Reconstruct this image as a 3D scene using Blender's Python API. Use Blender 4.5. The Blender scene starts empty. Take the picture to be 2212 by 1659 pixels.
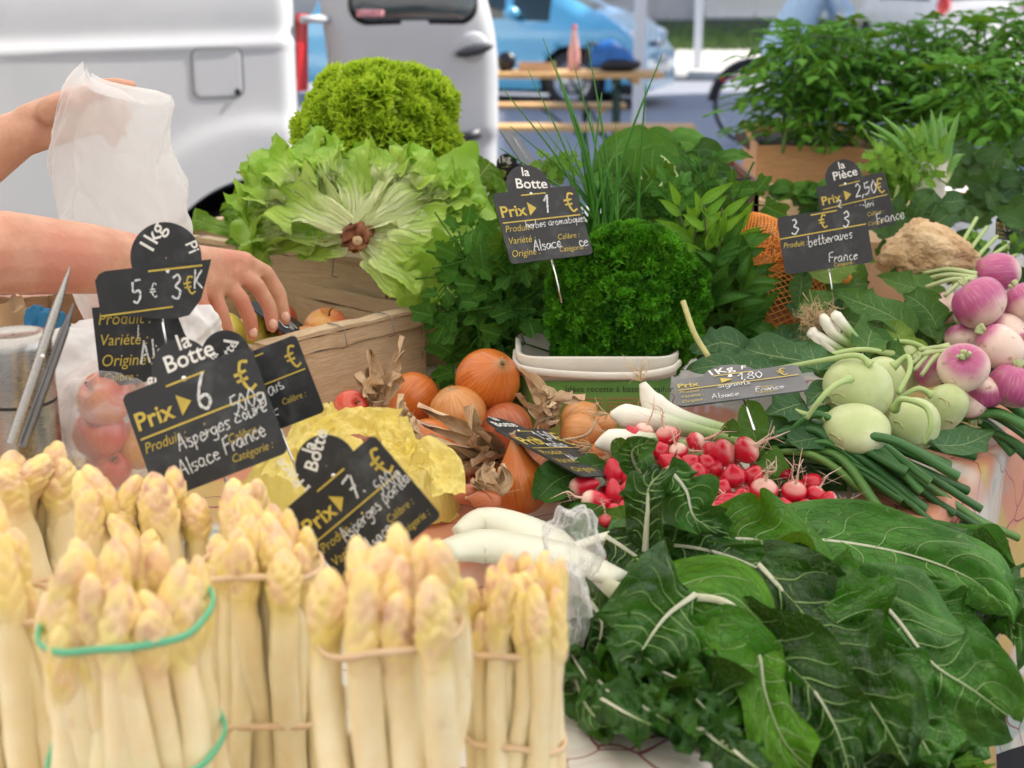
import bpy, math, random
import numpy as np
from mathutils import Vector, Matrix, Quaternion

C = bpy.context.scene.collection
sc = bpy.context.scene
R = math.radians

# ------------------------------------------------------------------ camera
CAM_H, PITCH, F = 1.45, R(16.2), 3039.0          # F: focal length for a 2212 px wide frame
cam = bpy.data.cameras.new('camera'); camo = bpy.data.objects.new('camera', cam); C.objects.link(camo)
camo.location = (0, 0, CAM_H); camo.rotation_euler = (R(90) - PITCH, 0, 0)
cam.lens = 36 * F / 2212; cam.sensor_width = 36; cam.clip_start = 0.05; cam.clip_end = 400
cam.dof.use_dof = True; cam.dof.focus_distance = 1.56; cam.dof.aperture_fstop = 6.2
cam.dof.aperture_blades = 9
sc.camera = camo
# ------------------------------------------------------------------ world and sun
SUN_EL, SUN_AZ = R(46), math.atan2(0.93, 0.36)      # azimuth measured from +Y towards +X
w = bpy.data.worlds.new("World"); sc.world = w; w.use_nodes = True
nt = w.node_tree; bg = nt.nodes['Background']
sky = nt.nodes.new('ShaderNodeTexSky'); sky.sky_type = 'NISHITA'; sky.sun_disc = False
sky.sun_elevation = SUN_EL; sky.sun_rotation = SUN_AZ; sky.air_density = 0.9; sky.dust_density = 1.4; sky.ozone_density = 0.8
nt.links.new(sky.outputs[0], bg.inputs[0]); bg.inputs[1].default_value = 0.14
sd = Vector((math.sin(SUN_AZ) * math.cos(SUN_EL), math.cos(SUN_AZ) * math.cos(SUN_EL), math.sin(SUN_EL)))
sl = bpy.data.lights.new('sun', 'SUN'); sl.energy = 4.9; sl.angle = R(0.6); sl.color = (1, 0.94, 0.85)
so = bpy.data.objects.new('sun', sl); C.objects.link(so); so.rotation_euler = sd.to_track_quat('Z', 'Y').to_euler()
so.location = (8, 8, 20)
sc.view_settings.view_transform = 'Standard'; sc.view_settings.look = 'None'
sc.view_settings.gamma = 1; sc.view_settings.exposure = 1.05; sc.view_settings.use_curve_mapping = False
sc.render.engine = 'CYCLES'
cy = sc.cycles
cy.use_denoising = True; cy.use_adaptive_sampling = True; cy.adaptive_threshold = 0.015
cy.max_bounces = 7; cy.diffuse_bounces = 4; cy.glossy_bounces = 3; cy.transmission_bounces = 5; cy.transparent_max_bounces = 10
cy.caustics_reflective = False; cy.caustics_refractive = False; cy.sample_clamp_indirect = 6
sc.render.film_transparent = False

# ------------------------------------------------------------------ picture ray -> place in the world
CP, SP = math.cos(PITCH), math.sin(PITCH)
def _dir(u, v):
    a = (u - 1106) / F; b = (829.5 - v) / F
    return np.array([a, CP + b * SP, -SP + b * CP])
def P(u, v, d):
    k = _dir(u, v); return np.array([0, 0, CAM_H]) + k * (d / k[1])
def PZ(u, v, z):
    k = _dir(u, v); return np.array([0, 0, CAM_H]) + k * ((z - CAM_H) / k[2])
def mpp(v, d):                                    # metres per picture unit at depth d
    return d / _dir(0, v)[1] / F

T = 0.88                                          # height of the stall board

# ------------------------------------------------------------------ mesh helpers
rng = np.random.default_rng(7); random.seed(7)
def nrm(a):
    a = np.asarray(a, float); n = np.linalg.norm(a, axis=-1, keepdims=True); return a / np.maximum(n, 1e-9)
def fnoise(x, y, z=0.0, s=0):                    # cheap smooth noise, about -1..1
    r = np.random.default_rng(1000 + s); o = 0
    for k in range(6):
        a = r.normal(size=3); a = a / np.linalg.norm(a) * (0.7 + 0.9 * r.random()); ph = r.random() * 6.28
        o = o + np.sin((a[0] * x + a[1] * y + a[2] * z) * 1.0 + ph + 0.9 * np.sin((a[1] * x - a[0] * y + a[2] * z) * 1.3 + ph * 2))
    return o / 3.0
def crom(pts, n):
    p = np.asarray(pts, float)
    if len(p) < 3:
        t = np.linspace(0, 1, n)[:, None]; return p[0] * (1 - t) + p[-1] * t
    q = np.vstack([2 * p[0] - p[1], p, 2 * p[-1] - p[-2]]); m = len(p) - 1
    t = np.linspace(0, m, n); i = np.minimum(t.astype(int), m - 1); f = (t - i)[:, None]
    a, b, c, d = q[i], q[i + 1], q[i + 2], q[i + 3]
    return 0.5 * (2 * b + (c - a) * f + (2 * a - 5 * b + 4 * c - d) * f ** 2 + (3 * b - a - 3 * c + d) * f ** 3)
def gridF(nr, nc, closed=False, off=0):            # rows x cols vertices
    r = np.arange(nr - 1)[:, None]; c = np.arange(nc if closed else nc - 1)[None, :]; c2 = (c + 1) % nc
    return (np.stack([r * nc + c, r * nc + c2, (r + 1) * nc + c2, (r + 1) * nc + c], -1).reshape(-1, 4) + off)

class MB:
    def __init__(s): s.V = []; s.Fq = []; s.Ft = []; s.UV = []; s.n = 0
    def add(s, V, Fq=None, Ft=None, uv=None):
        V = np.asarray(V, float).reshape(-1, 3)
        s.V.append(V); s.UV.append(np.zeros((len(V), 2)) if uv is None else np.asarray(uv, float).reshape(-1, 2))
        if Fq is not None and len(Fq): s.Fq.append(np.asarray(Fq).reshape(-1, 4) + s.n)
        if Ft is not None and len(Ft): s.Ft.append(np.asarray(Ft).reshape(-1, 3) + s.n)
        s.n += len(V); return s
    def join(s, o, M=None, off=(0, 0, 0)):
        V = np.vstack(o.V)
        if M is not None: V = V @ np.asarray(M).T
        V = V + np.asarray(off)
        s.V.append(V); s.UV.append(np.vstack(o.UV))
        for q in o.Fq: s.Fq.append(q + s.n)
        for q in o.Ft: s.Ft.append(q + s.n)
        s.n += len(V); return s
    def verts(s): return np.vstack(s.V)
    def grid(s, G, closed=False, uv=None):
        nr, nc = G.shape[:2]
        if uv is None:
            a, b = np.meshgrid(np.linspace(0, 1, nc), np.linspace(0, 1, nr)); uv = np.stack([a, b], -1)
        return s.add(G.reshape(-1, 3), gridF(nr, nc, closed), uv=uv.reshape(-1, 2))
    def box(s, c, sx, M=None):
        v = np.array([[x, y, z] for x in (-.5, .5) for y in (-.5, .5) for z in (-.5, .5)]) * np.asarray(sx)
        if M is not None: v = v @ np.asarray(M).T
        f = [[0, 1, 3, 2], [4, 6, 7, 5], [0, 4, 5, 1], [2, 3, 7, 6], [0, 2, 6, 4], [1, 5, 7, 3]]
        return s.add(v + np.asarray(c), f)
    def tube(s, pts, rad, k=8, cap=True, flat=1.0, up=None):
        p = np.asarray(pts, float); n = len(p); rad = np.broadcast_to(np.asarray(rad, float), (n,))
        t = nrm(np.gradient(p, axis=0)); a = np.array(up if up is not None else [0, 0, 1.0])
        if abs(np.dot(a, t[0])) > .95: a = np.array([1.0, 0, 0])
        A = np.zeros((n, 3)); B = np.zeros((n, 3)); x = a
        for i in range(n):
            x = x - np.dot(x, t[i]) * t[i]; x = x / max(np.linalg.norm(x), 1e-9); A[i] = x; B[i] = np.cross(t[i], x)
        th = np.linspace(0, 2 * np.pi, k, endpoint=False)
        G = p[:, None] + rad[:, None, None] * (np.cos(th)[None, :, None] * A[:, None] * flat + np.sin(th)[None, :, None] * B[:, None])
        uu, vv = np.meshgrid(np.linspace(0, 1, k), np.linspace(0, 1, n))
        base = s.n; s.add(G.reshape(-1, 3), gridF(n, k, True), uv=np.stack([uu, vv], -1).reshape(-1, 2))
        if cap:
            for e, row in ((0, 0), (n - 1, n - 1)):
                c = s.n; s.V.append(p[e][None]); s.UV.append(np.array([[.5, e / (n - 1)]])); s.n += 1
                j = np.arange(k); a0 = base + row * k + j; b0 = base + row * k + (j + 1) % k
                s.Ft.append(np.stack([b0, a0, np.full(k, c)], -1) if e == 0 else np.stack([a0, b0, np.full(k, c)], -1))
        return s
    def ball(s, c, r, nu=12, nv=8, M=None):
        th = np.linspace(0, 2 * np.pi, nu, endpoint=False); ph = np.linspace(0.001, np.pi - .001, nv)
        G = np.stack([np.sin(ph)[:, None] * np.cos(th), np.sin(ph)[:, None] * np.sin(th), -np.cos(ph)[:, None] * np.ones(nu)], -1) * np.asarray(r)
        if M is not None: G = G @ np.asarray(M).T
        return s.grid(G + np.asarray(c), True)
    def cone(s, a, b, ra, rb, k=14):                 # closed round cone between two balls
        a = np.asarray(a, float); b = np.asarray(b, float)
        s.ball(a, ra * 1.0, k, 8); s.ball(b, rb * 1.0, k, 8); s.tube([a, (a + b) / 2, b], [ra, (ra + rb) / 2, rb], k)
    def lathe(s, prof, n=32, c=(0, 0, 0), M=None):
        pr = np.asarray(prof, float); th = np.linspace(0, 2 * np.pi, n, endpoint=False)
        G = np.stack([pr[:, 0][:, None] * np.cos(th), pr[:, 0][:, None] * np.sin(th), pr[:, 1][:, None] * np.ones(n)], -1)
        if M is not None: G = G @ np.asarray(M).T
        return s.grid(G + np.asarray(c), True)
    def mesh(s, name, mat, smooth=True):
        V = np.vstack(s.V); me = bpy.data.meshes.new(name)
        fq = np.vstack(s.Fq) if s.Fq else np.zeros((0, 4), int); ft = np.vstack(s.Ft) if s.Ft else np.zeros((0, 3), int)
        loops = np.concatenate([fq.ravel(), ft.ravel()]).astype(np.int32)
        me.vertices.add(len(V)); me.vertices.foreach_set('co', V.ravel().astype(np.float32))
        me.loops.add(len(loops)); me.loops.foreach_set('vertex_index', loops)
        tot = np.concatenate([np.full(len(fq), 4), np.full(len(ft), 3)]).astype(np.int32)
        st = np.concatenate([[0], np.cumsum(tot)[:-1]]).astype(np.int32)
        me.polygons.add(len(tot)); me.polygons.foreach_set('loop_start', st)
        try: me.polygons.foreach_set('loop_total', tot)
        except Exception: pass
        me.polygons.foreach_set('use_smooth', np.full(len(tot), smooth))
        UV = np.vstack(s.UV); l = me.uv_layers.new(name='UVMap'); l.data.foreach_set('uv', UV[loops].ravel().astype(np.float32))
        me.update(calc_edges=True); me.validate()
        if mat is not None: me.materials.append(mat)
        return me

def tag(o, label=None, cat=None, group=None, kind=None):
    if label: o['label'] = label
    if cat: o['category'] = cat
    if group: o['group'] = group
    if kind: o['kind'] = kind
    return o
def empty(name, loc, label=None, cat=None, group=None, kind=None):
    o = bpy.data.objects.new(name, None); o.empty_display_size = .05; C.objects.link(o); o.location = tuple(loc)
    o['_l'] = [float(x) for x in loc]
    return tag(o, label, cat, group, kind)
def wloc(o):
    return np.array(o['_l']) if o is not None else np.zeros(3)
def obj(name, mb, mat, parent=None, smooth=True, origin=None):   # vertices authored in world coordinates
    V = mb.verts(); lo, hi = V.min(0), V.max(0)
    org = np.array([(lo[0] + hi[0]) / 2, (lo[1] + hi[1]) / 2, lo[2]]) if origin is None else np.asarray(origin, float)
    mb.V = [V - org]
    me = mb.mesh(name, mat, smooth); o = bpy.data.objects.new(name, me); C.objects.link(o)
    o['_l'] = [float(x) for x in org]
    if parent is not None: o.parent = parent
    o.location = tuple(org - wloc(parent))
    return o
def inst(name, me, parent, loc, rot=None, scale=1.0):       # shared mesh; loc in world coordinates (parent unrotated)
    o = bpy.data.objects.new(name, me); C.objects.link(o)
    if parent is not None: o.parent = parent
    o.location = tuple(np.asarray(loc, float) - wloc(parent)); o['_l'] = [float(x) for x in loc]
    if rot is not None:
        o.rotation_mode = 'QUATERNION'; o.rotation_quaternion = rot
    o.scale = (scale,) * 3 if np.isscalar(scale) else scale
    return o
def frameM(x, y=None, z=None):                          # columns
    return np.stack([x, y, z], 1)
def basis(zdir, xhint=(1, 0, 0)):
    z = nrm(zdir); x = np.asarray(xhint, float); x = x - np.dot(x, z) * z
    if np.linalg.norm(x) < 1e-4: x = np.array([0, 1.0, 0]) - z[1] * z
    x = nrm(x); return np.stack([x, np.cross(z, x), z], 1)
def quat(M): return Matrix([list(r) for r in np.asarray(M)]).to_quaternion()
def rotz(a): c, s = math.cos(a), math.sin(a); return np.array([[c, -s, 0], [s, c, 0], [0, 0, 1.0]])
def rotx(a): c, s = math.cos(a), math.sin(a); return np.array([[1.0, 0, 0], [0, c, -s], [0, s, c]])
def roty(a): c, s = math.cos(a), math.sin(a); return np.array([[c, 0, s], [0, 1.0, 0], [-s, 0, c]])
def bake(o, mods):                                      # evaluate modifiers into a plain mesh
    for kind, kw in mods:
        m = o.modifiers.new(kind.lower(), kind)
        for k, v in kw.items(): setattr(m, k, v)
    dg = bpy.context.evaluated_depsgraph_get(); me = bpy.data.meshes.new_from_object(o.evaluated_get(dg))
    o.modifiers.clear(); old = o.data; o.data = me
    if not me.materials and old.materials: me.materials.append(old.materials[0])
    me.polygons.foreach_set('use_smooth', np.ones(len(me.polygons), bool)); me.update()
    return o

# ------------------------------------------------------------------ materials
class Mat:
    def __init__(s, name, rough=.5, spec=.5, sss=0, sssr=(1, .5, .3), coat=0, metal=0):
        s.m = bpy.data.materials.new(name); s.m.use_nodes = True; s.t = s.m.node_tree; s.b = s.t.nodes['Principled BSDF']
        s.out = s.t.nodes['Material Output']
        s.set('Roughness', rough); s.set('Specular IOR Level', spec); s.set('Metallic', metal); s.set('Coat Weight', coat)
        if sss: s.set('Subsurface Weight', sss); s.set('Subsurface Radius', sssr); s.set('Subsurface Scale', .01)
    def set(s, k, v):
        i = s.b.inputs[k]
        if hasattr(v, 'links') or isinstance(v, bpy.types.NodeSocket): s.t.links.new(v, i)
        else: i.default_value = (tuple(v) + (1,))[:4] if (hasattr(v, '__len__') and len(i.default_value) == 4) else v
        return s
    def n(s, ty, **kw):
        n = s.t.nodes.new(ty)
        for k, v in kw.items(): setattr(n, k, v)
        return n
    def put(s, sock, v):
        if isinstance(v, bpy.types.NodeSocket): s.t.links.new(v, sock)
        elif hasattr(v, '__len__') and hasattr(sock.default_value, '__len__') and len(sock.default_value) == 4: sock.default_value = (tuple(v) + (1,))[:4]
        else: sock.default_value = v
    def co(s, kind='Object', scale=None):
        c = s.n('ShaderNodeTexCoord').outputs[kind]
        if scale is not None:
            m = s.n('ShaderNodeMapping'); s.put(m.inputs[0], c); m.inputs['Scale'].default_value = scale if hasattr(scale, '__len__') else (scale,) * 3; c = m.outputs[0]
        return c
    def noise(s, scale, detail=4, rough=.55, co=None, dist=0):
        n = s.n('ShaderNodeTexNoise'); n.inputs['Scale'].default_value = scale; n.inputs['Detail'].default_value = detail
        n.inputs['Roughness'].default_value = rough; n.inputs['Distortion'].default_value = dist
        s.put(n.inputs['Vector'], co if co is not None else s.co()); return n.outputs[0]
    def math(s, op, a, b=None, c=None, clamp=False):
        n = s.n('ShaderNodeMath', operation=op, use_clamp=clamp); s.put(n.inputs[0], a)
        if b is not None: s.put(n.inputs[1], b)
        if c is not None: s.put(n.inputs[2], c)
        return n.outputs[0]
    def rng(s, v, a, b, c=0.0, d=1.0):
        n = s.n('ShaderNodeMapRange', interpolation_type='SMOOTHSTEP'); s.put(n.inputs[0], v)
        for i, x in enumerate((a, b, c, d)): s.put(n.inputs[i + 1], x)
        return n.outputs[0]
    def ramp(s, fac, stops, interp='LINEAR'):
        n = s.n('ShaderNodeValToRGB'); r = n.color_ramp; r.interpolation = interp
        while len(r.elements) < len(stops): r.elements.new(.5)
        for e, (p, c) in zip(r.elements, stops): e.position = p; e.color = (tuple(c) + (1,))[:4]
        s.put(n.inputs[0], fac); return n.outputs[0]
    def mix(s, f, a, b, mode='MIX'):
        n = s.n('ShaderNodeMix', data_type='RGBA', blend_type=mode); s.put(n.inputs[0], f); s.put(n.inputs[6], a); s.put(n.inputs[7], b)
        return n.outputs[2]
    def bump(s, h, strength=.4, dist=.002):
        n = s.n('ShaderNodeBump'); n.inputs['Strength'].default_value = strength; n.inputs['Distance'].default_value = dist
        s.put(n.inputs['Height'], h); s.t.links.new(n.outputs[0], s.b.inputs['Normal']); return n.outputs[0]
    def sep(s, c):
        n = s.n('ShaderNodeSeparateXYZ'); s.put(n.inputs[0], c); return n.outputs
    def rand(s): return s.n('ShaderNodeObjectInfo').outputs['Random']
    def transl(s, col, w=.3, normal=None):            # add translucency
        t = s.n('ShaderNodeBsdfTranslucent'); s.put(t.inputs[0], col)
        m = s.n('ShaderNodeMixShader'); m.inputs[0].default_value = w
        s.t.links.new(s.b.outputs[0], m.inputs[1]); s.t.links.new(t.outputs[0], m.inputs[2]); s.t.links.new(m.outputs[0], s.out.inputs[0]); return m
    def done(s): return s.m
def simple(name, col, rough=.5, var=.12, scale=20, spec=.5, metal=0, coat=0, bump=0, sss=0, emis=None):
    m = Mat(name, rough, spec, metal=metal, coat=coat, sss=sss)
    n = m.noise(scale, 5); c = np.asarray(col, float)
    m.set('Base Color', m.ramp(n, [(.3, c * (1 - var)), (.7, np.minimum(c * (1 + var), 1))]))
    if bump: m.bump(m.noise(scale * 3, 5), bump, .002)
    return m.done()
def shift(c, f): return tuple(min(1, max(0, x * f)) for x in c)

def leafmat(name, dark, light, vein, nv=7, slope=1.0, rib=.035, veinw=.05, rough=.42, transl=.22, yellow=None, ybase=None, spot=None, bscale=60, bs=.5):
    """leaf with midrib and side veins from its own UV: u across, v along"""
    m = Mat(name, rough, .22)
    uv = m.sep(m.co('UV')); u, v = uv[0], uv[1]
    x = m.math('ABSOLUTE', m.math('SUBTRACT', m.math('MULTIPLY', u, 2.0), 1.0))
    wob = m.noise(4.0, 3, co=m.co('UV'))
    s = m.math('ADD', m.math('SUBTRACT', m.math('MULTIPLY', v, float(nv)), m.math('MULTIPLY', x, slope)), m.math('MULTIPLY', wob, 1.2))
    s = m.math('ADD', s, m.math('MULTIPLY', m.math('GREATER_THAN', u, .5), .43))
    f = m.math('ABSOLUTE', m.math('SUBTRACT', m.math('FRACT', s), .5))
    vm = m.math('MULTIPLY', m.rng(f, .5 - veinw, .5), m.rng(x, 1.0, .25, .15, 1.0))
    rm = m.rng(x, rib, rib * .4)
    fine = m.n('ShaderNodeTexVoronoi', feature='DISTANCE_TO_EDGE'); fine.inputs['Scale'].default_value = 18; m.put(fine.inputs['Vector'], m.co('UV', (1.0, 1.6, 1)))
    fm = m.rng(fine.outputs[0], .06, .0)
    veins = m.math('MAXIMUM', m.math('MAXIMUM', vm, rm), m.math('MULTIPLY', fm, .35))
    n1 = m.noise(bscale * .35, 4); n2 = m.noise(bscale * 2, 3)
    tone = m.math('ADD', m.math('MULTIPLY', n1, .8), m.math('MULTIPLY', m.rand(), .3))
    col = m.mix(m.rng(tone, .3, .85), dark, light)
    if ybase is not None: col = m.mix(m.rng(v, ybase[1], ybase[2]), ybase[0], col)
    if yellow is not None: col = m.mix(m.math('MULTIPLY', m.rng(m.noise(7, 3), .58, .78), yellow[1]), col, yellow[0])
    if spot is not None: col = m.mix(m.rng(m.noise(130, 2), .68, .74), col, spot)
    col = m.mix(m.math('MULTIPLY', veins, .8), col, vein)
    m.set('Base Color', col)
    m.set('Roughness', m.rng(n2, .2, .8, rough - .1, rough + .15))
    m.bump(m.math('ADD', m.math('MULTIPLY', veins, -.7), m.math('ADD', m.math('MULTIPLY', n2, .35), m.math('MULTIPLY', n1, .6))), bs, .004)
    m.transl(m.mix(.5, col, (0.35, .55, .03)), transl)
    return m.done()
def woodmat(name, a, b, sc=1.0, axis=(1, 14, 14), dirt=.35):
    m = Mat(name, .68, .3)
    co = m.co('UV', (7 * sc, 90 * sc, 1))
    n = m.noise(3, 8, .65, co, 1.2); n2 = m.noise(14, 3); 
    ring = m.noise(9, 4, .6, co)
    col = m.mix(m.rng(n, .35, .68), a, b); col = m.mix(m.math('MULTIPLY', m.rng(ring, .55, .75), dirt), col, shift(a, .45))
    col = m.mix(m.math('MULTIPLY', m.rng(n2, .5, .8), .3), col, shift(b, .6)); col = m.mix(m.math('MULTIPLY', m.rand(), .3), col, shift(a, .7))
    m.set('Base Color', col); m.bump(n, .5, .0012); return m.done()
# ================================================================== SETTING
def sheet(name, poly, z, mat, kind='structure'):
    mb = MB(); v = np.array([[x, y, z] for x, y in poly], float)
    mb.add(v, [[0, 1, 2, 3]]); o = obj(name, mb, mat, smooth=False, origin=(0, 0, z)); o['kind'] = kind; return o
m = Mat('asphalt', .8, .3)
n = m.noise(90, 6, .7); n2 = m.noise(.5, 4)
m.set('Base Color', m.mix(m.rng(n2, .3, .7, 0, .5), m.ramp(n, [(.3, (.036, .037, .042)), (.7, (.085, .086, .092))]), (.07, .07, .078)))
m.bump(n, .8, .004); ASPH = m.done()
m = Mat('road asphalt', .62, .45)
n = m.noise(60, 6, .7); n2 = m.noise(.35, 5, dist=.6)
m.set('Base Color', m.mix(m.rng(n2, .35, .7, 0, .8), m.ramp(n, [(.3, (.22, .23, .26)), (.7, (.31, .32, .36))]), (.20, .21, .24)))
m.bump(n, .5, .004); ROAD = m.done()
sheet('ground', [(-120, -60), (120, -60), (120, 160), (-120, 160)], 0, ASPH)
sheet('road', [(-60, 7.0), (60, 7.0), (60, 20.6), (-60, 20.6)], .004, ROAD)
# paving slabs of the market place under the stall (joints recessed)
m = Mat('dark paving', .75, .3)
n = m.noise(120, 5, .7); m.set('Base Color', m.mix(m.math('MULTIPLY', m.rand(), .5), m.ramp(n, [(.3, (.028, .028, .034)), (.7, (.06, .06, .068))]), (.05, .05, .055))); m.bump(n, .6, .003)
PAVE = m.done()
slab = MB(); b = .008
for (z, s0) in ((0, .5), (.03, .5), (.035, .49)): slab.V.append(np.array([[-s0, -s0, z], [s0, -s0, z], [s0, s0, z], [-s0, s0, z]])); slab.UV.append(np.zeros((4, 2)))
slab.n = 12; slab.Fq = [np.array([[i + j, i + (j + 1) % 4, i + 4 + (j + 1) % 4, i + 4 + j] for i in (0, 4) for j in range(4)] + [[8, 9, 10, 11]])]
sm = slab.mesh('paving_slab', PAVE, False)
market = sheet('market_pavement', [(-8, -3), (6, -3), (6, 6.5), (-8, 6.5)], .002, ASPH)
for i in range(-4, 9):
    for j in range(-2, 11):
        a = R(32); x0, y0 = i * .6 * 1.0, j * .6; x = x0 * math.cos(a) - y0 * math.sin(a) + 1.2; y = x0 * math.sin(a) + y0 * math.cos(a) - .3
        if not (-5 < x < 5 and -1.5 < y < 6): continue
        inst('paving_slab', sm, market, (x, y, .002 + random.uniform(0, .004)), quat(rotz(a)), (.59, .59, 1))
m = Mat('sunlit paving', .8, .2); n = m.noise(8, 5); m.set('Base Color', m.ramp(n, [(.3, (.42, .41, .38)), (.7, (.55, .53, .49))])); PAV2 = m.done()
mb = MB(); mb.box((0, 24.0, .06), (120, 6.8, .12)); o = obj('pavement', mb, PAV2, smooth=False); o['kind'] = 'structure'
mb = MB()
for k in range(-30, 30): mb.box((k * 1.0, 20.52, .065), (.985, .15, .13))
kb = obj('kerb', mb, simple('kerb stone', (.4, .4, .4), .8)); kb['kind'] = 'structure'
# grass bank in front of the wall: a rough sloping strip with blades
m = Mat('bank soil', .9, .2); n = m.noise(5, 6); m.set('Base Color', m.ramp(n, [(.35, (.05, .055, .05)), (.6, (.09, .10, .075)), (.75, (.1, .14, .05))])); 
xs = np.linspace(-40, 40, 160); ys = np.linspace(0, 1, 10); X, Y = np.meshgrid(xs, ys)
Z = .12 + .42 * Y ** 1.3 + .07 * fnoise(X * 1.6, Y * 6, s=3) * np.sin(Y * np.pi); mb = MB(); mb.grid(np.stack([X, 27.0 + Y * 3.9, Z], -1)); o = obj('grass_bank', mb, m.done()); o['kind'] = 'structure'
mb = MB()
r = np.random.default_rng(5); n = 9000
bx = r.uniform(-14, 16, n); by = 26.6 + r.beta(1.1, 2.2, n) * 4.0; bz = .12 + .42 * np.clip((by - 27) / 3.9, 0, 1) ** 1.3; h = r.uniform(.08, .3, n)
dx = r.normal(0, .08, n); V = np.stack([np.stack([bx - .02, by, bz], -1), np.stack([bx + .02, by, bz], -1), np.stack([bx + dx, by + r.normal(0, .05, n), bz + h], -1)], 1)
mb.add(V.reshape(-1, 3), Ft=np.arange(3 * n).reshape(-1, 3))
g = obj('verge_grass', mb, simple('verge grass', (.12, .2, .05), .7, .4, 3), smooth=False); tag(g, 'green grass along the foot of the wall', 'grass', kind='stuff')
# the wall beyond the road: pale render above a blue grey plinth, older concrete to the left
m = Mat('pale render', .85, .2); n = m.noise(.8, 6); n2 = m.noise(12, 4)
m.set('Base Color', m.mix(m.rng(n, .4, .65, 0, .6), (.78, .76, .70), (.66, .65, .62))); m.bump(n2, .3, .01); REND = m.done()
m = Mat('plinth paint', .8, .2); n = m.noise(1.4, 6); m.set('Base Color', m.ramp(n, [(.35, (.26, .31, .42)), (.65, (.32, .37, .48))])); PLI = m.done()
m = Mat('old concrete', .9, .2); n = m.noise(.9, 7, .6, m.co('Object', (1, 1, .4))); m.set('Base Color', m.ramp(n, [(.3, (.44, .43, .43)), (.5, (.62, .61, .61)), (.7, (.66, .60, .57))])); CON = m.done()
WT = empty('building_wall', (10, 31, 0), 'long pale rendered wall with blue grey plinth beyond the road', 'wall')
mb = MB(); mb.box((21.1, 31.5, 4.4), (34, 1, 7.9)); obj('wall', mb, REND, WT, False)
mb = MB(); mb.box((21.1, 31.44, .22), (34, 1.0, .7)); obj('plinth', mb, PLI, WT, False)
mb = MB(); mb.box((21.1, 31.42, .6), (34, 1.04, .05)); obj('ledge', mb, REND, WT, False)
WC = empty('concrete_wall', (-10, 31, 0), 'stained old grey concrete wall behind the blue car', 'wall')
mb = MB(); mb.box((-14.0, 31.6, 2.0), (35.9, .5, 4)); obj('wall', mb, CON, WC, False)
for k in range(9):
    mb = MB(); mb.box((-30 + k * 4.05, 31.3, 2.05), (.35, .4, 4.1)); obj('pilaster', mb, CON, WC, False)
mb = MB(); mb.box((-14, 31.55, 4.12), (36, .7, .16)); obj('coping', mb, REND, WC, False)
# off frame: houses added for their shade; right blocks sun, the others sky
def house(x0, y0, sx, sy, H, label, face):
    e = empty('shade_house', (x0, y0, 0), label, 'house'); mb = MB(); mb.box((x0, y0, H / 2), (sx, sy, H)); obj('wall', mb, REND, e, False)
    mb = MB(); V = [[-sx / 2 - .4, -sy / 2 - .4, H], [sx / 2 + .4, -sy / 2 - .4, H], [sx / 2 + .4, sy / 2 + .4, H], [-sx / 2 - .4, sy / 2 + .4, H], [0, -sy / 2 + 1, H + 2.2], [0, sy / 2 - 1, H + 2.2]]
    mb.add(np.array(V) + [x0, y0, 0], [[1, 2, 5, 4], [3, 0, 4, 5], [0, 3, 2, 1]], [[0, 1, 4], [2, 3, 5]]); obj('roof', mb, simple('roof tile', (.3, .13, .08), .8, .3, 6), e, False)
    for k in range(4):
        for fl in range(4):
            if face == 'x': c = (x0 - sx / 2 - .02, y0 - sy / 2 + (k + .5) * sy / 4, 2.0 + fl * 3.2); s = (.08, 1.1, 1.6)
            else: c = (x0 - sx / 2 + (k + .5) * sx / 4, y0 + sy / 2 + .02, 2.0 + fl * 3.2); s = (1.1, .08, 1.6)
            mb = MB(); mb.box(c, s); wdw = obj('window', mb, simple('window frame', (.6, .6, .58), .6), e, False)
            mb = MB(); s2 = tuple(q * .8 if q > .1 else .1 for q in s); mb.box(c, s2); obj('pane', mb, simple('window glass', (.05, .07, .09), .1), wdw, False)
house(17.5, 15.8, 12, 12.0, 12.5, 'unseen tall pale house added on the right to shade the street', 'x')
house(-2, -13.5, 30, 8, 13, 'unseen pale house added behind the camera to cut sky light', 'y')
house(-22, 4, 8, 26, 12, 'unseen pale house added on the left to block low sky light', 'z')

# ------------------------------------------------------------------ market awning over the stall
m = Mat('awning cloth', .8, .2); n = m.noise(30, 4); col = m.ramp(n, [(.3, (.80, .76, .68)), (.7, (.87, .83, .75))]); m.set('Base Color', col); m.transl(col, .62); AWN = m.done()
STEEL = simple('white painted steel', (.78, .78, .78), .35, .05)
AW = empty('market_awning', (-.4, 1.5, 0), 'white cloth awning on steel posts above the vegetable stall', 'awning')
X, Y = np.meshgrid(np.linspace(-2.8, 3.1, 40), np.linspace(-1.9, 3.9, 30)); Z = 2.27 - .05 * (np.abs(Y - .8)) - .03 * np.sin((X + 2.8) / 5.9 * np.pi * 3) ** 2
mb = MB(); mb.grid(np.stack([X, Y, Z], -1)); obj('cloth', mb, AWN, AW)
for ax_, (xa, ya), (xb, yb) in ((0, (-2.8, -1.9), (3.1, -1.9)), (0, (3.1, 3.9), (-2.8, 3.9)), (1, (3.1, -1.9), (3.1, 3.9)), (1, (-2.8, 3.9), (-2.8, -1.9))):
    tv = np.linspace(0, 1, 60); Gv = np.array([[(xa + (xb - xa) * q, ya + (yb - ya) * q, zq - (.03 * abs(math.sin(q * 40)) if zq < 2 else 0)) for q in tv] for zq in (2.1, 1.86)]); mb = MB(); mb.grid(Gv); obj('shade_valance', mb, AWN, AW)  # hanging skirts added out of view to cut side light on the stall
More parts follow.
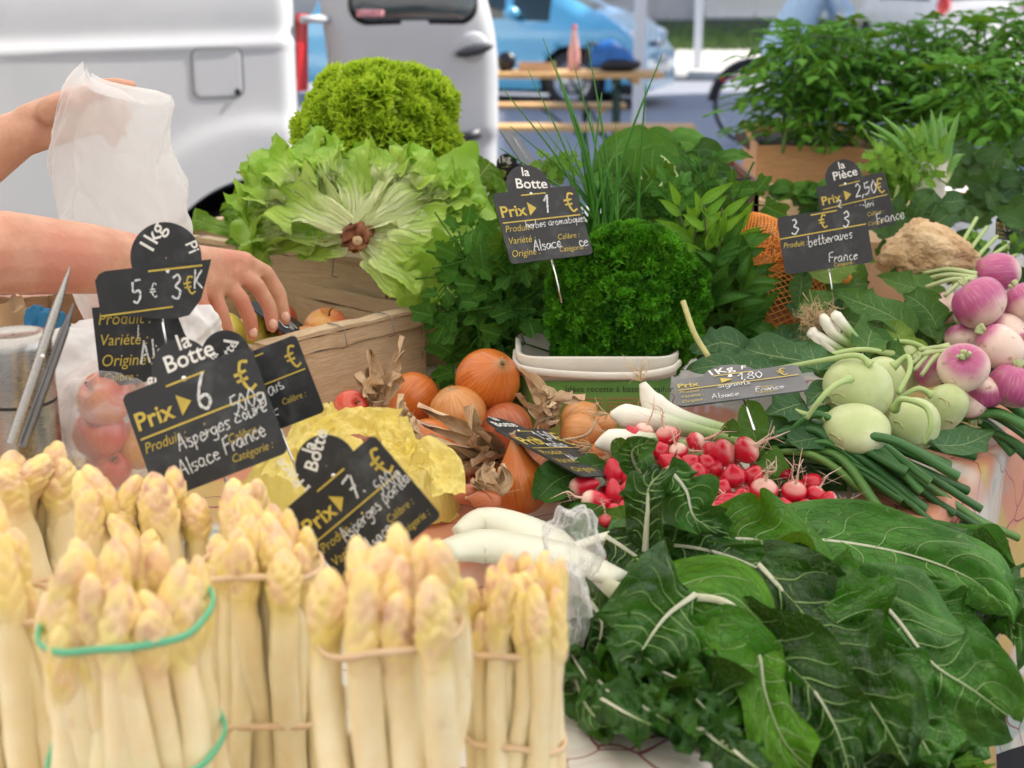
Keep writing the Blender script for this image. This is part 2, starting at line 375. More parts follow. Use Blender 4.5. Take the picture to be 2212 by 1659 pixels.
for x, y in ((-2.75, -1.85), (3.05, -1.85), (3.05, 3.85), (-2.75, 3.85)):
    mb = MB(); mb.box((x, y, 1.03), (.05, .05, 2.06)); obj('post', mb, STEEL, AW, False)
for y in (-1.85, 3.85):
    mb = MB(); mb.box((.15, y, 2.04), (5.8, .04, .04)); obj('rail', mb, STEEL, AW, False)
def post(u, v, wpx, label, d=None, h=3.2, round_=False):
    p = PZ(u, v, 0.0); wd = wpx * mpp(v, p[1]); mb = MB()
    e = empty('awning_post', p, label, 'post')
    mb.box((p[0], p[1], h / 2), (wd, wd, h)); obj('post', mb, STEEL, e, False).name = 'upright'
    mb = MB(); mb.box((p[0], p[1], .012), (wd * 2.4, wd * 2.4, .016)); obj('foot_plate', mb, STEEL, e, False)
post(1377, 282, 24, 'white square steel post standing between table end and blue car', h=3.4)
post(1505, 165, 16, 'slender white post standing on the sunlit pavement by the wall', h=3.6)

# ================================================================== VEHICLES
def vehicle_shell(stations, ztop, hw, rings, wheels, wr, off=None):
    """returns vertex grid (stations x ring) of one half body; local x forward, y out, z up; arch verts snapped"""
    return None
def make_car(name, origin, ang, paint, L, W, prof, belt, glass_x, wheelx, wr, label, cat, rimc=(.6, .62, .65)):
    """prof: [(x, ztop, roof inset)], nose at +x"""
    e = empty(name, origin, label, cat); Rz = rotz(ang); o3 = np.asarray(origin, float)
    W2 = W / 2; xs = np.linspace(prof[0][0], prof[-1][0], 97)
    pt = np.array(prof); zt = np.interp(xs, pt[:, 0], pt[:, 1]); k = np.ones(7) / 7; zs = np.convolve(np.pad(zt, 3, 'edge'), k, 'valid')
    plan = W2 * (1 - .10 * np.clip((np.abs(xs - np.mean(xs)) / (L / 2) - .62) / .38, 0, 1) ** 2 * 1.6)
    def ring(x, z, w):
        has = max(0, z - belt - .12); rs = []
        zb = min(belt, z - .03)
        for t in np.linspace(0, 1, 15):
            zz = .2 + (zb - .2) * t; yy = w * (1 - .05 * (1 - t) ** 3 - .035 * t ** 4 + .012 * math.sin(t * 9)); rs.append((yy, zz))
        for t in np.linspace(.12, 1, 7):
            a = t; zz = zb + (z - zb) * (a if has > 0 else math.sin(a * math.pi / 2)); yy = w * (.965 - (.2 if has > 0 else .12) * a ** 1.6); rs.append((yy, zz))
        for t in np.linspace(.2, 1, 6):
            yl = rs[21][0]; rs.append((yl * (1 - t), z + .035 * (1 - (1 - t) ** 2)))
        return rs
    H = np.array([[(x,) + rr for rr in ring(x, z, w_)] for x, z, w_ in zip(xs, zs, plan)])   # 97 x 28 x 3
    nR = H.shape[1]; D = np.zeros(H.shape[:2], bool)
    for wx in wheelx:
        d = np.hypot(H[..., 0] - wx, H[..., 2] - wr * .98); ra = wr * 1.17; side = np.arange(nR)[None, :] < 15
        ins = (d < ra) & side; near = (d >= ra) & (d < ra + .05) & side
        f = np.where(near | (ins & (d > ra - .04)), ra / np.maximum(d, 1e-3), 1)
        H[..., 0] = wx + (H[..., 0] - wx) * f; H[..., 2] = wr * .98 + (H[..., 2] - wr * .98) * f
        D |= (ins & (d <= ra - .04))
    def faces(cond):
        q = gridF(97, nR).reshape(96, nR - 1, 4); return q[cond]
    bad = D[:-1, :-1] | D[1:, :-1] | D[1:, 1:] | D[:-1, 1:]
    xc = (xs[:-1] + xs[1:])[:, None] / 2; jr = np.arange(nR - 1)[None, :]; zc = zs[:-1, None]
    gl = np.zeros((96, nR - 1), bool)
    for (a, b_, kind) in glass_x:
        if kind == 'side': gl |= (xc > a) & (xc < b_) & (jr >= 15) & (jr <= 19) & (zc > belt + .2)
        else: gl |= (xc > a) & (xc < b_) & (jr >= 21)
    for part, cond, mat in (('body', ~bad & ~gl, paint), ('glass', gl & ~bad, GLASSC)):
        mb = MB(); q = faces(cond)
        for sgn in (1, -1):
            V = H.reshape(-1, 3) * [1, sgn, 1]; used = np.unique(q); mp = -np.ones(len(V), int); mp[used] = np.arange(len(used))
            qq = mp[q] if sgn > 0 else mp[q][:, ::-1]
            mb.add(V[used], qq)
        if part == 'body':                                                      # ends and floor
            for end in (0, 96):
                r_ = H[end]; V = np.vstack([r_, r_[::-1] * [1, -1, 1]]); c = np.array([[xs[end] * 1.006, 0, .5]]); n_ = len(V)
                mb.add(np.vstack([V, c]), Ft=[[i, (i + 1) % n_, n_] for i in range(n_)])
        Vw = np.vstack(mb.V) @ Rz.T + o3; mb.V = [Vw]; obj(part, mb, mat, e)
    mb = MB(); mb.box((0, 0, .55), (L * .8, W * .72, .62)); mb.V = [np.vstack(mb.V) @ Rz.T + o3]; obj('underbody', mb, BLACK, e)
    for wx in wheelx:
        for sg in (1, -1):
            yc = sg * (W2 - .11); cpos = np.array([wx, yc, wr * .97])
            prof_t = [(wr * .66, -.1), (wr * .92, -.1), (wr, -.07), (wr * 1.0, .07), (wr * .92, .1), (wr * .66, .1)]
            Mx = Rz @ rotx(R(90) * -sg)
            mb = MB(); mb.lathe(prof_t, 40, cpos @ Rz.T + o3, Mx); wh = obj('wheel', mb, BLACK, e)
            mb = MB(); mb.lathe([(.001, .05), (.06, .06), (.08, .045), (wr * .5, .02), (wr * .6, .06), (wr * .67, .085)], 40, cpos @ Rz.T + o3, Mx); obj('rim', mb, simple('alloy rim', rimc, .35, .05, metal=.6), wh)
            mb = MB()
            for k in range(5):
                a = k * 2 * math.pi / 5; c = np.array([math.cos(a) * wr * .42, math.sin(a) * wr * .42, .055]); mb.box((Mx @ c) + (cpos @ Rz.T + o3), (wr * .1, wr * .14, .03), Mx @ rotz(a))
            obj('rim_opening', mb, BLACK, wh)
    def place(mb): mb.V = [np.vstack(mb.V) @ Rz.T + o3]; return mb
    return e, place, W2
BLACK = simple('black rubber', (.02, .02, .022), .7, .2, 30)
DKPL = simple('dark grey plastic', (.045, .047, .055), .45, .15, 40)
m = Mat('car glass', .04, .8); m.set('Base Color', (.03, .05, .05)); GLASSC = m.done()
CHROME = simple('chrome', (.75, .76, .78), .15, .04, metal=1)
m = Mat('blue car paint', .22, .6, coat=1); m.set('Base Color', m.ramp(m.noise(3, 3), [(.3, (.12, .46, .72)), (.7, (.15, .52, .78))])); m.set('Coat Roughness', .05); BLUEP = m.done()
m = Mat('white car paint', .25, .5, coat=.8); m.set('Base Color', m.ramp(m.noise(2, 3), [(.3, (.74, .74, .75)), (.7, (.8, .8, .8))])); WHP = m.done()
REDL = simple('red lamp lens', (.55, .015, .02), .15, .1, coat=1)
CLEARL = simple('clear lamp lens', (.75, .8, .85), .08, .1, spec=1)

# blue hatchback, nose to the right and a little towards us
wc = P(1240, 182, 16.2)                      # front wheel centre
angc = R(-19)
org = np.array([wc[0], wc[1], 0]) - rotz(angc) @ np.array([1.3, -.78, 0])
prof = [(-2.1, .75), (-2.05, 1.0), (-1.85, 1.4), (-1.6, 1.56), (-.8, 1.64), (0, 1.63), (.5, 1.52), (1.1, 1.27), (1.55, 1.05), (1.8, .96), (1.97, .82), (2.08, .62), (2.12, .5)]
car, place, W2 = make_car('parked_car', org, angc, BLUEP, 4.22, 1.76, prof, .90, [(-1.55, -.42, 'side'), (-.34, .50, 'side'), (.60, 1.0, 'side'), (.5, 1.5, 'top'), (-2.0, -1.6, 'top')], (1.3, -1.28), .325,
                          'light blue hatchback parked behind the beer table, nose to the right', 'car')
for sg in (-1, 1):
    mb = MB(); G = []
    mb.ball((1.83, sg * .66, .78), (.2, .13, .095), 16, 10); obj('headlight', place(mb), CLEARL, car)
    mb = MB(); mb.ball((2.07, sg * .58, .36), (.06, .16, .075), 16, 10); fl = obj('fog_light_recess', place(mb), BLACK, car)
    mb = MB(); mb.ball((2.12, sg * .6, .36), (.03, .05, .05), 12, 8); obj('fog_light', place(mb), CLEARL, fl)
    mb = MB(); mb.ball((.62, sg * (.98), 1.05), (.09, .11, .075), 14, 8); mb.box((.62, sg * .9, 1.0), (.06, .14, .03)); obj('wing_mirror', place(mb), BLUEP, car)
    mb = MB(); mb.box((-.3, sg * .87, .86), (.2, .03, .035)); mb.box((-1.2, sg * .87, .88), (.2, .03, .035)); obj('door_handle', place(mb), BLUEP, car)
    mb = MB(); mb.box((.05, sg * .885, .42), (1.9, .02, .07)); obj('side_strip', place(mb), BLUEP, car)
mb = MB(); mb.box((2.08, 0, .38), (.08, .72, .17)); g = obj('lower_grille', place(mb), BLACK, car)
for k in range(3):
    mb = MB(); mb.box((2.125, 0, .32 + k * .055), (.02, .7, .014)); obj('grille_bar', place(mb), DKPL, g)
mb = MB(); mb.box((2.035, 0, .68), (.07, .62, .08)); obj('upper_grille', place(mb), BLACK, car)
mb = MB(); mb.lathe([(.001, .02), (.045, .02), (.055, 0)], 24, (2.08, 0, .69), roty(R(90))); obj('badge', place(mb), CHROME, car)
mb = MB(); mb.box((2.13, 0, .52), (.015, .5, .1)); obj('number_plate', place(mb), simple('plate white', (.7, .7, .7), .5), car)
mb = MB(); mb.box((.05, 0, .22), (3.9, 1.6, .12)); obj('sill_skirt', place(mb), BLACK, car)

# white car at the top right, tail towards us, in the sun
wc = P(2092, 60, 23.5); org = np.array([wc[0] + .1, 25.6, .0])
prof = [(-1.95, .75), (-1.9, 1.05), (-1.75, 1.3), (-1.45, 1.48), (-.5, 1.55), (.3, 1.5), (1.0, 1.1), (1.6, .95), (1.95, .6)]
carw, place, W2 = make_car('parked_car', org, R(97), WHP, 3.95, 1.74, prof, .98, [(-1.5, .7, 'side'), (-1.87, -1.48, 'top'), (.4, 1.0, 'top')], (1.2, -1.2), .31,
                           'white car with red tail lights parked in the sun by the wall', 'car')
for sg in (-1, 1):
    mb = MB(); mb.ball((-1.9, sg * .73, .98), (.08, .12, .17), 14, 10); obj('tail_light', place(mb), REDL, carw)
mb = MB(); mb.box((-1.97, 0, .62), (.03, .52, .11)); obj('number_plate', place(mb), simple('plate yellow white', (.7, .7, .65), .5), carw)
mb = MB(); mb.box((-1.95, 0, .42), (.12, 1.5, .16)); obj('rear_bumper', place(mb), WHP, carw)
mb = MB(); mb.box((-1.9, .1, 1.2), (.02, .5, .02), rotx(R(8))); obj('rear_wiper', place(mb), BLACK, carw)

# ------------------------------------------------------------------ the white van behind the stall
m = Mat('van paint', .42, .4, coat=.25); n = m.noise(2.5, 4); m.set('Base Color', m.mix(m.rng(n, .35, .7), (.50, .51, .53), (.55, .56, .57)))
m.set('Roughness', m.rng(m.noise(9, 5), .3, .7, .36, .5)); VANP = m.done()
Rc = P(664, 157, 5.1); e1 = nrm(np.array([.875, .484, 0])); n1 = np.array([e1[1], -e1[0], 0]); VO = np.array([Rc[0], Rc[1], 0])
van = empty('delivery_van', VO - e1 * 2.2 - n1 * .9, 'white delivery van behind the stall with its rear door open', 'van')
def vp(s, z, out=0): return VO - e1 * s + n1 * out + np.array([0, 0, z])      # s: metres ahead of the rear corner
s_w = float(np.dot(VO - P(552, 300, 5.03) * [1, 1, 0], e1)); zw, RA = .34, .425
S, Z = np.meshgrid(np.linspace(0, 4.3, 240), np.linspace(.26, 1.86, 110), indexing='ij')
def van_out(S, Z):
    d = np.hypot(S - s_w, Z - zw)
    o = -.035 * np.clip((.62 - Z) / .3, 0, 1) ** 2 - .012 * (1 / (1 + np.exp(-(Z - (1.222 + .012 * (2.2 - S))) / .008))) - .19 * np.clip((Z - 1.30) / .6, 0, 1) ** 2.2
    o = o + .006 * np.exp(-((Z - (1.195 + .012 * (2.2 - S))) / .010) ** 2)
    o = o + .014 * (1 / (1 + np.exp((d - .62) / .016))) * (Z < 1.2)
    o = o - .10 * np.clip((.10 - S) / .10, 0, 1) ** 2.2
    bx = np.maximum(np.abs(S - .30) - .0, 0)
    o = o - .0 * (1 / (1 + np.exp(-(.10 - np.abs(S - .2)) / .006))) * (1 / (1 + np.exp(-(.22 - np.abs(Z - 1.0)) / .006)))  # shallow pressed panel by the corner
    return o
d = np.hypot(S - s_w, Z - zw); ins = d < RA; near = np.abs(d - RA) < .014
f = np.where(near, RA / np.maximum(d, 1e-3), 1); S = s_w + (S - s_w) * f; Z = zw + (Z - zw) * f; dead = ins & ~near
G = VO[None, None] - e1 * S[..., None] + n1 * van_out(S, Z)[..., None] + np.array([0, 0, 1.0]) * Z[..., None]
q = gridF(240, 110).reshape(239, 109, 4); bad = dead[:-1, :-1] | dead[1:, :-1] | dead[1:, 1:] | dead[:-1, 1:]
mb = MB(); mb.add(G.reshape(-1, 3), q[~bad])
# roof, far side, front as further panels
Xr = np.linspace(0, 1, 20); Sr = np.linspace(0, 4.3, 30); SS, XX = np.meshgrid(Sr, Xr, indexing='ij')
top = VO - e1 * SS[..., None] + n1 * (-.205 - XX * 1.4)[..., None] + np.array([0, 0, 1.0]) * (1.86 + .05 * np.sin(XX * np.pi))[..., None]; mb.grid(top)
SS, ZZ = np.meshgrid(Sr, np.linspace(.26, 1.86, 12), indexing='ij'); mb.grid((VO - e1 * SS[..., None] + n1 * (-1.8 + .19 * np.clip((ZZ - 1.25) / .6, 0, 1))[..., None] + np.array([0, 0, 1.0]) * ZZ[..., None])[:, ::-1])
XX, ZZ = np.meshgrid(Xr, np.linspace(.26, 1.86, 8), indexing='ij'); mb.grid(VO - e1 * (4.3 + .0 * ZZ)[..., None] + n1 * (-XX * 1.8)[..., None] + np.array([0, 0, 1.0]) * ZZ[..., None])
obj('body', mb, VANP, van)
mb = MB(); mb.lathe([(RA * .96, 0), (RA * .98, -.35), (.01, -.36)], 40, vp(s_w, zw, -.02), basis(n1)); obj('wheel_arch_liner', mb, simple('arch liner black', (.012, .012, .013), .9), van)
mb = MB(); mb.lathe([(.2, -.1), (.3, -.1), (.325, -.06), (.325, .06), (.3, .09), (.2, .09)], 40, vp(s_w, .32, -.16), basis(n1)); wh = obj('wheel', mb, BLACK, van)
mb = MB(); mb.lathe([(.001, .03), (.08, .04), (.15, .02), (.2, .07)], 32, vp(s_w, .32, -.16), basis(n1)); obj('rim', mb, simple('steel rim', (.35, .35, .36), .45, .1, metal=.7), wh)
mb = MB(); mb.lathe([(.2, -.1), (.3, -.1), (.325, -.06), (.325, .06), (.3, .09), (.2, .09)], 40, vp(3.5, .32, -.16), basis(n1)); obj('wheel', mb, BLACK, van)
# load floor and dark interior behind the rear opening
mb = MB(); mb.box(vp(2.1, .5, -.92), (4.1, 1.6, .06), np.stack([e1, -n1, [0, 0, 1]], 1)); obj('load_floor', mb, simple('load floor grey', (.1, .1, .1), .8), van, False)
# fuel flap: proud rounded plate with a dark joint round it
fc = P(473, 158, 4.93); fs = float(np.dot(VO - fc, e1)); fz = fc[2]
def rsq(sx, sz, r, k=8):
    pts = []
    for cx, cz, a0 in ((sx - r, sz - r, 0), (-sx + r, sz - r, 90), (-sx + r, -sz + r, 180), (sx - r, -sz + r, 270)):
        for a in np.linspace(0, 90, k): pts.append((cx + r * math.cos(R(a0 + a)), cz + r * math.sin(R(a0 + a))))
    return np.array(pts)
def onside(p2, lift, s0=0, z0=0):
    s_ = s0 - p2[:, 0]; z_ = z0 + p2[:, 1]
    return VO - e1 * s_[:, None] + n1 * (van_out(s_, z_) + lift)[:, None] + np.array([0, 0, 1.0]) * z_[:, None]
o2 = rsq(.088, .083, .03); rings = [onside(o2 * k, l, fs, fz) for k, l in ((1.0, .0002), (.985, .0016), (.9, .002), (.8, .002), (.7, .002), (.6, .002), (.5, .002), (.4, .002), (.3, .002), (.15, .002), (.02, .002))]
mb = MB(); mb.grid(np.array(rings), True); flap = obj('fuel_flap', mb, VANP, van)
mb = MB(); p = onside(o2 * 1.025, .0008, fs, fz); mb.tube(np.vstack([p, p[:1]]), .0019, 6, False); obj('flap_joint', mb, simple('dark flap joint', (.1, .1, .1), .8), flap)
mb = MB(); mb.ball(onside(np.array([[.066, -.066]]), .004, fs, fz)[0], (.012, .006, .012), 10, 6); obj('finger_recess', mb, BLACK, flap)
# tail lamp strip on the rear corner: curved lens
zs_ = np.linspace(1.05, 1.32, 18); mb = MB(); G = []
for z in zs_:
    t = (z - 1.05) / .27; row = []
    for a in np.linspace(0, 1, 8):
        s_ = .012 + .010 * (1 - t) - a * .055; row.append(VO - e1 * s_ + n1 * (-.055 - .03 * a ** 2) + np.array([0, 0, z]))
    G.append(row)
mb.grid(np.array(G)[:, ::-1]); tl = obj('tail_light', mb, REDL, van)
# rear door standing open, outer face to us
A = P(712, 150, 5.22); B = P(1078, 150, 5.42); dl = np.linalg.norm((B - A)[:2]); ed = nrm((B - A) * [1, 1, 0]); nd = np.array([ed[1], -ed[0], 0])
def dp(s, z, o=0): return np.array([A[0], A[1], 0]) + ed * s + nd * o + np.array([0, 0, z])
def edgeR(z): return dl - .055 * np.clip((z - 1.12) / .3, 0, 2) ** 1.6
def edgeL(z): return .03 - .05 * np.clip((z - .9) / .5, 0, 1.5)
Zs = np.linspace(.48, 1.8, 60); Ts = np.linspace(0, 1, 40); G = np.zeros((60, 40, 3))
for i, z in enumerate(Zs):
    for j, t in enumerate(Ts):
        s_ = edgeL(z) + (edgeR(z) - edgeL(z)) * t; rim = min(t, 1 - t) * 12; o = .03 * min(1, rim) ** .5 - .015 * ((t - .5) * 2) ** 2
        o += -.10 * np.clip((z - 1.25) / .6, 0, 1) ** 1.5
        o -= .018 * (1 / (1 + math.exp(-((z - .86)) / -.008))) * (1 / (1 + math.exp(-(t - .72) / .01)))   # bumper cut out in lower right corner
        G[i, j] = dp(s_, z, o)
door = empty('rear_door', dp(dl / 2, .48)); door.parent = van; door.location = tuple(wloc(door) - wloc(van))
mb = MB(); mb.grid(G); Gb = G - nd * .045; mb.grid(Gb[:, ::-1])
for ring_ in (np.stack([G[:, 0], Gb[:, 0]], 1), np.stack([Gb[:, -1], G[:, -1]], 1), np.stack([G[-1], Gb[-1]], 1), np.stack([Gb[0], G[0]], 1)): mb.grid(ring_)
obj('door_panel', mb, VANP, door)
def ondoor(p2, lift, s0, z0):
    out = []
    for a, b_ in p2:
        s_, z = s0 + a, z0 + b_; t = (s_ - edgeL(z)) / (edgeR(z) - edgeL(z)); o = .03 - .015 * ((t - .5) * 2) ** 2 - .10 * np.clip((z - 1.25) / .6, 0, 1) ** 1.5; out.append(dp(s_, z, o + lift))
    return np.array(out)
wz = 1.51; o2 = rsq(.245, .235, .07)
def plate(o2, s0, z0, l0, l1): return np.array([ondoor(o2 * k, l, s0, z0) for k, l in ((1.0, l0), (.985, l1), (.7, l1), (.35, l1), (.02, l1))])
mb = MB(); mb.grid(plate(o2, .315, wz, -.002, .004), True); wf = obj('window', mb, simple('window seal black', (.012, .012, .014), .25), door)
m = Mat('van rear glass', .06, .8); m.set('Base Color', (.06, .075, .085)); mb = MB(); mb.grid(plate(o2 * .93, .315, wz, .004, .0055), True); obj('pane', mb, m.done(), wf)
mb = MB(); mb.grid(plate(rsq(.05, .012, .004), .15, 1.318, .006, .007), True); obj('sticker', mb, simple('red white sticker', (.6, .25, .28), .5, .6, 90), wf)
hc = ondoor([(0, 0)], 0, .535, 1.195)[0]; Mh = np.stack([ed, -nd, [0, 0, 1]], 1) @ roty(R(-12))
mb = MB(); mb.ball(hc + nd * -.0, (.06, .012, .055), 20, 12, Mh); obj('handle_recess', mb, VANP, door)
mb = MB(); mb.ball(hc + nd * .028 + np.array([0, 0, -.01]), (.075, .016, .02), 20, 12, Mh); obj('handle', mb, DKPL, door)
mb = MB(); mb.box(dp(.52, .87, .03), (.075, .03, .03), Mh); obj('latch_pull', mb, DKPL, door)
for z in (.75, 1.3):
    mb = MB(); mb.tube([dp(.0, z, .0), VO - n1 * .04 + np.array([0, 0, z])], .014, 8); obj('hinge', mb, VANP, door)

# ================================================================== BEER TABLE SET
BENCHW = woodmat('varnished bench wood', (.62, .36, .14), (.72, .46, .2), .4, (1, 8, 8), .15)
GREENM = simple('dark green enamel', (.01, .05, .035), .4, .2)
def trestle(e, u_r, v_top, dep, length, wid, h, th, label_leg='leg', mat=BENCHW):
    p = P(u_r, v_top, dep); x1 = p[0]; x0 = x1 - length; y = p[1]
    mb = MB()
    for k in range(3): mb.box(((x0 + x1) / 2, y + (k - 1) * wid / 3, h - th / 2), (length, wid / 3 - .004, th))
    mb.UV = [np.c_[q_[:, 0], q_[:, 1] * .2] for q_ in mb.V]
    obj('top', mb, mat, e, False)
    for xx in (x1 - .32, x0 + .32):
        for sg in (-1, 1):
            mb = MB(); mb.box((xx, y + sg * (wid / 2 - .04), (h - th) / 2), (.03, .03, h - th)); obj('leg', mb, GREENM, e, False)
        for zc_, sz_ in ((.12, (.03, wid - .06, .03)), (h - th - .06, (.05, wid - .05, .03))):
            mb = MB(); mb.box((xx, y, zc_), sz_); obj('crossbar', mb, GREENM, e, False)
        mb = MB(); mb.box((xx + .12, y, h - th - .02), (.05, wid - .02, .04)); obj('batten', mb, mat, e, False)
        mb = MB(); s_ = 1 if xx < (x0 + x1) / 2 else -1; mb.tube([(xx, y, .2), (xx + s_ * .35, y, h - th)], .011, 8); obj('brace', mb, GREENM, e, False)
    return x0, x1, y
te = empty('beer_table', P(1200, 330, 10.6) * [1, 1, 0], 'long varnished wooden beer table on dark green legs', 'table')
tx0, tx1, ty = trestle(te, 1428, 141, 10.45, 2.2, .5, .78, .035)
b1 = empty('beer_bench', P(1150, 330, 11.6) * [1, 1, 0], 'wooden bench on the far side of the beer table', 'bench', 'benches at the beer table')
trestle(b1, 1352, 208, 11.25, 2.2, .26, .48, .03)
b2 = empty('beer_bench', P(1150, 330, 9.7) * [1, 1, 0], 'wooden bench on the near side of the beer table', 'bench', 'benches at the beer table')
trestle(b2, 1500, 251, 9.6, 2.2, .26, .48, .03)
tz = .78
# things on the table
px = lambda u: P(u, 125, ty)[0]
mb = MB()
for k in range(5):
    th = {0: ((px(1160), ty, tz + .006), (.26, .2, .008)), 1: ((px(1160) - .13, ty, tz + .03), (.006, .2, .06)), 2: ((px(1160) + .13, ty, tz + .03), (.006, .2, .06)), 3: ((px(1160), ty - .1, tz + .03), (.26, .006, .06)), 4: ((px(1160), ty + .1, tz + .03), (.26, .006, .06))}[k]; mb.box(*th)
tag(obj('cardboard_tray', mb, simple('cardboard tray', (.5, .33, .2), .8), smooth=False), 'shallow brown cardboard tray lying on the beer table', 'tray')
bt = empty('bottle', (px(1240), ty, tz), 'pink floral tapered bottle standing on the beer table', 'bottle')
m = Mat('floral print', .3); vo = m.n('ShaderNodeTexVoronoi'); vo.inputs['Scale'].default_value = 60; m.put(vo.inputs['Vector'], m.co()); m.set('Base Color', m.mix(m.rng(vo.outputs[0], .3, .15), (.75, .35, .32), (.3, .45, .15)))
mb = MB(); mb.lathe([(.001, 0), (.04, 0), (.042, .02), (.042, .14), (.03, .2), (.018, .26), (.016, .3)], 24, (px(1240), ty, tz)); obj('body', mb, m.done(), bt)
mb = MB(); mb.lathe([(.018, .3), (.018, .325), (.001, .33)], 20, (px(1240), ty, tz)); obj('cap', mb, simple('cap red', (.6, .1, .1), .4), bt)
bag = empty('shoulder_bag', (px(1322), ty, tz), 'blue and black shoulder bag lying on the beer table', 'bag')
mb = MB(); G = []
for a in np.linspace(0, 1, 16):
    hh = (.10 + .05 * (1 - a)) * (min(a, 1 - a) * 8) ** .3 if 0 < a < 1 else .02; row = []
    for b_ in np.linspace(0, np.pi, 12): row.append((px(1322) - .17 + a * .34, ty + .09 * math.cos(b_), tz + .04 + hh * math.sin(b_) ** .6))
    G.append(row)
mb.grid(np.array(G)); obj('flap', mb, simple('blue nylon', (.02, .14, .42), .5, .3, 12), bag)
mb = MB(); mb.ball((px(1335), ty - .02, tz + .05), (.17, .11, .055), 20, 10); obj('pocket', mb, simple('black nylon', (.015, .015, .02), .6), bag)
mb = MB(); mb.tube(crom([(px(1275), ty - .05, tz + .02), (px(1268), ty - .06, tz + .14), (px(1276), ty - .04, tz + .2), (px(1300), ty, tz + .16)], 14), .014, 8); obj('strap', mb, BLACK, bag)
mb = MB(); mb.ball((px(1094), ty + .0, tz + .07), (.07, .05, .07), 18, 12); mb.box((px(1094), ty, tz + .008), (.1, .08, .014))
tag(obj('cushion', mb, simple('black cover', (.012, .012, .014), .35)), 'black rounded helmet at the left end of the beer table', 'cushion')  # rounded black item, made as a seat cushion
# parked black bicycle leaning at the table end (dark frame between the legs)
def bicycle(name, ra, rb, rw, label, lean=0, grp=None):
    """ra rear hub, rb front hub (world points), real size"""
    e = empty(name, (ra + rb) / 2 * [1, 1, 0], label, 'bicycle'); ra = np.asarray(ra); rb = np.asarray(rb); ax = nrm((rb - ra) * [1, 1, 0]); up = np.array([0, 0, 1.0]); si = np.cross(ax, up)
    for c, nm in ((ra, 'wheel'), (rb, 'wheel')):
        th = np.linspace(0, 2 * np.pi, 49); mb = MB(); mb.tube(c + rw * (np.cos(th)[:, None] * ax + np.sin(th)[:, None] * up), .018, 8, False); wh = obj('wheel', mb, BLACK, e)
        mb = MB(); mb.tube(c + (rw - .025) * (np.cos(th)[:, None] * ax + np.sin(th)[:, None] * up), .008, 6, False); obj('rim', mb, CHROME, wh)
        mb = MB()
        for k in range(20):
            a = k * math.pi / 10; mb.tube([c + si * .02 * (-1) ** k, c + (rw - .02) * (math.cos(a) * ax + math.sin(a) * up)], .0012, 4, False)
        mb.tube([c - si * .04, c + si * .04], .02, 8); obj('spokes', mb, CHROME, wh)
    L = np.linalg.norm(rb - ra); q = lambda a, z: ra + ax * a * L + up * (z - ra[2])
    mb = MB(); bbk, st, hd, hdt = q(.42, .3), q(.30, .68), q(.80, .62), q(.77, .9)
    for a, b_ in ((ra, bbk), (ra, st), (bbk, st), (bbk, hd), (st, hdt), (hd, rb), (hd, hdt)): mb.tube([a, b_], .015, 8)
    obj('frame', mb, simple('bike frame dark', (.03, .035, .05), .3, .1), e)
    mb = MB(); mb.tube([st, q(.28, .80)], .013, 8); mb.ball(q(.27, .82), (.13, .07, .035), 14, 8, np.stack([ax, si, up], 1)); obj('saddle', mb, BLACK, e)
    mb = MB(); mb.tube(crom([q(.70, 1.02) - si * .27, q(.76, 1.05) - si * .1, q(.78, 1.03), q(.76, 1.05) + si * .1, q(.70, 1.02) + si * .27], 15), .012, 8); mb.tube([hdt, q(.78, 1.03)], .013, 8); obj('handlebar', mb, BLACK, e)
    mb = MB(); mb.tube([bbk - si * .1, bbk + si * .1], .012, 8); mb.box(bbk + si * .13 + up * -.16, (.09, .08, .02)); mb.box(bbk - si * .13 + up * .16, (.09, .08, .02)); mb.tube([bbk + si * .1, bbk + si * .1 - up * .16], .009, 6); mb.tube([bbk - si * .1, bbk - si * .1 + up * .16], .009, 6)
    mb.lathe([(.09, -.004), (.09, .004), (.001, .004)], 24, bbk + si * .05, basis(si)); obj('crankset', mb, DKPL, e)
    return e, ax, up, si, q, bbk
c = P(1625, 213, 12.7); c[2] = .35
bk, ax, up, si, bq, bbk = bicycle('bicycle', c, c + np.array([1.05, .10, 0]), .335, 'dark city bicycle ridden past behind the tomato plants')
mb = MB(); mb.ball(c + ax * -.28 + up * .22, (.03, .03, .025), 10, 8); mb.tube([c + ax * -.28 + up * .2, bq(.2, .7)], .008, 6); obj('rear_lamp', mb, REDL, bk)
mb = MB(); th = np.linspace(R(20), R(175), 20); mb.tube(c + .375 * (np.cos(th)[:, None] * ax + np.sin(th)[:, None] * up), .02, 6, flat=1.6); obj('mudguard', mb, BLACK, bk)
c2 = P(1150, 330, 13.0)
if False: bicycle('bicycle', np.array([P(1285, 200, 12.2)[0], 12.1, .33]), np.array([P(1285, 200, 12.2)[0] + .22, 13.05, .33]), .32, 'black bicycle parked behind the end of the beer table')

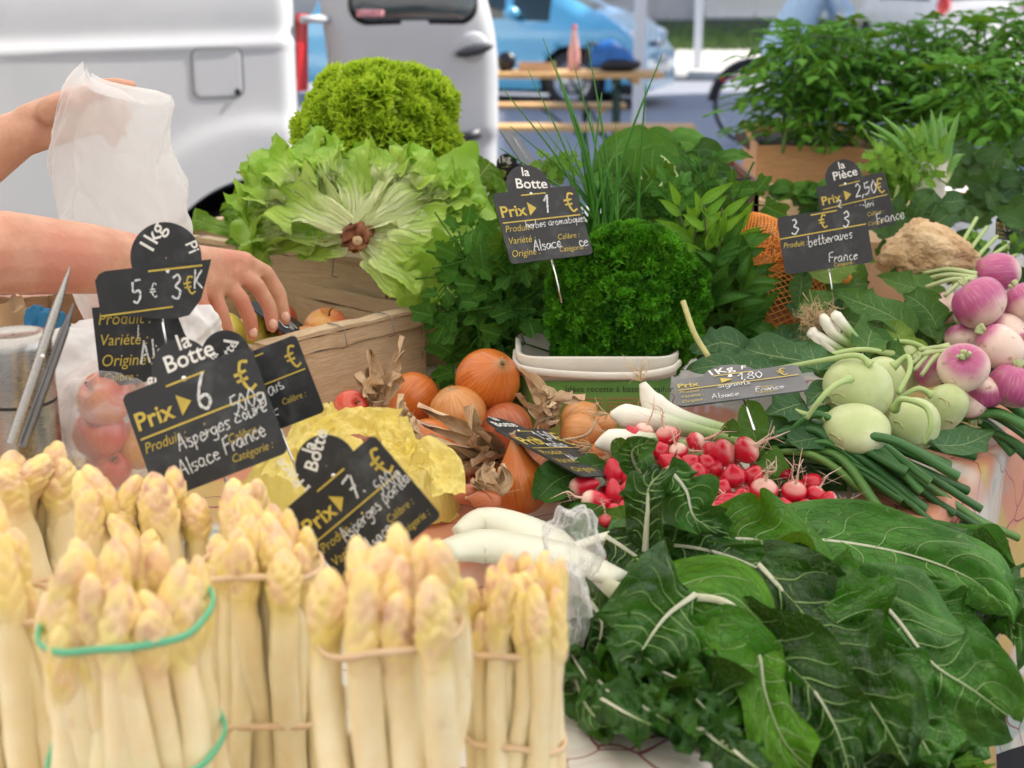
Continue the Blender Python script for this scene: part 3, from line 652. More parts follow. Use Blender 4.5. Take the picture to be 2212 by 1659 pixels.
# ------------------------------------------------------------------ body builder used for the two people
def remesh_body(name, cones, mat, parent, vox=.006, smooth=8, fac=.5):
    mb = MB()
    for a, b_, ra, rb in cones: mb.cone(a, b_, ra, rb)
    o = obj(name, mb, mat, parent)
    return bake(o, [('REMESH', dict(mode='VOXEL', voxel_size=vox)), ('SMOOTH', dict(factor=fac, iterations=smooth))])
m = Mat('skin', .5, .4, sss=.25, sssr=(1, .35, .2)); n1_ = m.noise(35, 4); n2_ = m.noise(9, 3)
m.set('Base Color', m.mix(m.rng(n2_, .4, .7, 0, .8), m.ramp(n1_, [(.3, (.52, .27, .18)), (.7, (.66, .38, .27))]), (.58, .22, .16))); m.bump(m.math('ADD', m.noise(160, 4), m.math('MULTIPLY', m.noise(38, 3, dist=1.2), 1.2)), .45, .002); m.b.inputs['Subsurface Scale'].default_value = .006
SKIN = m.done()
HAIR = simple('brown hair', (.06, .035, .02), .6, .4, 60, bump=.8)
def head(e, c, f, s=1.0):
    """c centre of the head, f facing direction"""
    M = np.stack([np.cross(f, [0, 0, 1.0]), f, [0, 0, 1.0]], 1); g = lambda x, y, z: c + M @ (np.array([x, y, z]) * s)
    mb = MB(); mb.ball(g(-.032, .085, .012), .012 * s, 10, 8); mb.ball(g(.032, .085, .012), .012 * s, 10, 8); obj('eyes', mb, simple('eye white', (.7, .7, .7), .2), e)
    mb = MB(); mb.ball(g(0, -.018, .035), np.array([.088, .1, .098]) * s, 20, 14, M); obj('hair', mb, HAIR, e)
    mb = MB(); mb.ball(g(0, .093, -.05), np.array([.025, .008, .008]) * s, 12, 8, M); obj('lips', mb, simple('lips', (.5, .16, .14), .5), e)
    return [(g(0, 0, .02), g(0, .0, .03), .085 * s, .09 * s), (g(0, .04, -.05), g(0, .03, -.02), .055 * s, .07 * s), (g(0, .1, -.012), g(0, .09, .02), .014 * s, .01 * s), (g(-.085, -.01, 0), g(-.085, -.01, .02), .016 * s, .018 * s), (g(.085, -.01, 0), g(.085, -.01, .02), .016 * s, .018 * s)]
# cyclist
cy_ = empty('person', (bbk + 0) * [1, 1, 0], 'cyclist in a light blue shirt riding past behind the stall', 'person')
hip = bq(.27, .90); sh = bq(.52, 1.40); hl = sh + up * .28 + ax * .08; cones = head(cy_, hl, ax)
cones += [(sh + up * .05, hl - up * .05, .06, .06), (hip, sh, .13, .14)]
for sg in (1, -1):
    s_ = sh + si * .17 * sg; el = s_ + ax * .2 - up * .24 + si * .05 * sg; ha = bq(.72, 1.07) + si * .27 * sg
    cones += [(s_, el, .05, .04), (el, ha, .038, .027), (ha, ha + ax * .06 + up * .0, .03, .022)]
    for k in range(4): cones.append((ha + ax * .03 + si * sg * (k - 1.5) * .02, ha + ax * .09 - up * .02 + si * sg * (k - 1.5) * .02, .01, .008))
    kn = hip + ax * .42 - up * (.16 if sg > 0 else .3); ft = bbk + si * .14 * sg + up * (-.12 if sg < 0 else .2)
    cones += [(hip + si * .08 * sg, kn + si * .1 * sg, .085, .06), (kn + si * .1 * sg, ft, .058, .04), (ft, ft + ax * .17 - up * .03, .04, .03)]
remesh_body('body', cones, SKIN, cy_, .014, 4)
cl = [(hip + up * .02, sh + up * .0, .165, .17), (hip - up * .10 - ax * .05, hip + up * .05, .19, .17)]
for sg in (1, -1):
    s_ = sh + si * .17 * sg; el = s_ + ax * .2 - up * .24 + si * .05 * sg; ha = bq(.72, 1.07) + si * .27 * sg
    cl += [(s_, el, .068, .058), (el, el * .15 + ha * .85, .055, .042)]
remesh_body('shirt', cl, simple('light blue cotton', (.50, .66, .80), .8, .08, 14, bump=.3), cy_, .016, 5)
cl = []
for sg in (1, -1):
    kn = hip + ax * .42 - up * (.16 if sg > 0 else .3); ft = bbk + si * .14 * sg + up * (-.12 if sg < 0 else .2)
    cl += [(hip + si * .08 * sg, kn + si * .1 * sg, .1, .075), (kn + si * .1 * sg, kn * .15 + ft * .85 + si * .015 * sg, .072, .055)]
remesh_body('trousers', cl, simple('dark denim', (.03, .045, .09), .8, .2, 20), cy_, .016, 5)
cl = []
for sg in (1, -1):
    ft = bbk + si * .14 * sg + up * (-.12 if sg < 0 else .2); remesh_body('shoe', [(ft - up * .02, ft + ax * .18 - up * .04, .05, .038)], BLACK, cy_, .012, 3)
# ================================================================== STALL BOARD AND CLOTH
def pt2(u, v): p = PZ(u, v, T); return p[:2]
K0 = pt2(1488, 1655); K1 = pt2(2128, 985); ke = nrm(K1 - K0); kn = np.array([ke[1], -ke[0]])      # right hand edge of the board
K2 = K1 + ke * 2.6
poly = np.array([[-.98, .52], [-.02, .56], [.075, .66], K0, K0 + ke * .3, K1 - ke * .1, K1, K1 + ke * .5, K1 + ke * 1.2, K2, K2 + np.array([-.9, .35]), [-.4, 3.2], [-.98, 2.6]])
# board: trestle table under the cloth
ST = empty('stall_table', (0, 1.6, 0), 'long stall board on trestles hidden under the printed tablecloth', 'table')
mb = MB(); c = poly.mean(0); n = len(poly)
Vt = np.vstack([np.c_[poly * .995 + c * .005, np.full(n, T - .006)], np.c_[poly * .995 + c * .005, np.full(n, T - .03)], [[c[0], c[1], T - .006]], [[c[0], c[1], T - .03]]])
mb.add(Vt, [[i, n + i, n + (i + 1) % n, (i + 1) % n] for i in range(n)], [[2 * n, i, (i + 1) % n] for i in range(n)] + [[2 * n + 1, n + (i + 1) % n, n + i] for i in range(n)])
obj('board', mb, simple('board wood', (.35, .24, .14), .8), ST, False)
for x, y in ((-.9, .75), (-.15, .8), (.25, 1.4), (-.9, 2.2), (.7, 2.3), (1.3, 3.4), (.1, 3.1)):
    mb = MB(); mb.box((x, y, (T - .03) / 2), (.05, .05, T - .03)); obj('leg', mb, simple('trestle wood', (.3, .2, .12), .8), ST, False)
# cloth: flat top plus hanging skirt with soft folds
m = Mat('printed tablecloth', .38, .5, coat=.25); co = m.co('Object'); nz = m.noise(3.2, 3, co=co)
n = m.n('ShaderNodeMix', data_type='VECTOR'); 
w1 = m.noise(6, 2, co=co); 
vo = m.n('ShaderNodeTexVoronoi', feature='DISTANCE_TO_EDGE'); vo.inputs['Scale'].default_value = 7
va = m.n('ShaderNodeVectorMath', operation='ADD'); m.put(va.inputs[0], co); cb = m.n('ShaderNodeTexNoise'); cb.inputs['Scale'].default_value = 5; m.put(cb.inputs['Vector'], co)
vs = m.n('ShaderNodeVectorMath', operation='SCALE'); vs.inputs['Scale'].default_value = .35; m.put(vs.inputs[0], cb.outputs[1]); m.put(va.inputs[1], vs.outputs[0]); m.put(vo.inputs['Vector'], va.outputs[0])
line = m.rng(vo.outputs[0], .013, .005); 
vo2 = m.n('ShaderNodeTexVoronoi', feature='F1'); vo2.inputs['Scale'].default_value = 9; m.put(vo2.inputs['Vector'], va.outputs[0])
wv = m.n('ShaderNodeTexWave', wave_type='RINGS'); wv.inputs['Scale'].default_value = 14; wv.inputs['Distortion'].default_value = 6; m.put(wv.inputs['Vector'], va.outputs[0])
base = m.mix(m.math('MULTIPLY', m.rng(wv.outputs[1], .7, .9), .18), (.66, .64, .58), (.45, .28, .26))
big = m.rng(m.noise(2.6, 2, co=co), .50, .54); base = m.mix(big, base, (.62, .27, .17))
yel = m.rng(m.noise(3.4, 2, co=m.co('Object', (1, 1.2, 1))), .6, .62); base = m.mix(m.math('MULTIPLY', yel, .8), base, (.55, .42, .12))
tq = m.rng(m.noise(4.4, 2, co=m.co('Object', (1.3, 1, 1))), .63, .65); base = m.mix(m.math('MULTIPLY', tq, .7), base, (.30, .42, .40))
m.set('Base Color', m.mix(line, base, (.28, .05, .09))); m.bump(m.noise(18, 4), .25, .01); CLOTH = m.done()
def along(poly, n):
    pp = np.vstack([poly, poly[:1]]); L = np.r_[0, np.cumsum(np.linalg.norm(np.diff(pp, axis=0), axis=1))]; t = np.linspace(0, L[-1], n)
    return np.stack([np.interp(t, L, pp[:, 0]), np.interp(t, L, pp[:, 1])], -1), t
per, tt = along(poly, 420); ker = np.ones(9) / 9
per = np.stack([np.convolve(np.pad(per[:, k], 4, 'wrap'), ker, 'valid') for k in (0, 1)], -1)
tg = nrm(np.roll(per, -1, 0) - np.roll(per, 1, 0)); ou = np.stack([tg[:, 1], -tg[:, 0]], -1)
rows = []
for s_ in (0.02, .35, .7, .92, .985): rows.append(np.c_[c + (per - c) * s_, np.full(420, T)])
for k, (o_, dz) in enumerate(((.0, -.001), (.008, -.006), (.012, -.018), (.014, -.05), (.02, -.12), (.03, -.22), (.04, -.34), (.05, -.46))):
    fold = np.sin(tt * 19 + 1.3 * np.sin(tt * 5)) * .028 * max(0, (k - 2) / 5)
    rows.append(np.c_[per + ou * (o_ + fold)[:, None] if np.ndim(fold) else per + ou * o_, np.full(420, T + dz)])
mb = MB(); G = np.array(rows); mb.grid(G[::-1] if False else G, True); cl = obj('tablecloth', mb, CLOTH)
tag(cl, 'white tablecloth printed with maroon outlines and coral flowers, draped over the stall board', 'tablecloth')

# ================================================================== CRATES
CRW = woodmat('poplar crate wood', (.50, .37, .23), (.66, .52, .35), 1.0, (1.2, 10, 12), .3)
CRD = woodmat('dark crate wood', (.22, .12, .06), (.32, .19, .1), 1.0, (1.2, 10, 12), .4)
CRR = woodmat('orange crate wood', (.42, .24, .11), (.55, .34, .17), 1.0, (1.2, 10, 12), .3)
WIRE = simple('wire staple', (.25, .25, .26), .4, .1, 60, metal=.8)
def plank(e, a, b_, h, th, mat, out, name='plank', jag=.0015):
    """board from a to b (bottom edge), height h, thickness th outwards"""
    a = np.asarray(a, float); b_ = np.asarray(b_, float); n = 14; t = np.linspace(0, 1, n)[:, None]; p = a + (b_ - a) * t
    r = np.random.default_rng(int(abs(a[0] * 9999 + a[2] * 777)) % 9999); tj = r.normal(0, jag, n); bj = r.normal(0, jag * .6, n)
    up = np.array([0, 0, 1.0]); o = np.asarray(out, float)
    ring = [p + up * bj[:, None], p + up * bj[:, None] + o * th, p + up * (h + tj)[:, None] + o * th, p + up * (h + tj)[:, None]]
    LL = np.linalg.norm(b_ - a); ua = np.stack([np.repeat(t * LL, 4, 1), np.tile(np.array([0, .01, h + .01, h + .02])[None] + (a[0] * 7 + a[2] * 3) % 5, (n, 1))], -1)
    mb = MB(); mb.grid(np.array(ring).transpose(1, 0, 2), True, ua); k = mb.n
    mb.Fq.append(np.array([[0, 1, 2, 3], [4 * n - 1, 4 * n - 2, 4 * n - 3, 4 * n - 4]]))
    return obj(name, mb, mat, e, False)
def staple(e, p, along_, out, h=.03):
    q = np.asarray(p, float); o = nrm(out); up = np.array([0, 0, 1.0])
    mb = MB(); mb.tube([q - o * .02 + up * .0015, q + up * .002, q + o * .012 + up * .0005, q + o * .0125 - up * h + along_ * .004, q + o * .006 - up * (h + .003)], .0008, 6); return obj('staple', mb, WIRE, e)
def crate(label, P0, ex, lx, ly, h, z0, mat, slats=1, gap=.012, top_rail=True, group=None, staples=(), posts=True, th=.005, cat='crate'):
    """P0: near right bottom corner (x,y); ex: unit direction of the side that runs to the left; ey: away"""
    ex = nrm(np.array([ex[0], ex[1], 0])); ey = np.array([ex[1], -ex[0], 0]);
    if ey[1] < 0: ey = -ey
    p0 = np.array([P0[0], P0[1], z0]); e = empty('wooden_crate', p0, label, cat, group)
    hs = (h - gap * (slats - 1)) / slats
    for k in range(slats):
        zz = np.array([0, 0, k * (hs + gap)])
        plank(e, p0 + zz, p0 + ex * lx + zz, hs, th, mat, -ey)                         # near
        plank(e, p0 + ey * ly + zz, p0 + ex * lx + ey * ly + zz, hs, th, mat, ey)            # far
        plank(e, p0 + zz + ey * .0, p0 + ey * ly + zz, hs, th, mat, -ex)                  # right
        plank(e, p0 + ex * lx + zz, p0 + ex * lx + ey * ly + zz, hs, th, mat, ex)            # left
    for k in range(5): 
        y0 = ly * (k + .08) / 5; plank(e, p0 + ey * y0 + np.array([0, 0, .004]), p0 + ey * y0 + ex * lx + np.array([0, 0, .004]), .004, ly / 5 * .86, mat, ey, 'bottom_slat', 0)
    if top_rail:
        for a, b_, o in ((p0, p0 + ex * lx, -ey), (p0 + ey * ly, p0 + ex * lx + ey * ly, ey), (p0, p0 + ey * ly, -ex), (p0 + ex * lx, p0 + ex * lx + ey * ly, ex)):
            zz = np.array([0, 0, h + .002]); plank(e, a + zz - o * .012, b_ + zz - o * .012, .007, .019, mat, o, 'rim_slat', .0008)
    if posts:
        for a in (p0 + ex * .008 + ey * .008, p0 + ex * (lx - .008) + ey * .008, p0 + ey * (ly - .008) + ex * .008, p0 + ex * (lx - .008) + ey * (ly - .008)):
            mb = MB(); mb.box(a + np.array([0, 0, h / 2]), (.014, .014, h - .004), np.stack([ex, ey, [0, 0, 1]], 1)); obj('corner_post', mb, mat, e, False)
    for side, f in staples:
        if side == 'near': staple(e, p0 + ex * lx * f - ey * th + np.array([0, 0, h + .0095]), ex, -ey)
        else: staple(e, p0 + ey * ly * f - ex * th + np.array([0, 0, h + .0095]), ey, -ex)
    return e, p0, ex, ey
# the lettuce crate and the slatted crate beside it
a = P(835, 562, 2.0); b_ = P(405, 508, 2.2)
crate('tall pale wooden crate carrying the lettuces, two wire staples on its rim', a[:2], (b_ - a)[:2], .46, .34, a[2] - T - .009, T, CRW, 1, staples=(('near', .18), ('near', .5), ('near', .78)))
a = P(1062, 662, 2.02); b_ = P(842, 597, 2.02)
crate('pale two slat crate standing between the lettuce crate and the herbs', P(1080, 700, 2.06)[:2], (-.97, .02), .165, .26, .172, T, CRW, 2, gap=.02, top_rail=False)
# the apple crate in front
a = P(912, 641, 1.90); b_ = P(562, 741, 1.69); dirx = nrm((b_ - a) * [1, 1, 0])
APC, ap0, aex, aey = crate('low open wooden crate of apples with a stapled rim', b_[:2], np.array([-.93, .12]), .30, .01, .01, T, CRW) if False else (None, None, None, None)
def crate2(label, A, Bc, width, h, z0, mat, staples=(), name='wooden_crate'):
    """right hand side panel runs from A (near) to Bc (far); the crate extends to the left of it"""
    A = np.array([A[0], A[1], z0]); Bc = np.array([Bc[0], Bc[1], z0]); ey = nrm(Bc - A); ly = np.linalg.norm(Bc - A); out = np.array([ey[1], -ey[0], 0]); ex = -out
    e = empty(name, A, label, 'crate'); up = np.array([0, 0, 1.0])
    hr = h * .16
    for nm, z1, hh, th in (('plank', 0, h - hr - .002, .005), ('top_slat', h - hr, hr, .009)):
        plank(e, A + up * z1, Bc + up * z1, hh, th, mat, out, nm); plank(e, A + up * z1 + ex * width, Bc + up * z1 + ex * width, hh, th, mat, ex, nm)
        plank(e, A + up * z1, A + up * z1 + ex * width, hh, th, mat, -ey, nm); plank(e, Bc + up * z1, Bc + up * z1 + ex * width, hh, th, mat, ey, nm)
    for k in range(5): plank(e, A + ey * ly * (k + .06) / 5 + up * .004, A + ey * ly * (k + .06) / 5 + ex * width + up * .004, .004, ly / 5 * .88, mat, ey, 'bottom_slat', 0)
    for a in (A + ex * .009 + ey * .009, Bc + ex * .009 - ey * .009, A + ex * (width - .009) + ey * .009, Bc + ex * (width - .009) - ey * .009):
        mb = MB(); mb.box(a + up * h / 2, (.016, .016, h - .001), np.stack([ex, ey, up], 1)); obj('corner_post', mb, mat, e, False)
    plank(e, A + up * (h + .001) + ex * .012, Bc + up * (h + .001) + ex * .012, .005, .024, mat, out, 'rim_slat', .0006)
    for f in staples: staple(e, A + ey * ly * f + up * (h + .007) + out * .010, ey, out, .026)
    for z1 in (.25, .5, .78):
        mb = MB(); q = Bc - ey * .008 + up * h * z1 + out * .0056; mb.tube([q - up * .006, q + out * .001, q + up * .006], .0007, 5); obj('nail_staple', mb, WIRE, e)
    return e, A, ex, ey, ly
apc = crate2('low wooden crate of apples whose front panel faces the onions', b_[:2], a[:2], .34, b_[2] - T - .006, T, CRW, (.42, .72))
# crates at the back for the seedlings
crate('orange brown wooden box holding the tomato seedlings', P(1905, 380, 3.1)[:2], (-.99, .1), P(1905, 380, 3.1)[0] - P(1642, 360, 3.1)[0], .5, P(1700, 312, 3.15)[2] - T, T, CRR, 1, gap=.006, top_rail=False)
crate('shallow pale crate in front of the seedling box', P(1905, 430, 2.72)[:2], (-1, .06), .24, .22, .14, T, CRW, 1)
# brown plastic vegetable crate with open grid
pc = empty('plastic_crate', P(1600, 480, 2.3) * [1, 1, 0] + [0, 0, T], 'brown plastic crate with a grid side beside the spinach', 'crate')
m_ = simple('brown plastic', (.16, .075, .045), .5, .1, 30); q0 = P(1636, 400, 2.32); q0[2] = T; L1, L2, HH = .22, .25, P(1636, 388, 2.32)[2] - T
for (a, b_, o) in ((q0, q0 + [-L1, 0, 0], (0, -1, 0)), (q0, q0 + [0, L2, 0], (1, 0, 0)), (q0 + [0, L2, 0], q0 + [-L1, L2, 0], (0, 1, 0)), (q0 + [-L1, 0, 0], q0 + [-L1, L2, 0], (-1, 0, 0))):
    d_ = nrm(b_ - a); L_ = np.linalg.norm(b_ - a)
    mb = MB()
    for z in np.linspace(.0, HH - .012, 5): mb.box((a + b_) / 2 + [0, 0, z + .006], tuple(abs(d_) * L_ + np.array([.006, .006, .010])))
    for t in np.linspace(0, 1, 12): mb.box(a + (b_ - a) * t + [0, 0, HH / 2], (.0065, .0065, HH - .001))
    obj('grid_side', mb, m_, pc, False)
mb = MB(); mb.box(q0 + [-L1 / 2, L2 / 2, .004], (L1, L2, .004)); obj('base', mb, m_, pc, False)
# back left dark box
crate('dark brown wooden box at the left edge behind the apples', P(110, 700, 1.95)[:2], (-1, 0), .28, .3, P(60, 640, 1.95)[2] - T, T, CRD, 2, gap=.004, top_rail=False)
mb = MB(); q = P(1800, 470, 2.5); mb.box((q[0], 2.55, T + .06), (.34, .22, .12)); cb_ = obj('cardboard_box', mb, simple('corrugated cardboard', (.46, .31, .19), .85, .08, 12, bump=.2), smooth=False); tag(cb_, 'plain cardboard box behind the beetroot sign', 'box')

# ================================================================== LEAF BUILDER
def _f(x): return x
def leaf(spine, width, nh, shape='chard', nv=34, nu=19, ruff=.15, rfreq=9, cup=.15, lobes=0, seed=0, puck=.0, slope=1.0, veins=7, twist=0, jag=0, fold=0, billow=0, crink=0):
    r = np.random.default_rng(seed); sp = crom(spine, nv); t = np.linspace(0, 1, nv); u = np.linspace(-1, 1, nu)
    Tn = nrm(np.gradient(sp, axis=0)); nh = np.asarray(nh, float)
    nh = np.broadcast_to(nh, (nv, 3)) if nh.ndim == 1 else crom(nh, nv)
    Sd = nrm(np.cross(Tn, nh)); N = np.cross(Sd, Tn)
    if twist:
        a = twist * t; Sd, N = Sd * np.cos(a)[:, None] + N * np.sin(a)[:, None], N * np.cos(a)[:, None] - Sd * np.sin(a)[:, None]
    L = np.sum(np.linalg.norm(np.diff(sp, axis=0), axis=1))
    if shape == 'chard': w = np.sin(np.pi * np.clip(t * .97 + .02, 0, 1) ** .72) ** .62
    elif shape == 'oval': w = np.sin(np.pi * t ** .9) ** .8
    elif shape == 'lance': w = np.sin(np.pi * t ** .8) ** 1.05
    elif shape == 'fan': w = np.clip(t, 0, 1) ** .8 * (1 - .45 * np.clip((t - .75) / .25, 0, 1) ** 3) + .08
    elif shape == 'stalk': w = .16 + .84 * (np.clip((t - .3) / .15, 0, 1) ** 1.3) * np.cos(np.clip((t - .55) / .45, 0, 1) * np.pi / 2) ** .6
    elif shape == 'blade': w = np.minimum(1, t * 8 + .4) * (1 - t ** 3)
    else: w = np.ones(nv)
    w = np.broadcast_to(w[:, None], (nv, nu)).copy()
    side = np.where(u < 0, 0, 1)
    if lobes:
        for sd_ in (0, 1):
            ph = r.random() * 6; mod = 1 - lobes * (.5 + .5 * np.sin(t * rfreq * 2.1 + ph + 1.2 * np.sin(t * 7 + ph)))
            w[:, side == sd_] *= mod[:, None]
    if jag: w *= 1 + jag * ((np.abs((t * 26) % 1 - .5) * 2)[:, None] - .5)
    w = w * width / 2; au = np.abs(u)[None, :]
    ph = r.random(6) * 6.28
    ru = np.zeros((nv, nu))
    for sd_ in (0, 1):
        for k, (fq, am) in enumerate(((1, .6), (1.9, .35), (3.7, .2))):
            ru[:, side == sd_] += am * np.sin(t * rfreq * fq + ph[k] + sd_ * 2.1 + 1.1 * np.sin(t * 5 + ph[k + 3]))[:, None]
    ru = ru * au ** 2.2 * ruff * width * np.clip(t * 4, 0, 1)[:, None]
    off = ru + cup * width * (au ** 2) * 0.5 - fold * width * au * .5
    if puck:
        x = au; s = t[:, None] * veins - x * slope + np.where(u > 0, .43, 0)[None, :]
        off = off + puck * width * (np.abs(np.sin(np.pi * s)) ** .7) * np.minimum(1, au * 5) * (1 - au * .4) + puck * .6 * width * fnoise(u[None, :] * 7, t[:, None] * 12, s=seed)
    off = off + crink * width * np.clip(au * 4, .0, 1) * (fnoise(u[None, :] * 7 + seed, t[:, None] * 19, s=seed + 9) + .5 * np.abs(fnoise(u[None, :] * 12 + seed, t[:, None] * 30, s=seed + 10)))
    off = off + billow * width * fnoise(u[None, :] * 1.9 + seed, t[:, None] * 5.2, s=seed + 7) * np.minimum(1, au * 2.2)
    shrink = 1 - .25 * np.abs(cup) * au
    G = sp[:, None] + Sd[:, None] * (u[None, :, None] * (w * shrink)[..., None]) + N[:, None] * off[..., None]
    # along-edge wave moves the rim along the spine a bit
    G = G + Tn[:, None] * (au ** 2 * .12 * width * np.sin(t * rfreq * 1.3 + ph[4])[:, None])[..., None]
    uu, vv = np.meshgrid((u + 1) / 2, t)
    return G, np.stack([uu, vv], -1), sp, N, Sd, w
def leaf_mb(*a, **k):
    G, uv, sp, N, Sd, w = leaf(*a, **k); mb = MB(); mb.grid(G, uv=uv); return mb, sp, N, Sd, w
# ================================================================== WHITE ASPARAGUS
m = Mat('asparagus', .32, .5, sss=.3, sssr=(1, .75, .4)); uvs = m.sep(m.co('UV')); t = uvs[1]
n = m.noise(30, 4); n2 = m.noise(70, 3); rnd = m.rand()
body = m.mix(m.rng(n, .35, .7), (.86, .73, .45), (.91, .82, .58))
body = m.mix(m.rng(m.noise(5, 2, co=m.co('Object', (6, 6, 1))), .45, .75, 0, .5), body, (.78, .56, .28))
tip = m.mix(m.rng(m.noise(55, 2), .42, .62), (.88, .70, .30), (.86, .62, .38))
tip = m.mix(m.math('MULTIPLY', m.rng(m.noise(38, 2), .5, .66), m.rng(rnd, .15, .9, .2, .9)), tip, (.60, .34, .27))
tip = m.mix(m.math('MULTIPLY', m.rng(m.noise(20, 2), .5, .65), m.rng(rnd, .8, .2, 0, .7)), tip, (.72, .6, .1))
col = m.mix(m.rng(t, .66, .86), body, tip); col = m.mix(m.rng(t, .12, .0, 0, .5), col, (.72, .58, .36))
col = m.mix(m.math('MULTIPLY', m.rng(n2, .66, .76), .25), col, (.45, .22, .12))
m.set('Base Color', col); m.bump(m.math('ADD', m.noise(26, 4, co=m.co('Object', (3, 3, .5))), m.math('MULTIPLY', n2, .4)), .35, .0015); m.b.inputs['Subsurface Scale'].default_value = .006
ASP = m.done()
def spear_mesh(seed, r0=.0105, L=.22, fat=1.0):
    r = np.random.default_rng(seed); nz, na = 150, 52; t = np.linspace(0, 1, nz) ** .78; th = np.linspace(0, 2 * np.pi, na, endpoint=False)
    hl = r.uniform(.16, .23)                                       # head share of the length
    h = t * L; TT, TH = np.meshgrid(t, th, indexing='ij')
    base = r0 * (1.16 - .22 * t); k = np.clip((t - (1 - hl)) / hl, 0, 1)
    open_ = r.choice([.0, .08, .16, .3])
    base = base * (1 + (open_ * .6 - .06) * np.sin(np.pi * np.clip(k * 1.1, 0, 1))) * np.sqrt(np.clip(1 - k ** 3.0, 0, 1))
    base[-1] = 1e-4; Rr = np.repeat(base[:, None], na, 1)
    bump = np.zeros_like(Rr); n_h = int(26 + 10 * r.random())
    sc_ = []
    for i in range(n_h):
        q = i / (n_h - 1); sc_.append((1 - hl + hl * (q ** .85) * .98 - .02, i * 2.399 + r.normal(0, .15), .85 * (1 - q * .35), hl * .22 * (1 - .4 * q), (.22 + .09 * r.random()) * (1 + open_ * .9) * (1 - .3 * q)))
    for q in (.18, .34, .46, .56, .64, .71): sc_.append((q + r.normal(0, .015), r.random() * 6.28, .8, .085, .13))
    for (tc, ac, wa, wt, amp) in sc_:                                   # pointed overlapping bracts
        da = (TH - ac + np.pi) % (2 * np.pi) - np.pi; x = (TT - tc) / wt
        wloc = wa * np.clip(1 - np.clip(x, 0, 1) ** 1.3, 0, 1) * (x > -1.2)
        prof_ = np.clip((x + 1.0), 0, 1) ** .8 * np.where(x > 1, 0, 1) * (1 + .35 * np.clip(x, 0, 1))
        inside = np.clip(1 - (np.abs(da) / np.maximum(wloc, 1e-3)) ** 2.5, 0, 1) ** .6
        bump = np.maximum(bump, amp * prof_ * inside)
    Rr = Rr * (1 + bump) + .0 * Rr
    Rr *= 1 + .03 * fnoise(np.cos(TH) * 2, np.sin(TH) * 2, TT * 9, seed)
    bend = r.normal(0, .010, 2); w2 = r.normal(0, .004, 2); cx = bend[0] * (TT ** 2) + w2[0] * np.sin(TT * 7); cyy = bend[1] * TT ** 2 + w2[1] * np.sin(TT * 6 + 1)
    hook = r.normal(0, .25) if r.random() < .25 else 0
    kk = np.clip((TT - .85) / .15, 0, 1) ** 2; cx = cx + hook * .03 * kk
    G = np.stack([cx + Rr * np.cos(TH), cyy + Rr * np.sin(TH), TT * L - .003 * abs(hook) * kk], -1)
    uu, vv = TH / 6.283, TT; mb = MB(); mb.grid(G, True, np.stack([uu, vv], -1))
    c = mb.n; mb.V.append(np.array([[0, 0, 0.0]])); mb.UV.append(np.array([[.5, 0]])); mb.n += 1; j = np.arange(na); mb.Ft.append(np.stack([(j + 1) % na, j, np.full(na, c)], -1))
    return mb.mesh('spear', ASP)
SPEARS = [spear_mesh(100 + i) for i in range(14)]
BAND = simple('rubber band beige', (.72, .52, .33), .55, .1, 60); BANDG = simple('rubber band green', (.12, .50, .30), .5, .1, 60)
def bundle(label, u0, u1, vtip, d, rs, bands, lean=(0, 0), taper=.90, dep=.9, seed=0, vary=.014, tint=None):
    """u0..u1: outline at the tips; rs: spear radius in metres; bands: [(v at front, material)]"""
    r = np.random.default_rng(seed); pc = P((u0 + u1) / 2, vtip, d); ztop = pc[2]; H = ztop - T
    half = (u1 - u0) / 2 * mpp(vtip, d); e = empty('asparagus_bundle', (pc[0], pc[1], T), label, 'asparagus bundle', 'bundles of white asparagus')
    sc_ = rs / .0105; Lz = H / .22; pts = []; step = rs * 1.9
    ny = int(half * dep / (step * .87)) + 1
    for iy in range(-ny, ny + 1):
        for ix in range(-12, 13):
            x = (ix + (iy % 2) * .5) * step; y = iy * step * .87
            if (x / max(half - rs * .6, 1e-3)) ** 2 + (y / max(half * dep - rs * .6, 1e-3)) ** 2 <= 1: pts.append((x, y))
    for i, (x, y) in enumerate(pts):
        x += r.normal(0, rs * .12); y += r.normal(0, rs * .12)
        zs = Lz * (1 + r.normal(0, vary) / .22 * 1.0); zs = min(zs, Lz * 1.07)
        # base spread wider than the top
        bx, by = x / taper * 1.0, y / taper; tx, ty_ = x + lean[0], y + lean[1]
        dvec = nrm(np.array([tx - bx + r.normal(0, .003), ty_ - by + r.normal(0, .003), H])); rot = basis(dvec) @ rotz(r.random() * 6.28)
        ds = sc_ * (1 + r.normal(0, .07)); inst('spear', SPEARS[r.integers(14)], e, (pc[0] + bx, pc[1] + by, T), quat(rot), (ds, ds, zs))
    for vb, bm in bands:
        # height where the band crosses the front of the bundle
        yf = pc[1] - half * dep; z = P(0, vb, yf)[2]; f = (z - T) / H; kx = half / taper + (half - half / taper) * f; th = np.linspace(0, 2 * np.pi, 61)
        rr = 1 + .012 * np.sin(th * 9 + seed); q = np.stack([pc[0] + lean[0] * f + (kx + rs * .05) * rr * np.cos(th), pc[1] + lean[1] * f + (kx * dep + rs * .05) * rr * np.sin(th), z + .006 * np.sin(th + seed) + .003 * np.sin(3 * th)], -1)
        mb = MB(); mb.tube(q, .0016, 8, False, flat=1.6 if bm is BANDG else 1.5, up=(0, 0, 1)); obj('rubber_band', mb, bm, e)
    return e
bundle('asparagus bundle held by a green rubber band in the foreground', 80, 445, 1205, .78, .0086, [(1400, BANDG), (1690, BANDG)], seed=1)
bundle('thickest asparagus spears, bundle with a beige band right of the middle foreground', 690, 992, 1215, .78, .0098, [(1425, BAND)], seed=2, vary=.008)
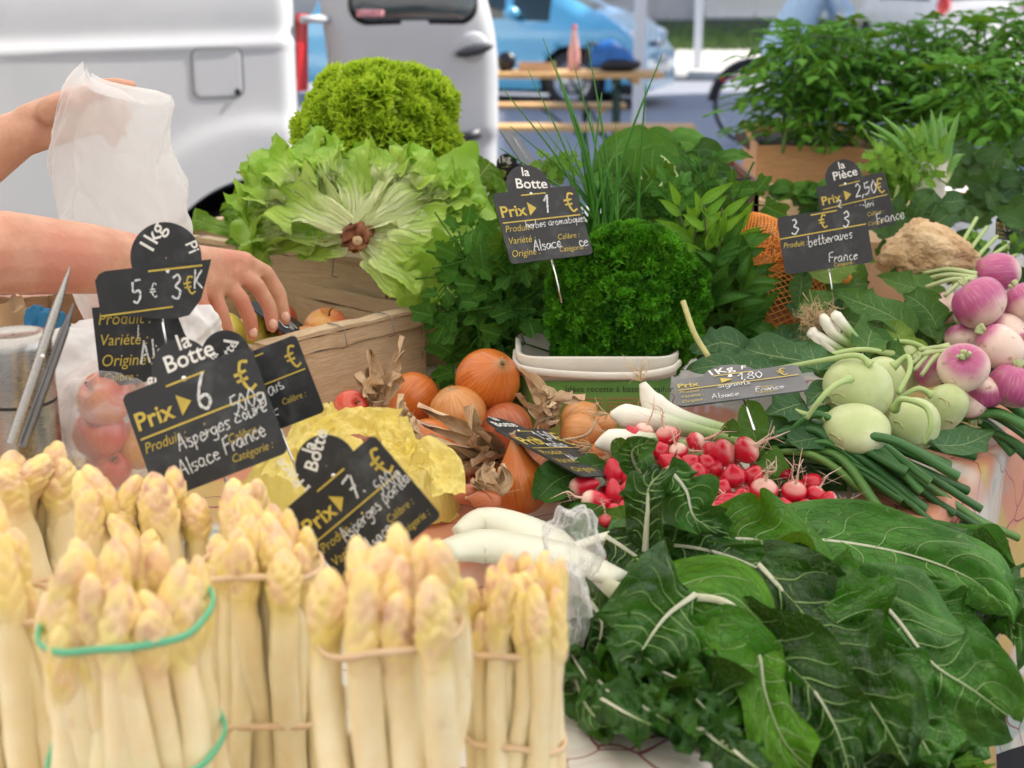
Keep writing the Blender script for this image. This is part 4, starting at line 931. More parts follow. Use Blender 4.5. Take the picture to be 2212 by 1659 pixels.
bundle('bundle of thin spears between the green banded bundle and the thick bundle', 425, 690, 1135, .90, .0080, [(1272, BAND), (1590, BAND)], seed=3)
bundle('small bundle of thin asparagus right next to the chard', 1000, 1222, 1245, .86, .0070, [(1440, BAND), (1635, BAND)], seed=4, vary=.01, taper=.97)
bundle('asparagus bundle cut off by the left edge of the picture', -120, 88, 1140, .86, .0095, [(1335, BAND)], seed=5)
bundle('asparagus bundle with purple tips in front of the sign for six euros', 160, 400, 1035, 1.03, .0095, [(1250, BAND)], seed=6)
bundle('asparagus bundle under the scissors beside the steel flask', -60, 160, 975, 1.10, .0118, [(1250, BAND)], seed=7, vary=.01)
bundle('asparagus bundle in the second row below the folded price sign', 430, 600, 1085, 1.02, .0088, [(1300, BAND)], seed=8)
bundle('thin pinkish asparagus bundle behind the sign for seven euros', 640, 716, 1165, .97, .0062, [(1275, BAND)], seed=9, vary=.01)

# ================================================================== SWISS CHARD
CH = leafmat('chard leaf', (.006, .038, .003), (.045, .20, .008), (.24, .40, .12), 7, 1.6, .020, .028, .32, .07, bscale=45, bs=1.0)
CH.node_tree.nodes['Principled BSDF'].inputs['Specular IOR Level'].default_value = .42
CHB = leafmat('chard leaf blue green', (.011, .060, .009), (.060, .21, .024), (.26, .40, .16), 7, 1.5, .022, .028, .36, .06, bscale=40, bs=.9, yellow=((.25, .32, .06), .35))
CHL = leafmat('chard leaf light', (.04, .16, .008), (.13, .34, .018), (.28, .42, .12), 7, 1.5, .03, .045, .36, .2, bscale=40, bs=.9)
m = Mat('chard rib', .4, .5, sss=.2, sssr=(1, .9, .5)); uvs = m.sep(m.co('UV')); n = m.noise(30, 3, co=m.co('UV', (20, 1, 1)))
m.set('Base Color', m.mix(m.rng(uvs[1], .35, .9), m.mix(n, (.62, .66, .45), (.76, .76, .60)), (.25, .40, .12))); m.bump(n, .5, .002); RIB = m.done()
VEIN = simple('side vein', (.20, .34, .11), .45, .15, 40)
def chard(e, pts, width, nh, mat=CH, seed=0, stalk=None, ribw=.0026, **k):
    pts = [(u_, v_, min(d_, PZ(u_, v_, T + .02)[1]) if (v_ > 900 and np.dot(PZ(u_, v_, T)[:2] - K0, kn) < .01) else d_) for u_, v_, d_ in pts]
    sp = np.array([P(*p) for p in pts]); wd = width * mpp(pts[0][1], pts[0][2])
    kw = dict(ruff=.10, rfreq=8, cup=.12, puck=.042, veins=7, slope=1.6, nv=110, nu=61, lobes=.2, billow=.13, crink=.018); kw.update(k); kw['ruff'] *= 2.2
    mb, sp2, N, Sd, w_ = leaf_mb(sp, wd, nh, 'chard', seed=seed, **kw); V_ = mb.V[0]; ov = (V_[:, :2] - K0) @ kn < .0; lift_ = min(.030 if seed >= 700 else .004, max(0, T + .004 - V_[ov, 2].min())) if ov.any() else 0; V_[:, 2] += lift_; sp2 = sp2 + [0, 0, lift_]; low_ = ov & (V_[:, 2] < T + .006); V_[low_, 2] = T + .006 + .002 * np.abs(np.sin(V_[low_, 0] * 60 + seed)); lf = obj('leaf', mb, mat, e)
    pth = sp2 + N * .0018; t = np.linspace(0, 1, len(pth)); rad = ribw * (1 - t) ** 1.3 * .75 + .0005
    if stalk is not None:
        s2 = crom([P(*p) for p in stalk] + [sp2[0]], 12)[:-1]; pth = np.vstack([s2, pth]); rad = np.r_[np.linspace(ribw * 1.9, ribw * 1.05, len(s2)), rad]
    mb = MB(); mb.tube(pth, rad, 10, True, flat=.55, up=N[0]); obj('rib', mb, RIB, lf)
    if kw['nv'] > 100:                                                  # raised side veins following the blade
        mb = MB(); nu = kw['nu']; nv = kw['nv']; G = V_.reshape(nv, nu, 3); md = nu // 2
        for i in range(8):
            for sg in (1, -1):
                t0 = .06 + .115 * i + (.04 if sg > 0 else 0); s_ = np.linspace(0, .78, 14); tt = np.clip(t0 + .17 * s_ + .02 * np.sin(s_ * 7 + seed + i), 0, .985)
                iu = md + sg * s_ * md; it = tt * (nv - 1); a0 = np.floor(it).astype(int); b0 = np.floor(iu).astype(int); fa = (it - a0)[:, None]; fb = (iu - b0)[:, None]; a1 = np.minimum(a0 + 1, nv - 1); b1 = np.minimum(b0 + 1, nu - 1)
                pv = G[a0, b0] * (1 - fa) * (1 - fb) + G[a1, b0] * fa * (1 - fb) + G[a0, b1] * (1 - fa) * fb + G[a1, b1] * fa * fb
                mb.tube(pv + N[np.minimum(a0, len(N) - 1)] * .0003, np.linspace(.0011, .0003, 14) * (1 - .5 * t0), 5, False)
        o_ = obj('side_veins', mb, VEIN, lf); o_['kind'] = 'stuff'
    return lf
CHE = empty('chard_heap', P(1750, 1350, 1.1) * [1, 1, 0] + [0, 0, T], 'heap of dark green Swiss chard leaves hanging over the table edge', 'chard')
TOC = (0, -1, .45)     # normal hint: towards the customer and up
chl = [
 # pts (u,v,depth), width(px), normal, material, seed, extras
 ([(1560, 1200, 1.27), (1740, 1175, 1.29), (1950, 1205, 1.28), (2110, 1270, 1.23), (2190, 1370, 1.17)], 260, (-.1, -.65, .75), CHB, 11, dict(ruff=.09, cup=-.15)),
 ([(1560, 1160, 1.31), (1800, 1140, 1.33), (2020, 1165, 1.36), (2170, 1240, 1.32)], 190, (0, -.5, .85), CHB, 12, dict(ruff=.12)),
 ([(1330, 1190, 1.24), (1480, 1190, 1.23), (1620, 1230, 1.2), (1790, 1330, 1.14), (1850, 1420, 1.10)], 250, (.05, -.8, .6), CH, 13, dict(ruff=.20, rfreq=11, cup=-.3)),
 ([(1490, 1180, 1.25), (1610, 1165, 1.25), (1730, 1200, 1.22), (1815, 1320, 1.15)], 230, (.3, -.8, .5), CHL, 14, dict(ruff=.14, rfreq=9, cup=.35)),
 ([(1850, 1250, 1.2), (1930, 1330, 1.14), (2010, 1430, 1.08), (2100, 1490, 1.05), (2175, 1545, 1.03)], 300, (-.15, -.8, .55), CHB, 15, dict(ruff=.07, cup=-.12)),
 ([(1380, 1290, 1.10), (1560, 1300, 1.08), (1630, 1400, 1.03), (1650, 1500, 1.0), (1690, 1600, .97), (1750, 1662, .95)], 230, (.35, -.85, .3), CHL, 16, dict(ruff=.07, cup=-.18, stalk=[(1310, 1270, 1.14)], ribw=.005)),
 ([(1500, 1285, 1.085), (1440, 1330, 1.06), (1390, 1400, 1.03), (1350, 1485, 1.0)], 300, (-.1, -.93, .35), CH, 17, dict(ruff=.05, cup=-.1, ribw=.003)),
 ([(1270, 1290, 1.1), (1300, 1340, 1.07), (1290, 1400, 1.05), (1260, 1450, 1.02)], 120, (-.2, -.9, .3), CH, 18, dict(ruff=.2, cup=.4, rfreq=12)),
 ([(1640, 1230, 1.16), (1740, 1340, 1.1), (1820, 1450, 1.04), (1900, 1560, .99), (1960, 1665, .95)], 270, (-.1, -.85, .4), CH, 19, dict(ruff=.12, rfreq=9)),
 ([(1850, 1400, 1.1), (1930, 1500, 1.04), (1990, 1600, 1.0), (2040, 1690, .97)], 250, (.1, -.85, .4), CH, 20, dict(ruff=.13)),
 ([(1560, 1340, 1.1), (1720, 1450, 1.02), (1800, 1560, .98), (1840, 1680, .95)], 230, (-.3, -.8, .4), CH, 21, dict(ruff=.10, cup=.2)),
 ([(1380, 1020, 1.26), (1365, 990, 1.25), (1370, 965, 1.24), (1420, 950, 1.22)], 90, (.3, -.9, .2), CH, 22, dict(ruff=.18, cup=.5, rfreq=7)),
 ([(1395, 1190, 1.2), (1400, 1110, 1.2), (1405, 1050, 1.21), (1440, 1015, 1.23)], 120, (-.4, -.9, .2), CH, 23, dict(ruff=.24, rfreq=12, cup=.5, ribw=.004)),
 ([(1440, 1010, 1.24), (1480, 1060, 1.23), (1500, 1120, 1.22), (1560, 1150, 1.24)], 120, (.2, -.85, .5), CHB, 24, dict(ruff=.25, rfreq=12)),
 ([(1310, 1160, 1.22), (1370, 1200, 1.2), (1430, 1250, 1.18), (1480, 1270, 1.15)], 150, (-.1, -.8, .6), CH, 25, dict(ruff=.24, rfreq=12)),
 ([(2000, 1190, 1.34), (2100, 1270, 1.28), (2170, 1330, 1.22), (2190, 1400, 1.17)], 230, (-.2, -.75, .6), CH, 26, dict(ruff=.14, rfreq=10)),
 ([(1950, 1260, 1.24), (2020, 1350, 1.2), (2080, 1420, 1.16), (2110, 1500, 1.12)], 220, (-.2, -.75, .6), CHB, 27, dict(ruff=.12)),
 ([(1300, 1400, 1.08), (1360, 1470, 1.05), (1450, 1540, 1.02), (1540, 1600, .99)], 190, (0, -.85, .5), CH, 28, dict(ruff=.2, rfreq=12)),
 ([(1420, 1470, 1.05), (1520, 1530, 1.01), (1600, 1600, .98), (1660, 1690, .96)], 230, (0, -.8, .5), CH, 29, dict(ruff=.16, rfreq=11)),
 ([(1240, 1420, 1.1), (1250, 1490, 1.06), (1280, 1550, 1.03), (1330, 1580, 1.0)], 130, (-.1, -.9, .3), CH, 30, dict(ruff=.22, rfreq=12)),
 ([(2030, 1400, 1.18), (2060, 1480, 1.13), (2060, 1570, 1.1), (2040, 1680, 1.06)], 200, (.1, -.8, .4), CH, 31, dict(ruff=.12)),
 ([(1560, 1230, 1.22), (1680, 1290, 1.18), (1780, 1380, 1.13), (1900, 1480, 1.08)], 230, (-.2, -.8, .5), CH, 32, dict(ruff=.22, rfreq=12)),
 ([(1340, 1240, 1.2), (1440, 1260, 1.18), (1540, 1280, 1.16), (1640, 1300, 1.14)], 110, (0, -.8, .5), CHL, 33, dict(ruff=.1)),
 ([(1450, 1400, 1.13), (1560, 1500, 1.07), (1650, 1600, 1.03), (1720, 1700, 1.0)], 330, (-.1, -.8, .45), CH, 34, dict(ruff=.1)),
 ([(1700, 1500, 1.1), (1800, 1600, 1.04), (1900, 1700, 1.0), (2000, 1780, .97)], 380, (0, -.8, .45), CH, 35, dict(ruff=.1)),
 ([(1900, 1300, 1.28), (1960, 1450, 1.2), (2000, 1600, 1.12), (2010, 1720, 1.06)], 330, (0, -.85, .4), CH, 36, dict(ruff=.1)),
 ([(1650, 1300, 1.24), (1750, 1400, 1.18), (1850, 1550, 1.1), (1900, 1700, 1.04)], 420, (0, -.8, .45), CH, 37, dict(ruff=.08)),
 ([(1500, 1250, 1.28), (1500, 1350, 1.2), (1500, 1450, 1.14), (1500, 1560, 1.08)], 380, (0, -.85, .4), CH, 38, dict(ruff=.08)),
]
rg2 = np.random.default_rng(5)
for k_ in range(22):
    u_ = rg2.uniform(1250, 2050); v_ = rg2.uniform(1180, 1600)
    if u_ < 1450 and v_ > 1450: v_ = rg2.uniform(1330, 1440)
    if k_ < 8: u_, v_ = rg2.uniform(1225, 1420), rg2.uniform(1300, 1470)
    d_ = 1.30 - (v_ - 1180) * .00058 + (.03 if u_ > 1800 else 0); a_ = rg2.uniform(.2, 1.3); L_ = rg2.uniform(120, 200)
    chl.append(([(u_, v_, d_), (u_ + L_ * .5 * math.cos(a_), v_ + L_ * .5 * math.sin(a_), d_ - .02), (u_ + L_ * math.cos(a_), v_ + L_ * math.sin(a_), d_ - .055)], rg2.uniform(90, 160), (rg2.normal(0, .55), -.8, .5 + rg2.normal(0, .3)), (CH, CHB, CH, CHL)[k_ % 4], 600 + k_, dict(ruff=.17, rfreq=rg2.uniform(9, 14), cup=rg2.uniform(-.7, .7), ribw=.0018, nv=70, nu=41)))
for k_, (u_, v_, a_) in enumerate([(1235, 1420, 1.1), (1290, 1470, .9), (1350, 1500, .7), (1420, 1520, .9), (1400, 1440, .5), (1260, 1360, 1.3), (1330, 1420, 1.0), (1470, 1480, .9), (1500, 1560, .8), (1560, 1600, .8), (1450, 1550, .5), (1300, 1520, .6)]):
    chl.append(([(uu2, vv2, PZ(uu2, vv2, T + .035)[1]) for uu2, vv2 in ((u_, v_), (u_ + 65 * math.cos(a_), v_ + 55 * math.sin(a_)), (u_ + 130 * math.cos(a_), v_ + 100 * math.sin(a_)))], 125, (rg2.normal(0, .4), -.7, .7), (CH, CHB, CH)[k_ % 3], 700 + k_, dict(ruff=.15, rfreq=12, cup=rg2.uniform(-.5, .5), ribw=.0018, nv=70, nu=41)))
for pts, wd, nh, mt, sd_, ex in chl: chard(CHE, pts, wd, nh, mt, sd_, **ex)
WST = simple('pale stalk', (.74, .76, .64), .35, .06, 30, sss=.2)
# pale chard stalks and fennel like ribs lying behind the asparagus
mb = MB(); mb.tube(crom([P(985, 1150, 1.3), P(1060, 1128, 1.32), P(1170, 1165, 1.28), P(1250, 1225, 1.2)], 24), np.interp(np.linspace(0, 1, 24), [0, .25, .7, 1], [.008, .022, .024, .012]), 20, flat=.6); obj('stalk', mb, WST, CHE)
mb = MB(); mb.tube(crom([P(960, 1190, 1.22), P(1060, 1180, 1.24), P(1200, 1205, 1.2), P(1340, 1250, 1.15)], 24), np.interp(np.linspace(0, 1, 24), [0, .25, .7, 1], [.016, .028, .026, .012]), 20, flat=.5); obj('stalk', mb, WST, CHE)
mb = MB(); mb.tube(crom([P(1230, 1185, 1.25), P(1310, 1160, 1.24), P(1390, 1145, 1.23)], 14), [.009] * 14, 14, flat=.5); obj('stalk', mb, WST, CHE)

# ================================================================== ALLIUMS
def onion_mat(name, a, b_, c_, seed=1.0):
    m = Mat(name, .32, .5, coat=.15); uvs = m.sep(m.co('UV')); u = uvs[0]; v = uvs[1]
    cc = m.co('UV', (70, 1.2, 1)); n = m.noise(2.2, 5, .6, cc); n2 = m.noise(14, 3)
    col = m.mix(m.rng(n, .42, .58), a, b_); col = m.mix(m.math('MULTIPLY', m.rng(n2, .45, .7), .5), col, c_); col = m.mix(m.rng(v, .88, .99), col, (.42, .26, .12)); col = m.mix(m.rng(v, .08, .0), col, (.4, .26, .13))
    col = m.mix(m.rng(m.rand(), 0, 1, 0, .35), col, c_); m.set('Base Color', col); m.bump(n, .3, .0008); return m.done()
ON = onion_mat('onion skin orange', (.46, .10, .012), (.68, .21, .03), (.54, .15, .03)); ONP = onion_mat('onion skin copper', (.34, .075, .022), (.52, .17, .06), (.42, .11, .05))
ONB = onion_mat('onion skin pale', (.52, .20, .05), (.66, .32, .11), (.58, .24, .08))
m = Mat('dry onion straw', .8, .2); n = m.noise(4, 5, co=m.co('UV', (12, 1, 1))); m.set('Base Color', m.mix(m.rng(m.noise(25, 3), .45, .7), m.ramp(n, [(.3, (.42, .26, .13)), (.6, (.80, .62, .42))]), (.38, .2, .14))); m.bump(n, .7, .002); STRAW = m.done()
def onion(label, u, v, rp, d, ax=(0, 0, 1), mat=ON, sq=.95, neck=.25, straw=0, seed=0, cat='onion', group='onions'):
    r_ = rp * mpp(v, d); c = P(u, v, d); c[2] = max(c[2], T + r_ * .8); e = empty('onion', c - [0, 0, r_ * sq], label, cat, group); M = basis(ax)
    t = np.linspace(0, 1, 30); ph = t * np.pi; rr = r_ * np.sin(ph) ** .9; z = -np.cos(ph) * r_ * sq; nk = np.clip((t - .78) / .22, 0, 1); rr = np.where(t > .78, np.maximum(rr * (1 - nk * .2), r_ * .13 * (1 - .3 * nk)), rr); z = z + nk ** 1.3 * r_ * neck
    rr[0] = 1e-4
    th = np.linspace(0, 2 * np.pi, 40, endpoint=False); G = np.stack([rr[:, None] * np.cos(th), rr[:, None] * np.sin(th), z[:, None] * np.ones(40)], -1)
    G *= (1 + .02 * fnoise(np.cos(th)[None] * 2, np.sin(th)[None] * 2, t[:, None] * 4, seed))[..., None] ; uu, vv = np.meshgrid(np.linspace(0, 1, 40), t)
    mb = MB(); mb.grid(G @ M.T + c, True, np.stack([uu, vv], -1)); obj('bulb', mb, mat, e)
    top = c + M @ np.array([0, 0, z[-1]]); rg = np.random.default_rng(seed)
    mb = MB()
    for k in range(14 if not straw else 4):
        dv = M @ nrm(np.array([rg.normal(0, .8), rg.normal(0, .8), .6])); mb.tube([top - M[:, 2] * r_ * .06, top + dv * r_ * rg.uniform(.1, .2)], [.0012, .0004], 5)
    s_ = obj('neck_tuft', mb, STRAW, e); s_['kind'] = 'stuff'
    return e, top, M, r_
def straw_strip(e, pts, wd, seed=0, tw=1.5):
    sp = np.array([P(*p) for p in pts]) if len(pts[0]) == 3 and pts[0][0] > 50 else np.array(pts)
    mb, *_ = leaf_mb(sp, wd, (.3, -.8, .4), 'blade', nv=20, nu=9, ruff=.25, rfreq=9, cup=1.0, seed=seed, twist=tw); return obj('dry_leaf', mb, STRAW, e)
CAMD = np.array([0, -.9, .42])
oo = onion('largest orange onion sitting on top of the onion heap', 1055, 822, 70, 1.70, (.35, -.62, .62), ON, seed=1)
onion('orange onion against the apple crate, under the upright dry leaves', 893, 862, 58, 1.72, (-.5, -.7, -.3), ON, seed=2)
onion('smooth pale orange onion left below the largest one', 988, 895, 64, 1.66, (.2, .1, -.9), ONB, seed=3)
onion('pinkish copper onion right below the largest one', 1092, 925, 58, 1.66, (.4, -.3, -.6), ONP, seed=4)
onion('orange onion lying on its side with its neck to the left', 925, 962, 58, 1.58, (-.9, -.1, .15), ON, seed=5, neck=.7)
onion('onion standing upright with its long neck beside the radish sign', 1125, 1050, 60, 1.42, (-.15, .0, 1), ON, sq=1.05, neck=.9, seed=6)
onion('pale onion leaning against another beside the green tub', 1252, 905, 40, 1.62, (.6, .1, .5), ONB, seed=7)
onion('pale onion with a dark root end in front of the green tub', 1252, 935, 44, 1.56, (.9, -.2, .1), ONB, seed=8)
onion('small pale onion touching the white spring onion bulbs', 1305, 918, 27, 1.58, (.7, -.1, .3), ONB, seed=9)
onion('copper onion in the shade under the tied dry leaves', 1012, 990, 45, 1.53, (.1, -.8, .2), ONP, seed=10)
onion('copper onion just above the yellow bag', 975, 1030, 42, 1.47, (-.6, -.4, .3), ONP, seed=11)
onion('onion half hidden beneath the radish sign', 1190, 1020, 40, 1.50, (.8, -.1, .2), ON, seed=12)
onion('small orange onion beside the front corner of the apple crate', 838, 915, 33, 1.62, (.1, -.7, .5), ON, seed=13)
onion('onion peeping out behind the twine knot', 1070, 1005, 38, 1.52, (0, -.6, .6), ONP, seed=14)
onion('onion squeezed between the yellow bag and the heap', 905, 1010, 40, 1.50, (-.3, -.4, .6), ON, seed=15)
onion('small orange onion at the right end of the onion heap under the radish sign', 1280, 985, 26, 1.52, (-.3, -.4, .6), ON, seed=16)
onion('narrow brown shallot in front of the onion heap', 1012, 1068, 23, 1.37, (.95, -.1, .1), ONP, sq=1.35, neck=.5, seed=17, cat='shallot', group='shallots')
onion('reddish brown shallot next to the twine beside the upright onion', 1052, 1082, 25, 1.35, (-.9, .1, .1), ONP, sq=1.3, neck=.5, seed=18, cat='shallot', group='shallots')
# bunches of dry leaves tied with twine
def strawbunch(label, knot, tips, wd=.012, seed=0):
    k = P(*knot); e = empty('dry_leaf_bunch', k - [0, 0, .01], label, 'dry leaves', 'dry onion tops'); r = np.random.default_rng(seed)
    for i, tp in enumerate(tips):
        q = P(*tp); mid = (k + q) / 2 + r.normal(0, .006, 3); straw_strip(e, np.array([k + r.normal(0, .003, 3), mid, q]), wd * r.uniform(.8, 1.6), seed * 50 + i, r.normal(0, 1.2))
    mb = MB(); th = np.linspace(0, 2 * np.pi * 3, 40); mb.tube(k + np.stack([.009 * np.cos(th), .009 * np.sin(th), np.linspace(-.004, .004, 40)], -1), .0014, 6); obj('twine', mb, STRAW, e)
    mb = MB()
    for i in range(16): mb.tube([k, k + r.normal(0, .012, 3)], [.0006, .0002], 4)
    f = obj('loose_fibres', mb, STRAW, e); f['kind'] = 'stuff'
    return e
strawbunch('fan of pale dry leaves tied with twine in the middle of the onions', (1075, 985, 1.50), [(905, 868, 1.5), (900, 905, 1.46), (930, 935, 1.46), (955, 985, 1.44), (945, 1010, 1.43), (1000, 880, 1.48), (1020, 1010, 1.42), (945, 1032, 1.42), (1030, 930, 1.46), (1000, 960, 1.44), (965, 960, 1.45), (1040, 1035, 1.43)], .017, 1)
strawbunch('two upright dry onion leaves in front of the apple crate', (815, 870, 1.62), [(875, 728, 1.66), (868, 760, 1.64), (803, 760, 1.66), (797, 810, 1.64), (845, 800, 1.62), (780, 800, 1.62), (830, 830, 1.6)], .018, 2)
strawbunch('dry leaves sticking up in front of the green tub', (1180, 895, 1.58), [(1122, 800, 1.6), (1132, 815, 1.6), (1148, 850, 1.56), (1185, 855, 1.56), (1205, 870, 1.56), (1235, 865, 1.56), (1150, 930, 1.54), (1165, 920, 1.54), (1140, 880, 1.56), (1110, 850, 1.56), (1265, 850, 1.58), (1210, 905, 1.54)], .014, 3)
strawbunch('short dry neck with a hairy twine knot above the shallots', (1062, 1072, 1.36), [(1050, 1020, 1.38), (1085, 1030, 1.38), (1060, 1000, 1.4), (1030, 1045, 1.36), (1020, 1030, 1.36), (1075, 1010, 1.38), (1090, 1000, 1.38)], .012, 4)
strawbunch('dry leaf curl in front of the orange onion lying on its side', (880, 915, 1.55), [(858, 850, 1.56), (900, 930, 1.52), (935, 945, 1.5), (870, 940, 1.53), (885, 960, 1.52), (920, 980, 1.5)], .016, 5)
mb = MB(); mb.tube(crom([P(1110, 945, 1.5), P(1200, 950, 1.5), P(1265, 940, 1.49), P(1290, 905, 1.5)], 30), .0016, 6); tw = tag(obj('twine', mb, STRAW), 'loose end of brown twine lying across the pale onions', 'twine')

# spring onions: white bulbs, long green tubes
m = Mat('spring onion', .35, .5, sss=.15, sssr=(1, 1, .7)); v = m.sep(m.co('UV'))[1]; n = m.noise(3, 4, co=m.co('UV', (24, 1, 1)))
wht = m.mix(n, (.78, .76, .66), (.86, .85, .78)); grn = m.mix(n, (.20, .34, .10), (.34, .46, .18)); m.set('Base Color', m.mix(m.rng(v, .32, .8), wht, grn)); m.bump(n, .3, .0008); SPO = m.done()
m = Mat('onion green', .4, .5); n = m.noise(3, 4, co=m.co('UV', (10, 1.5, 1))); v = m.sep(m.co('UV'))[1]; c_ = m.mix(m.rng(m.math('ADD', m.math('MULTIPLY', n, .7), m.math('MULTIPLY', m.rand(), .5)), .3, .85), (.022, .105, .020), (.07, .23, .055))
c_ = m.mix(m.rng(m.rand(), .8, .95, 0, .5), c_, (.16, .26, .04)); m.set('Base Color', c_); m.bump(n, .3, .001); m.transl(c_, .1); OGR = m.done()
ROOT = simple('root hair', (.58, .42, .24), .8, .25, 80)
def bulbstalk(e, pts, rads, nm='bulb'):
    sp = crom([P(*p) for p in pts], 26); rr = np.interp(np.linspace(0, 1, 26), np.linspace(0, 1, len(rads)), [x * mpp(pts[0][1], pts[0][2]) for x in rads]); mb = MB(); mb.tube(sp, rr, 18); o = obj(nm, mb, SPO, e)
    mb = MB(); r = np.random.default_rng(int(pts[0][0])); d0 = nrm(sp[0] - sp[2])
    for k in range(16):
        q = sp[0] + d0 * .003; a = nrm(d0 + r.normal(0, .5, 3)); mb.tube(crom([q, q + a * .012, q + a * .022 + r.normal(0, .006, 3)], 6), np.linspace(.0006, .0002, 6), 4)
    f = obj('root_hairs', mb, ROOT, o); f['kind'] = 'stuff'; return o
SO = empty('spring_onion_bunch', P(1600, 960, 1.5) * [1, 1, 0] + [0, 0, T], 'bunch of spring onions with white bulbs and long dark green tops', 'spring onions')
bulbstalk(SO, [(1388, 828, 1.52), (1412, 872, 1.52), (1470, 905, 1.52), (1560, 930, 1.52), (1660, 950, 1.5)], [8, 27, 22, 17, 14])
bulbstalk(SO, [(1318, 895, 1.5), (1350, 898, 1.5), (1420, 912, 1.5), (1520, 935, 1.5), (1640, 962, 1.5)], [6, 27, 24, 15, 13])
bulbstalk(SO, [(1285, 962, 1.46), (1320, 955, 1.46), (1380, 955, 1.46), (1480, 965, 1.46), (1600, 975, 1.46)], [5, 29, 26, 16, 12])
bulbstalk(SO, [(1390, 905, 1.53), (1440, 915, 1.53), (1540, 930, 1.53), (1650, 945, 1.53)], [10, 22, 17, 13])
bulbstalk(SO, [(1330, 985, 1.45), (1380, 975, 1.45), (1450, 980, 1.45), (1560, 990, 1.45)], [8, 22, 17, 12])
rg = np.random.default_rng(12)
ends = [(1830, 958), (1910, 948), (1990, 975), (2050, 1005), (2105, 985), (1900, 1000), (1990, 1062), (2048, 1012), (1890, 1030), (2120, 1100), (2200, 1162), (2175, 1172), (2105, 1140), (2098, 1125), (2010, 1120), (1950, 1080), (1960, 1100), (1850, 1060), (1780, 1000), (1800, 1040), (2070, 1070), (2100, 1150), (2030, 1140), (1900, 1100), (2150, 1150), (2000, 1100), (1930, 985), (1960, 1020), (2010, 1040), (2070, 1030), (1870, 985), (1840, 1020), (2090, 1060), (1980, 1050), (1940, 1040), (2130, 1130), (2060, 1110), (1880, 1070)]
for i, (u, v) in enumerate(ends):
    dd = 1.42 + (1030 - v) * -.0002; u0 = 1600 + rg.uniform(0, 110); v0 = 935 + 40 * rg.random() + (v - 940) * .12; d0 = 1.53
    d1 = PZ(u, v, T + .03 + .02 * rg.random())[1] if v < 1040 else PZ(u, 1040, T)[1] - .02 - .1 * rg.random()
    a, b_ = P(u0, v0, d0 - .02 * rg.random()), P(u, v, d1); mid = (a + b_) / 2 + [0, 0, .022 + .01 * rg.random()] + rg.normal(0, .006, 3)
    rad = np.linspace(.0052, .0064, 20) * rg.uniform(.7, 1.2); mb = MB(); mb.tube(crom([a, mid, b_], 20), rad, 10, False, flat=.8); gl_ = obj('green_leaf', mb, OGR, SO)
    if i % 2 == 0:
        mb = MB(); tip = b_; dr = nrm(b_ - mid); mb.tube([tip - dr * .001, tip + dr * .0006], [rad[-1] * 1.0, rad[-1] * .7], 10, False, flat=.8); obj('cut_end', mb, simple('cut end', (.3, .42, .14), .6), gl_)
# second bunch of greens behind, by the turnips
S2 = empty('spring_onion_bunch', P(2150, 900, 1.8) * [1, 1, 0] + [0, 0, T], 'onion tops lying under the kohlrabi and turnips at the right edge', 'spring onions')
for i, (a, b_) in enumerate([((1990, 800), (2150, 805)), ((1990, 820), (2240, 905)), ((2030, 860), (2230, 1000)), ((2040, 910), (2140, 985)), ((2090, 850), (2240, 920)), ((2070, 900), (2190, 980)), ((2050, 880), (2240, 960)), ((2080, 930), (2240, 990)), ((2100, 880), (2240, 945)), ((2040, 940), (2110, 975)), ((2090, 900), (2230, 930))]):
    A_, B_ = P(a[0], a[1], 1.76 - i * .01), P(b_[0], b_[1], 1.70 - i * .008); mb = MB(); mb.tube(crom([A_, (A_ + B_) / 2 + [0, 0, .012], B_], 16), np.linspace(.005, .0075, 16) * rg.uniform(.7, 1.2), 10, flat=.8); obj('green_leaf', mb, OGR, S2)

# ================================================================== RADISHES
m = Mat('radish skin', .28, .5, sss=.15, sssr=(1, .3, .25), coat=.2); v = m.sep(m.co('UV'))[1]; n = m.noise(40, 3); wn = m.math('ADD', v, m.math('MULTIPLY', m.math('SUBTRACT', n, .5), .12))
red = m.mix(m.rng(m.noise(25, 3), .3, .7), (.50, .006, .025), (.64, .018, .05)); tipw = m.mix(.3, (.85, .72, .6), (.9, .6, .5))
fr = m.rng(m.rand(), .35, 1.0, .0, .9); wh = m.math('MULTIPLY', m.rng(wn, .34, .10), fr); m.set('Base Color', m.mix(m.math('MULTIPLY', m.rng(wn, .06, .0), .6), m.mix(wh, red, tipw), (.80, .6, .5))); m.bump(n, .1, .0006); RAD = m.done()
def radish_mesh(seed, long_):
    r = np.random.default_rng(seed); t = np.linspace(0, 1, 30)          # t=0 root end
    prof_ = np.sin(np.pi * np.clip(t, 0, 1) ** (.75 if long_ else .8)) ** (.62 if long_ else .72); prof_[0] = .05; prof_[-1] = .15
    Ln = 2.9 if long_ else 1.9; R_ = prof_ * 1.0; th = np.linspace(0, 2 * np.pi, 22, endpoint=False)
    G = np.stack([R_[:, None] * np.cos(th) * (1 + .05 * r.normal()), R_[:, None] * np.sin(th), (t[:, None] - .5) * Ln * np.ones(22)], -1); G[..., 0] += .12 * r.normal() * np.sin(t * 3)[:, None]
    uu, vv = np.meshgrid(np.linspace(0, 1, 22), t); mb = MB(); mb.grid(G, True, np.stack([uu, vv], -1)); return mb.mesh('radish', RAD)
RM = [radish_mesh(i, False) for i in range(3)]; RL = [radish_mesh(i + 9, True) for i in range(3)]
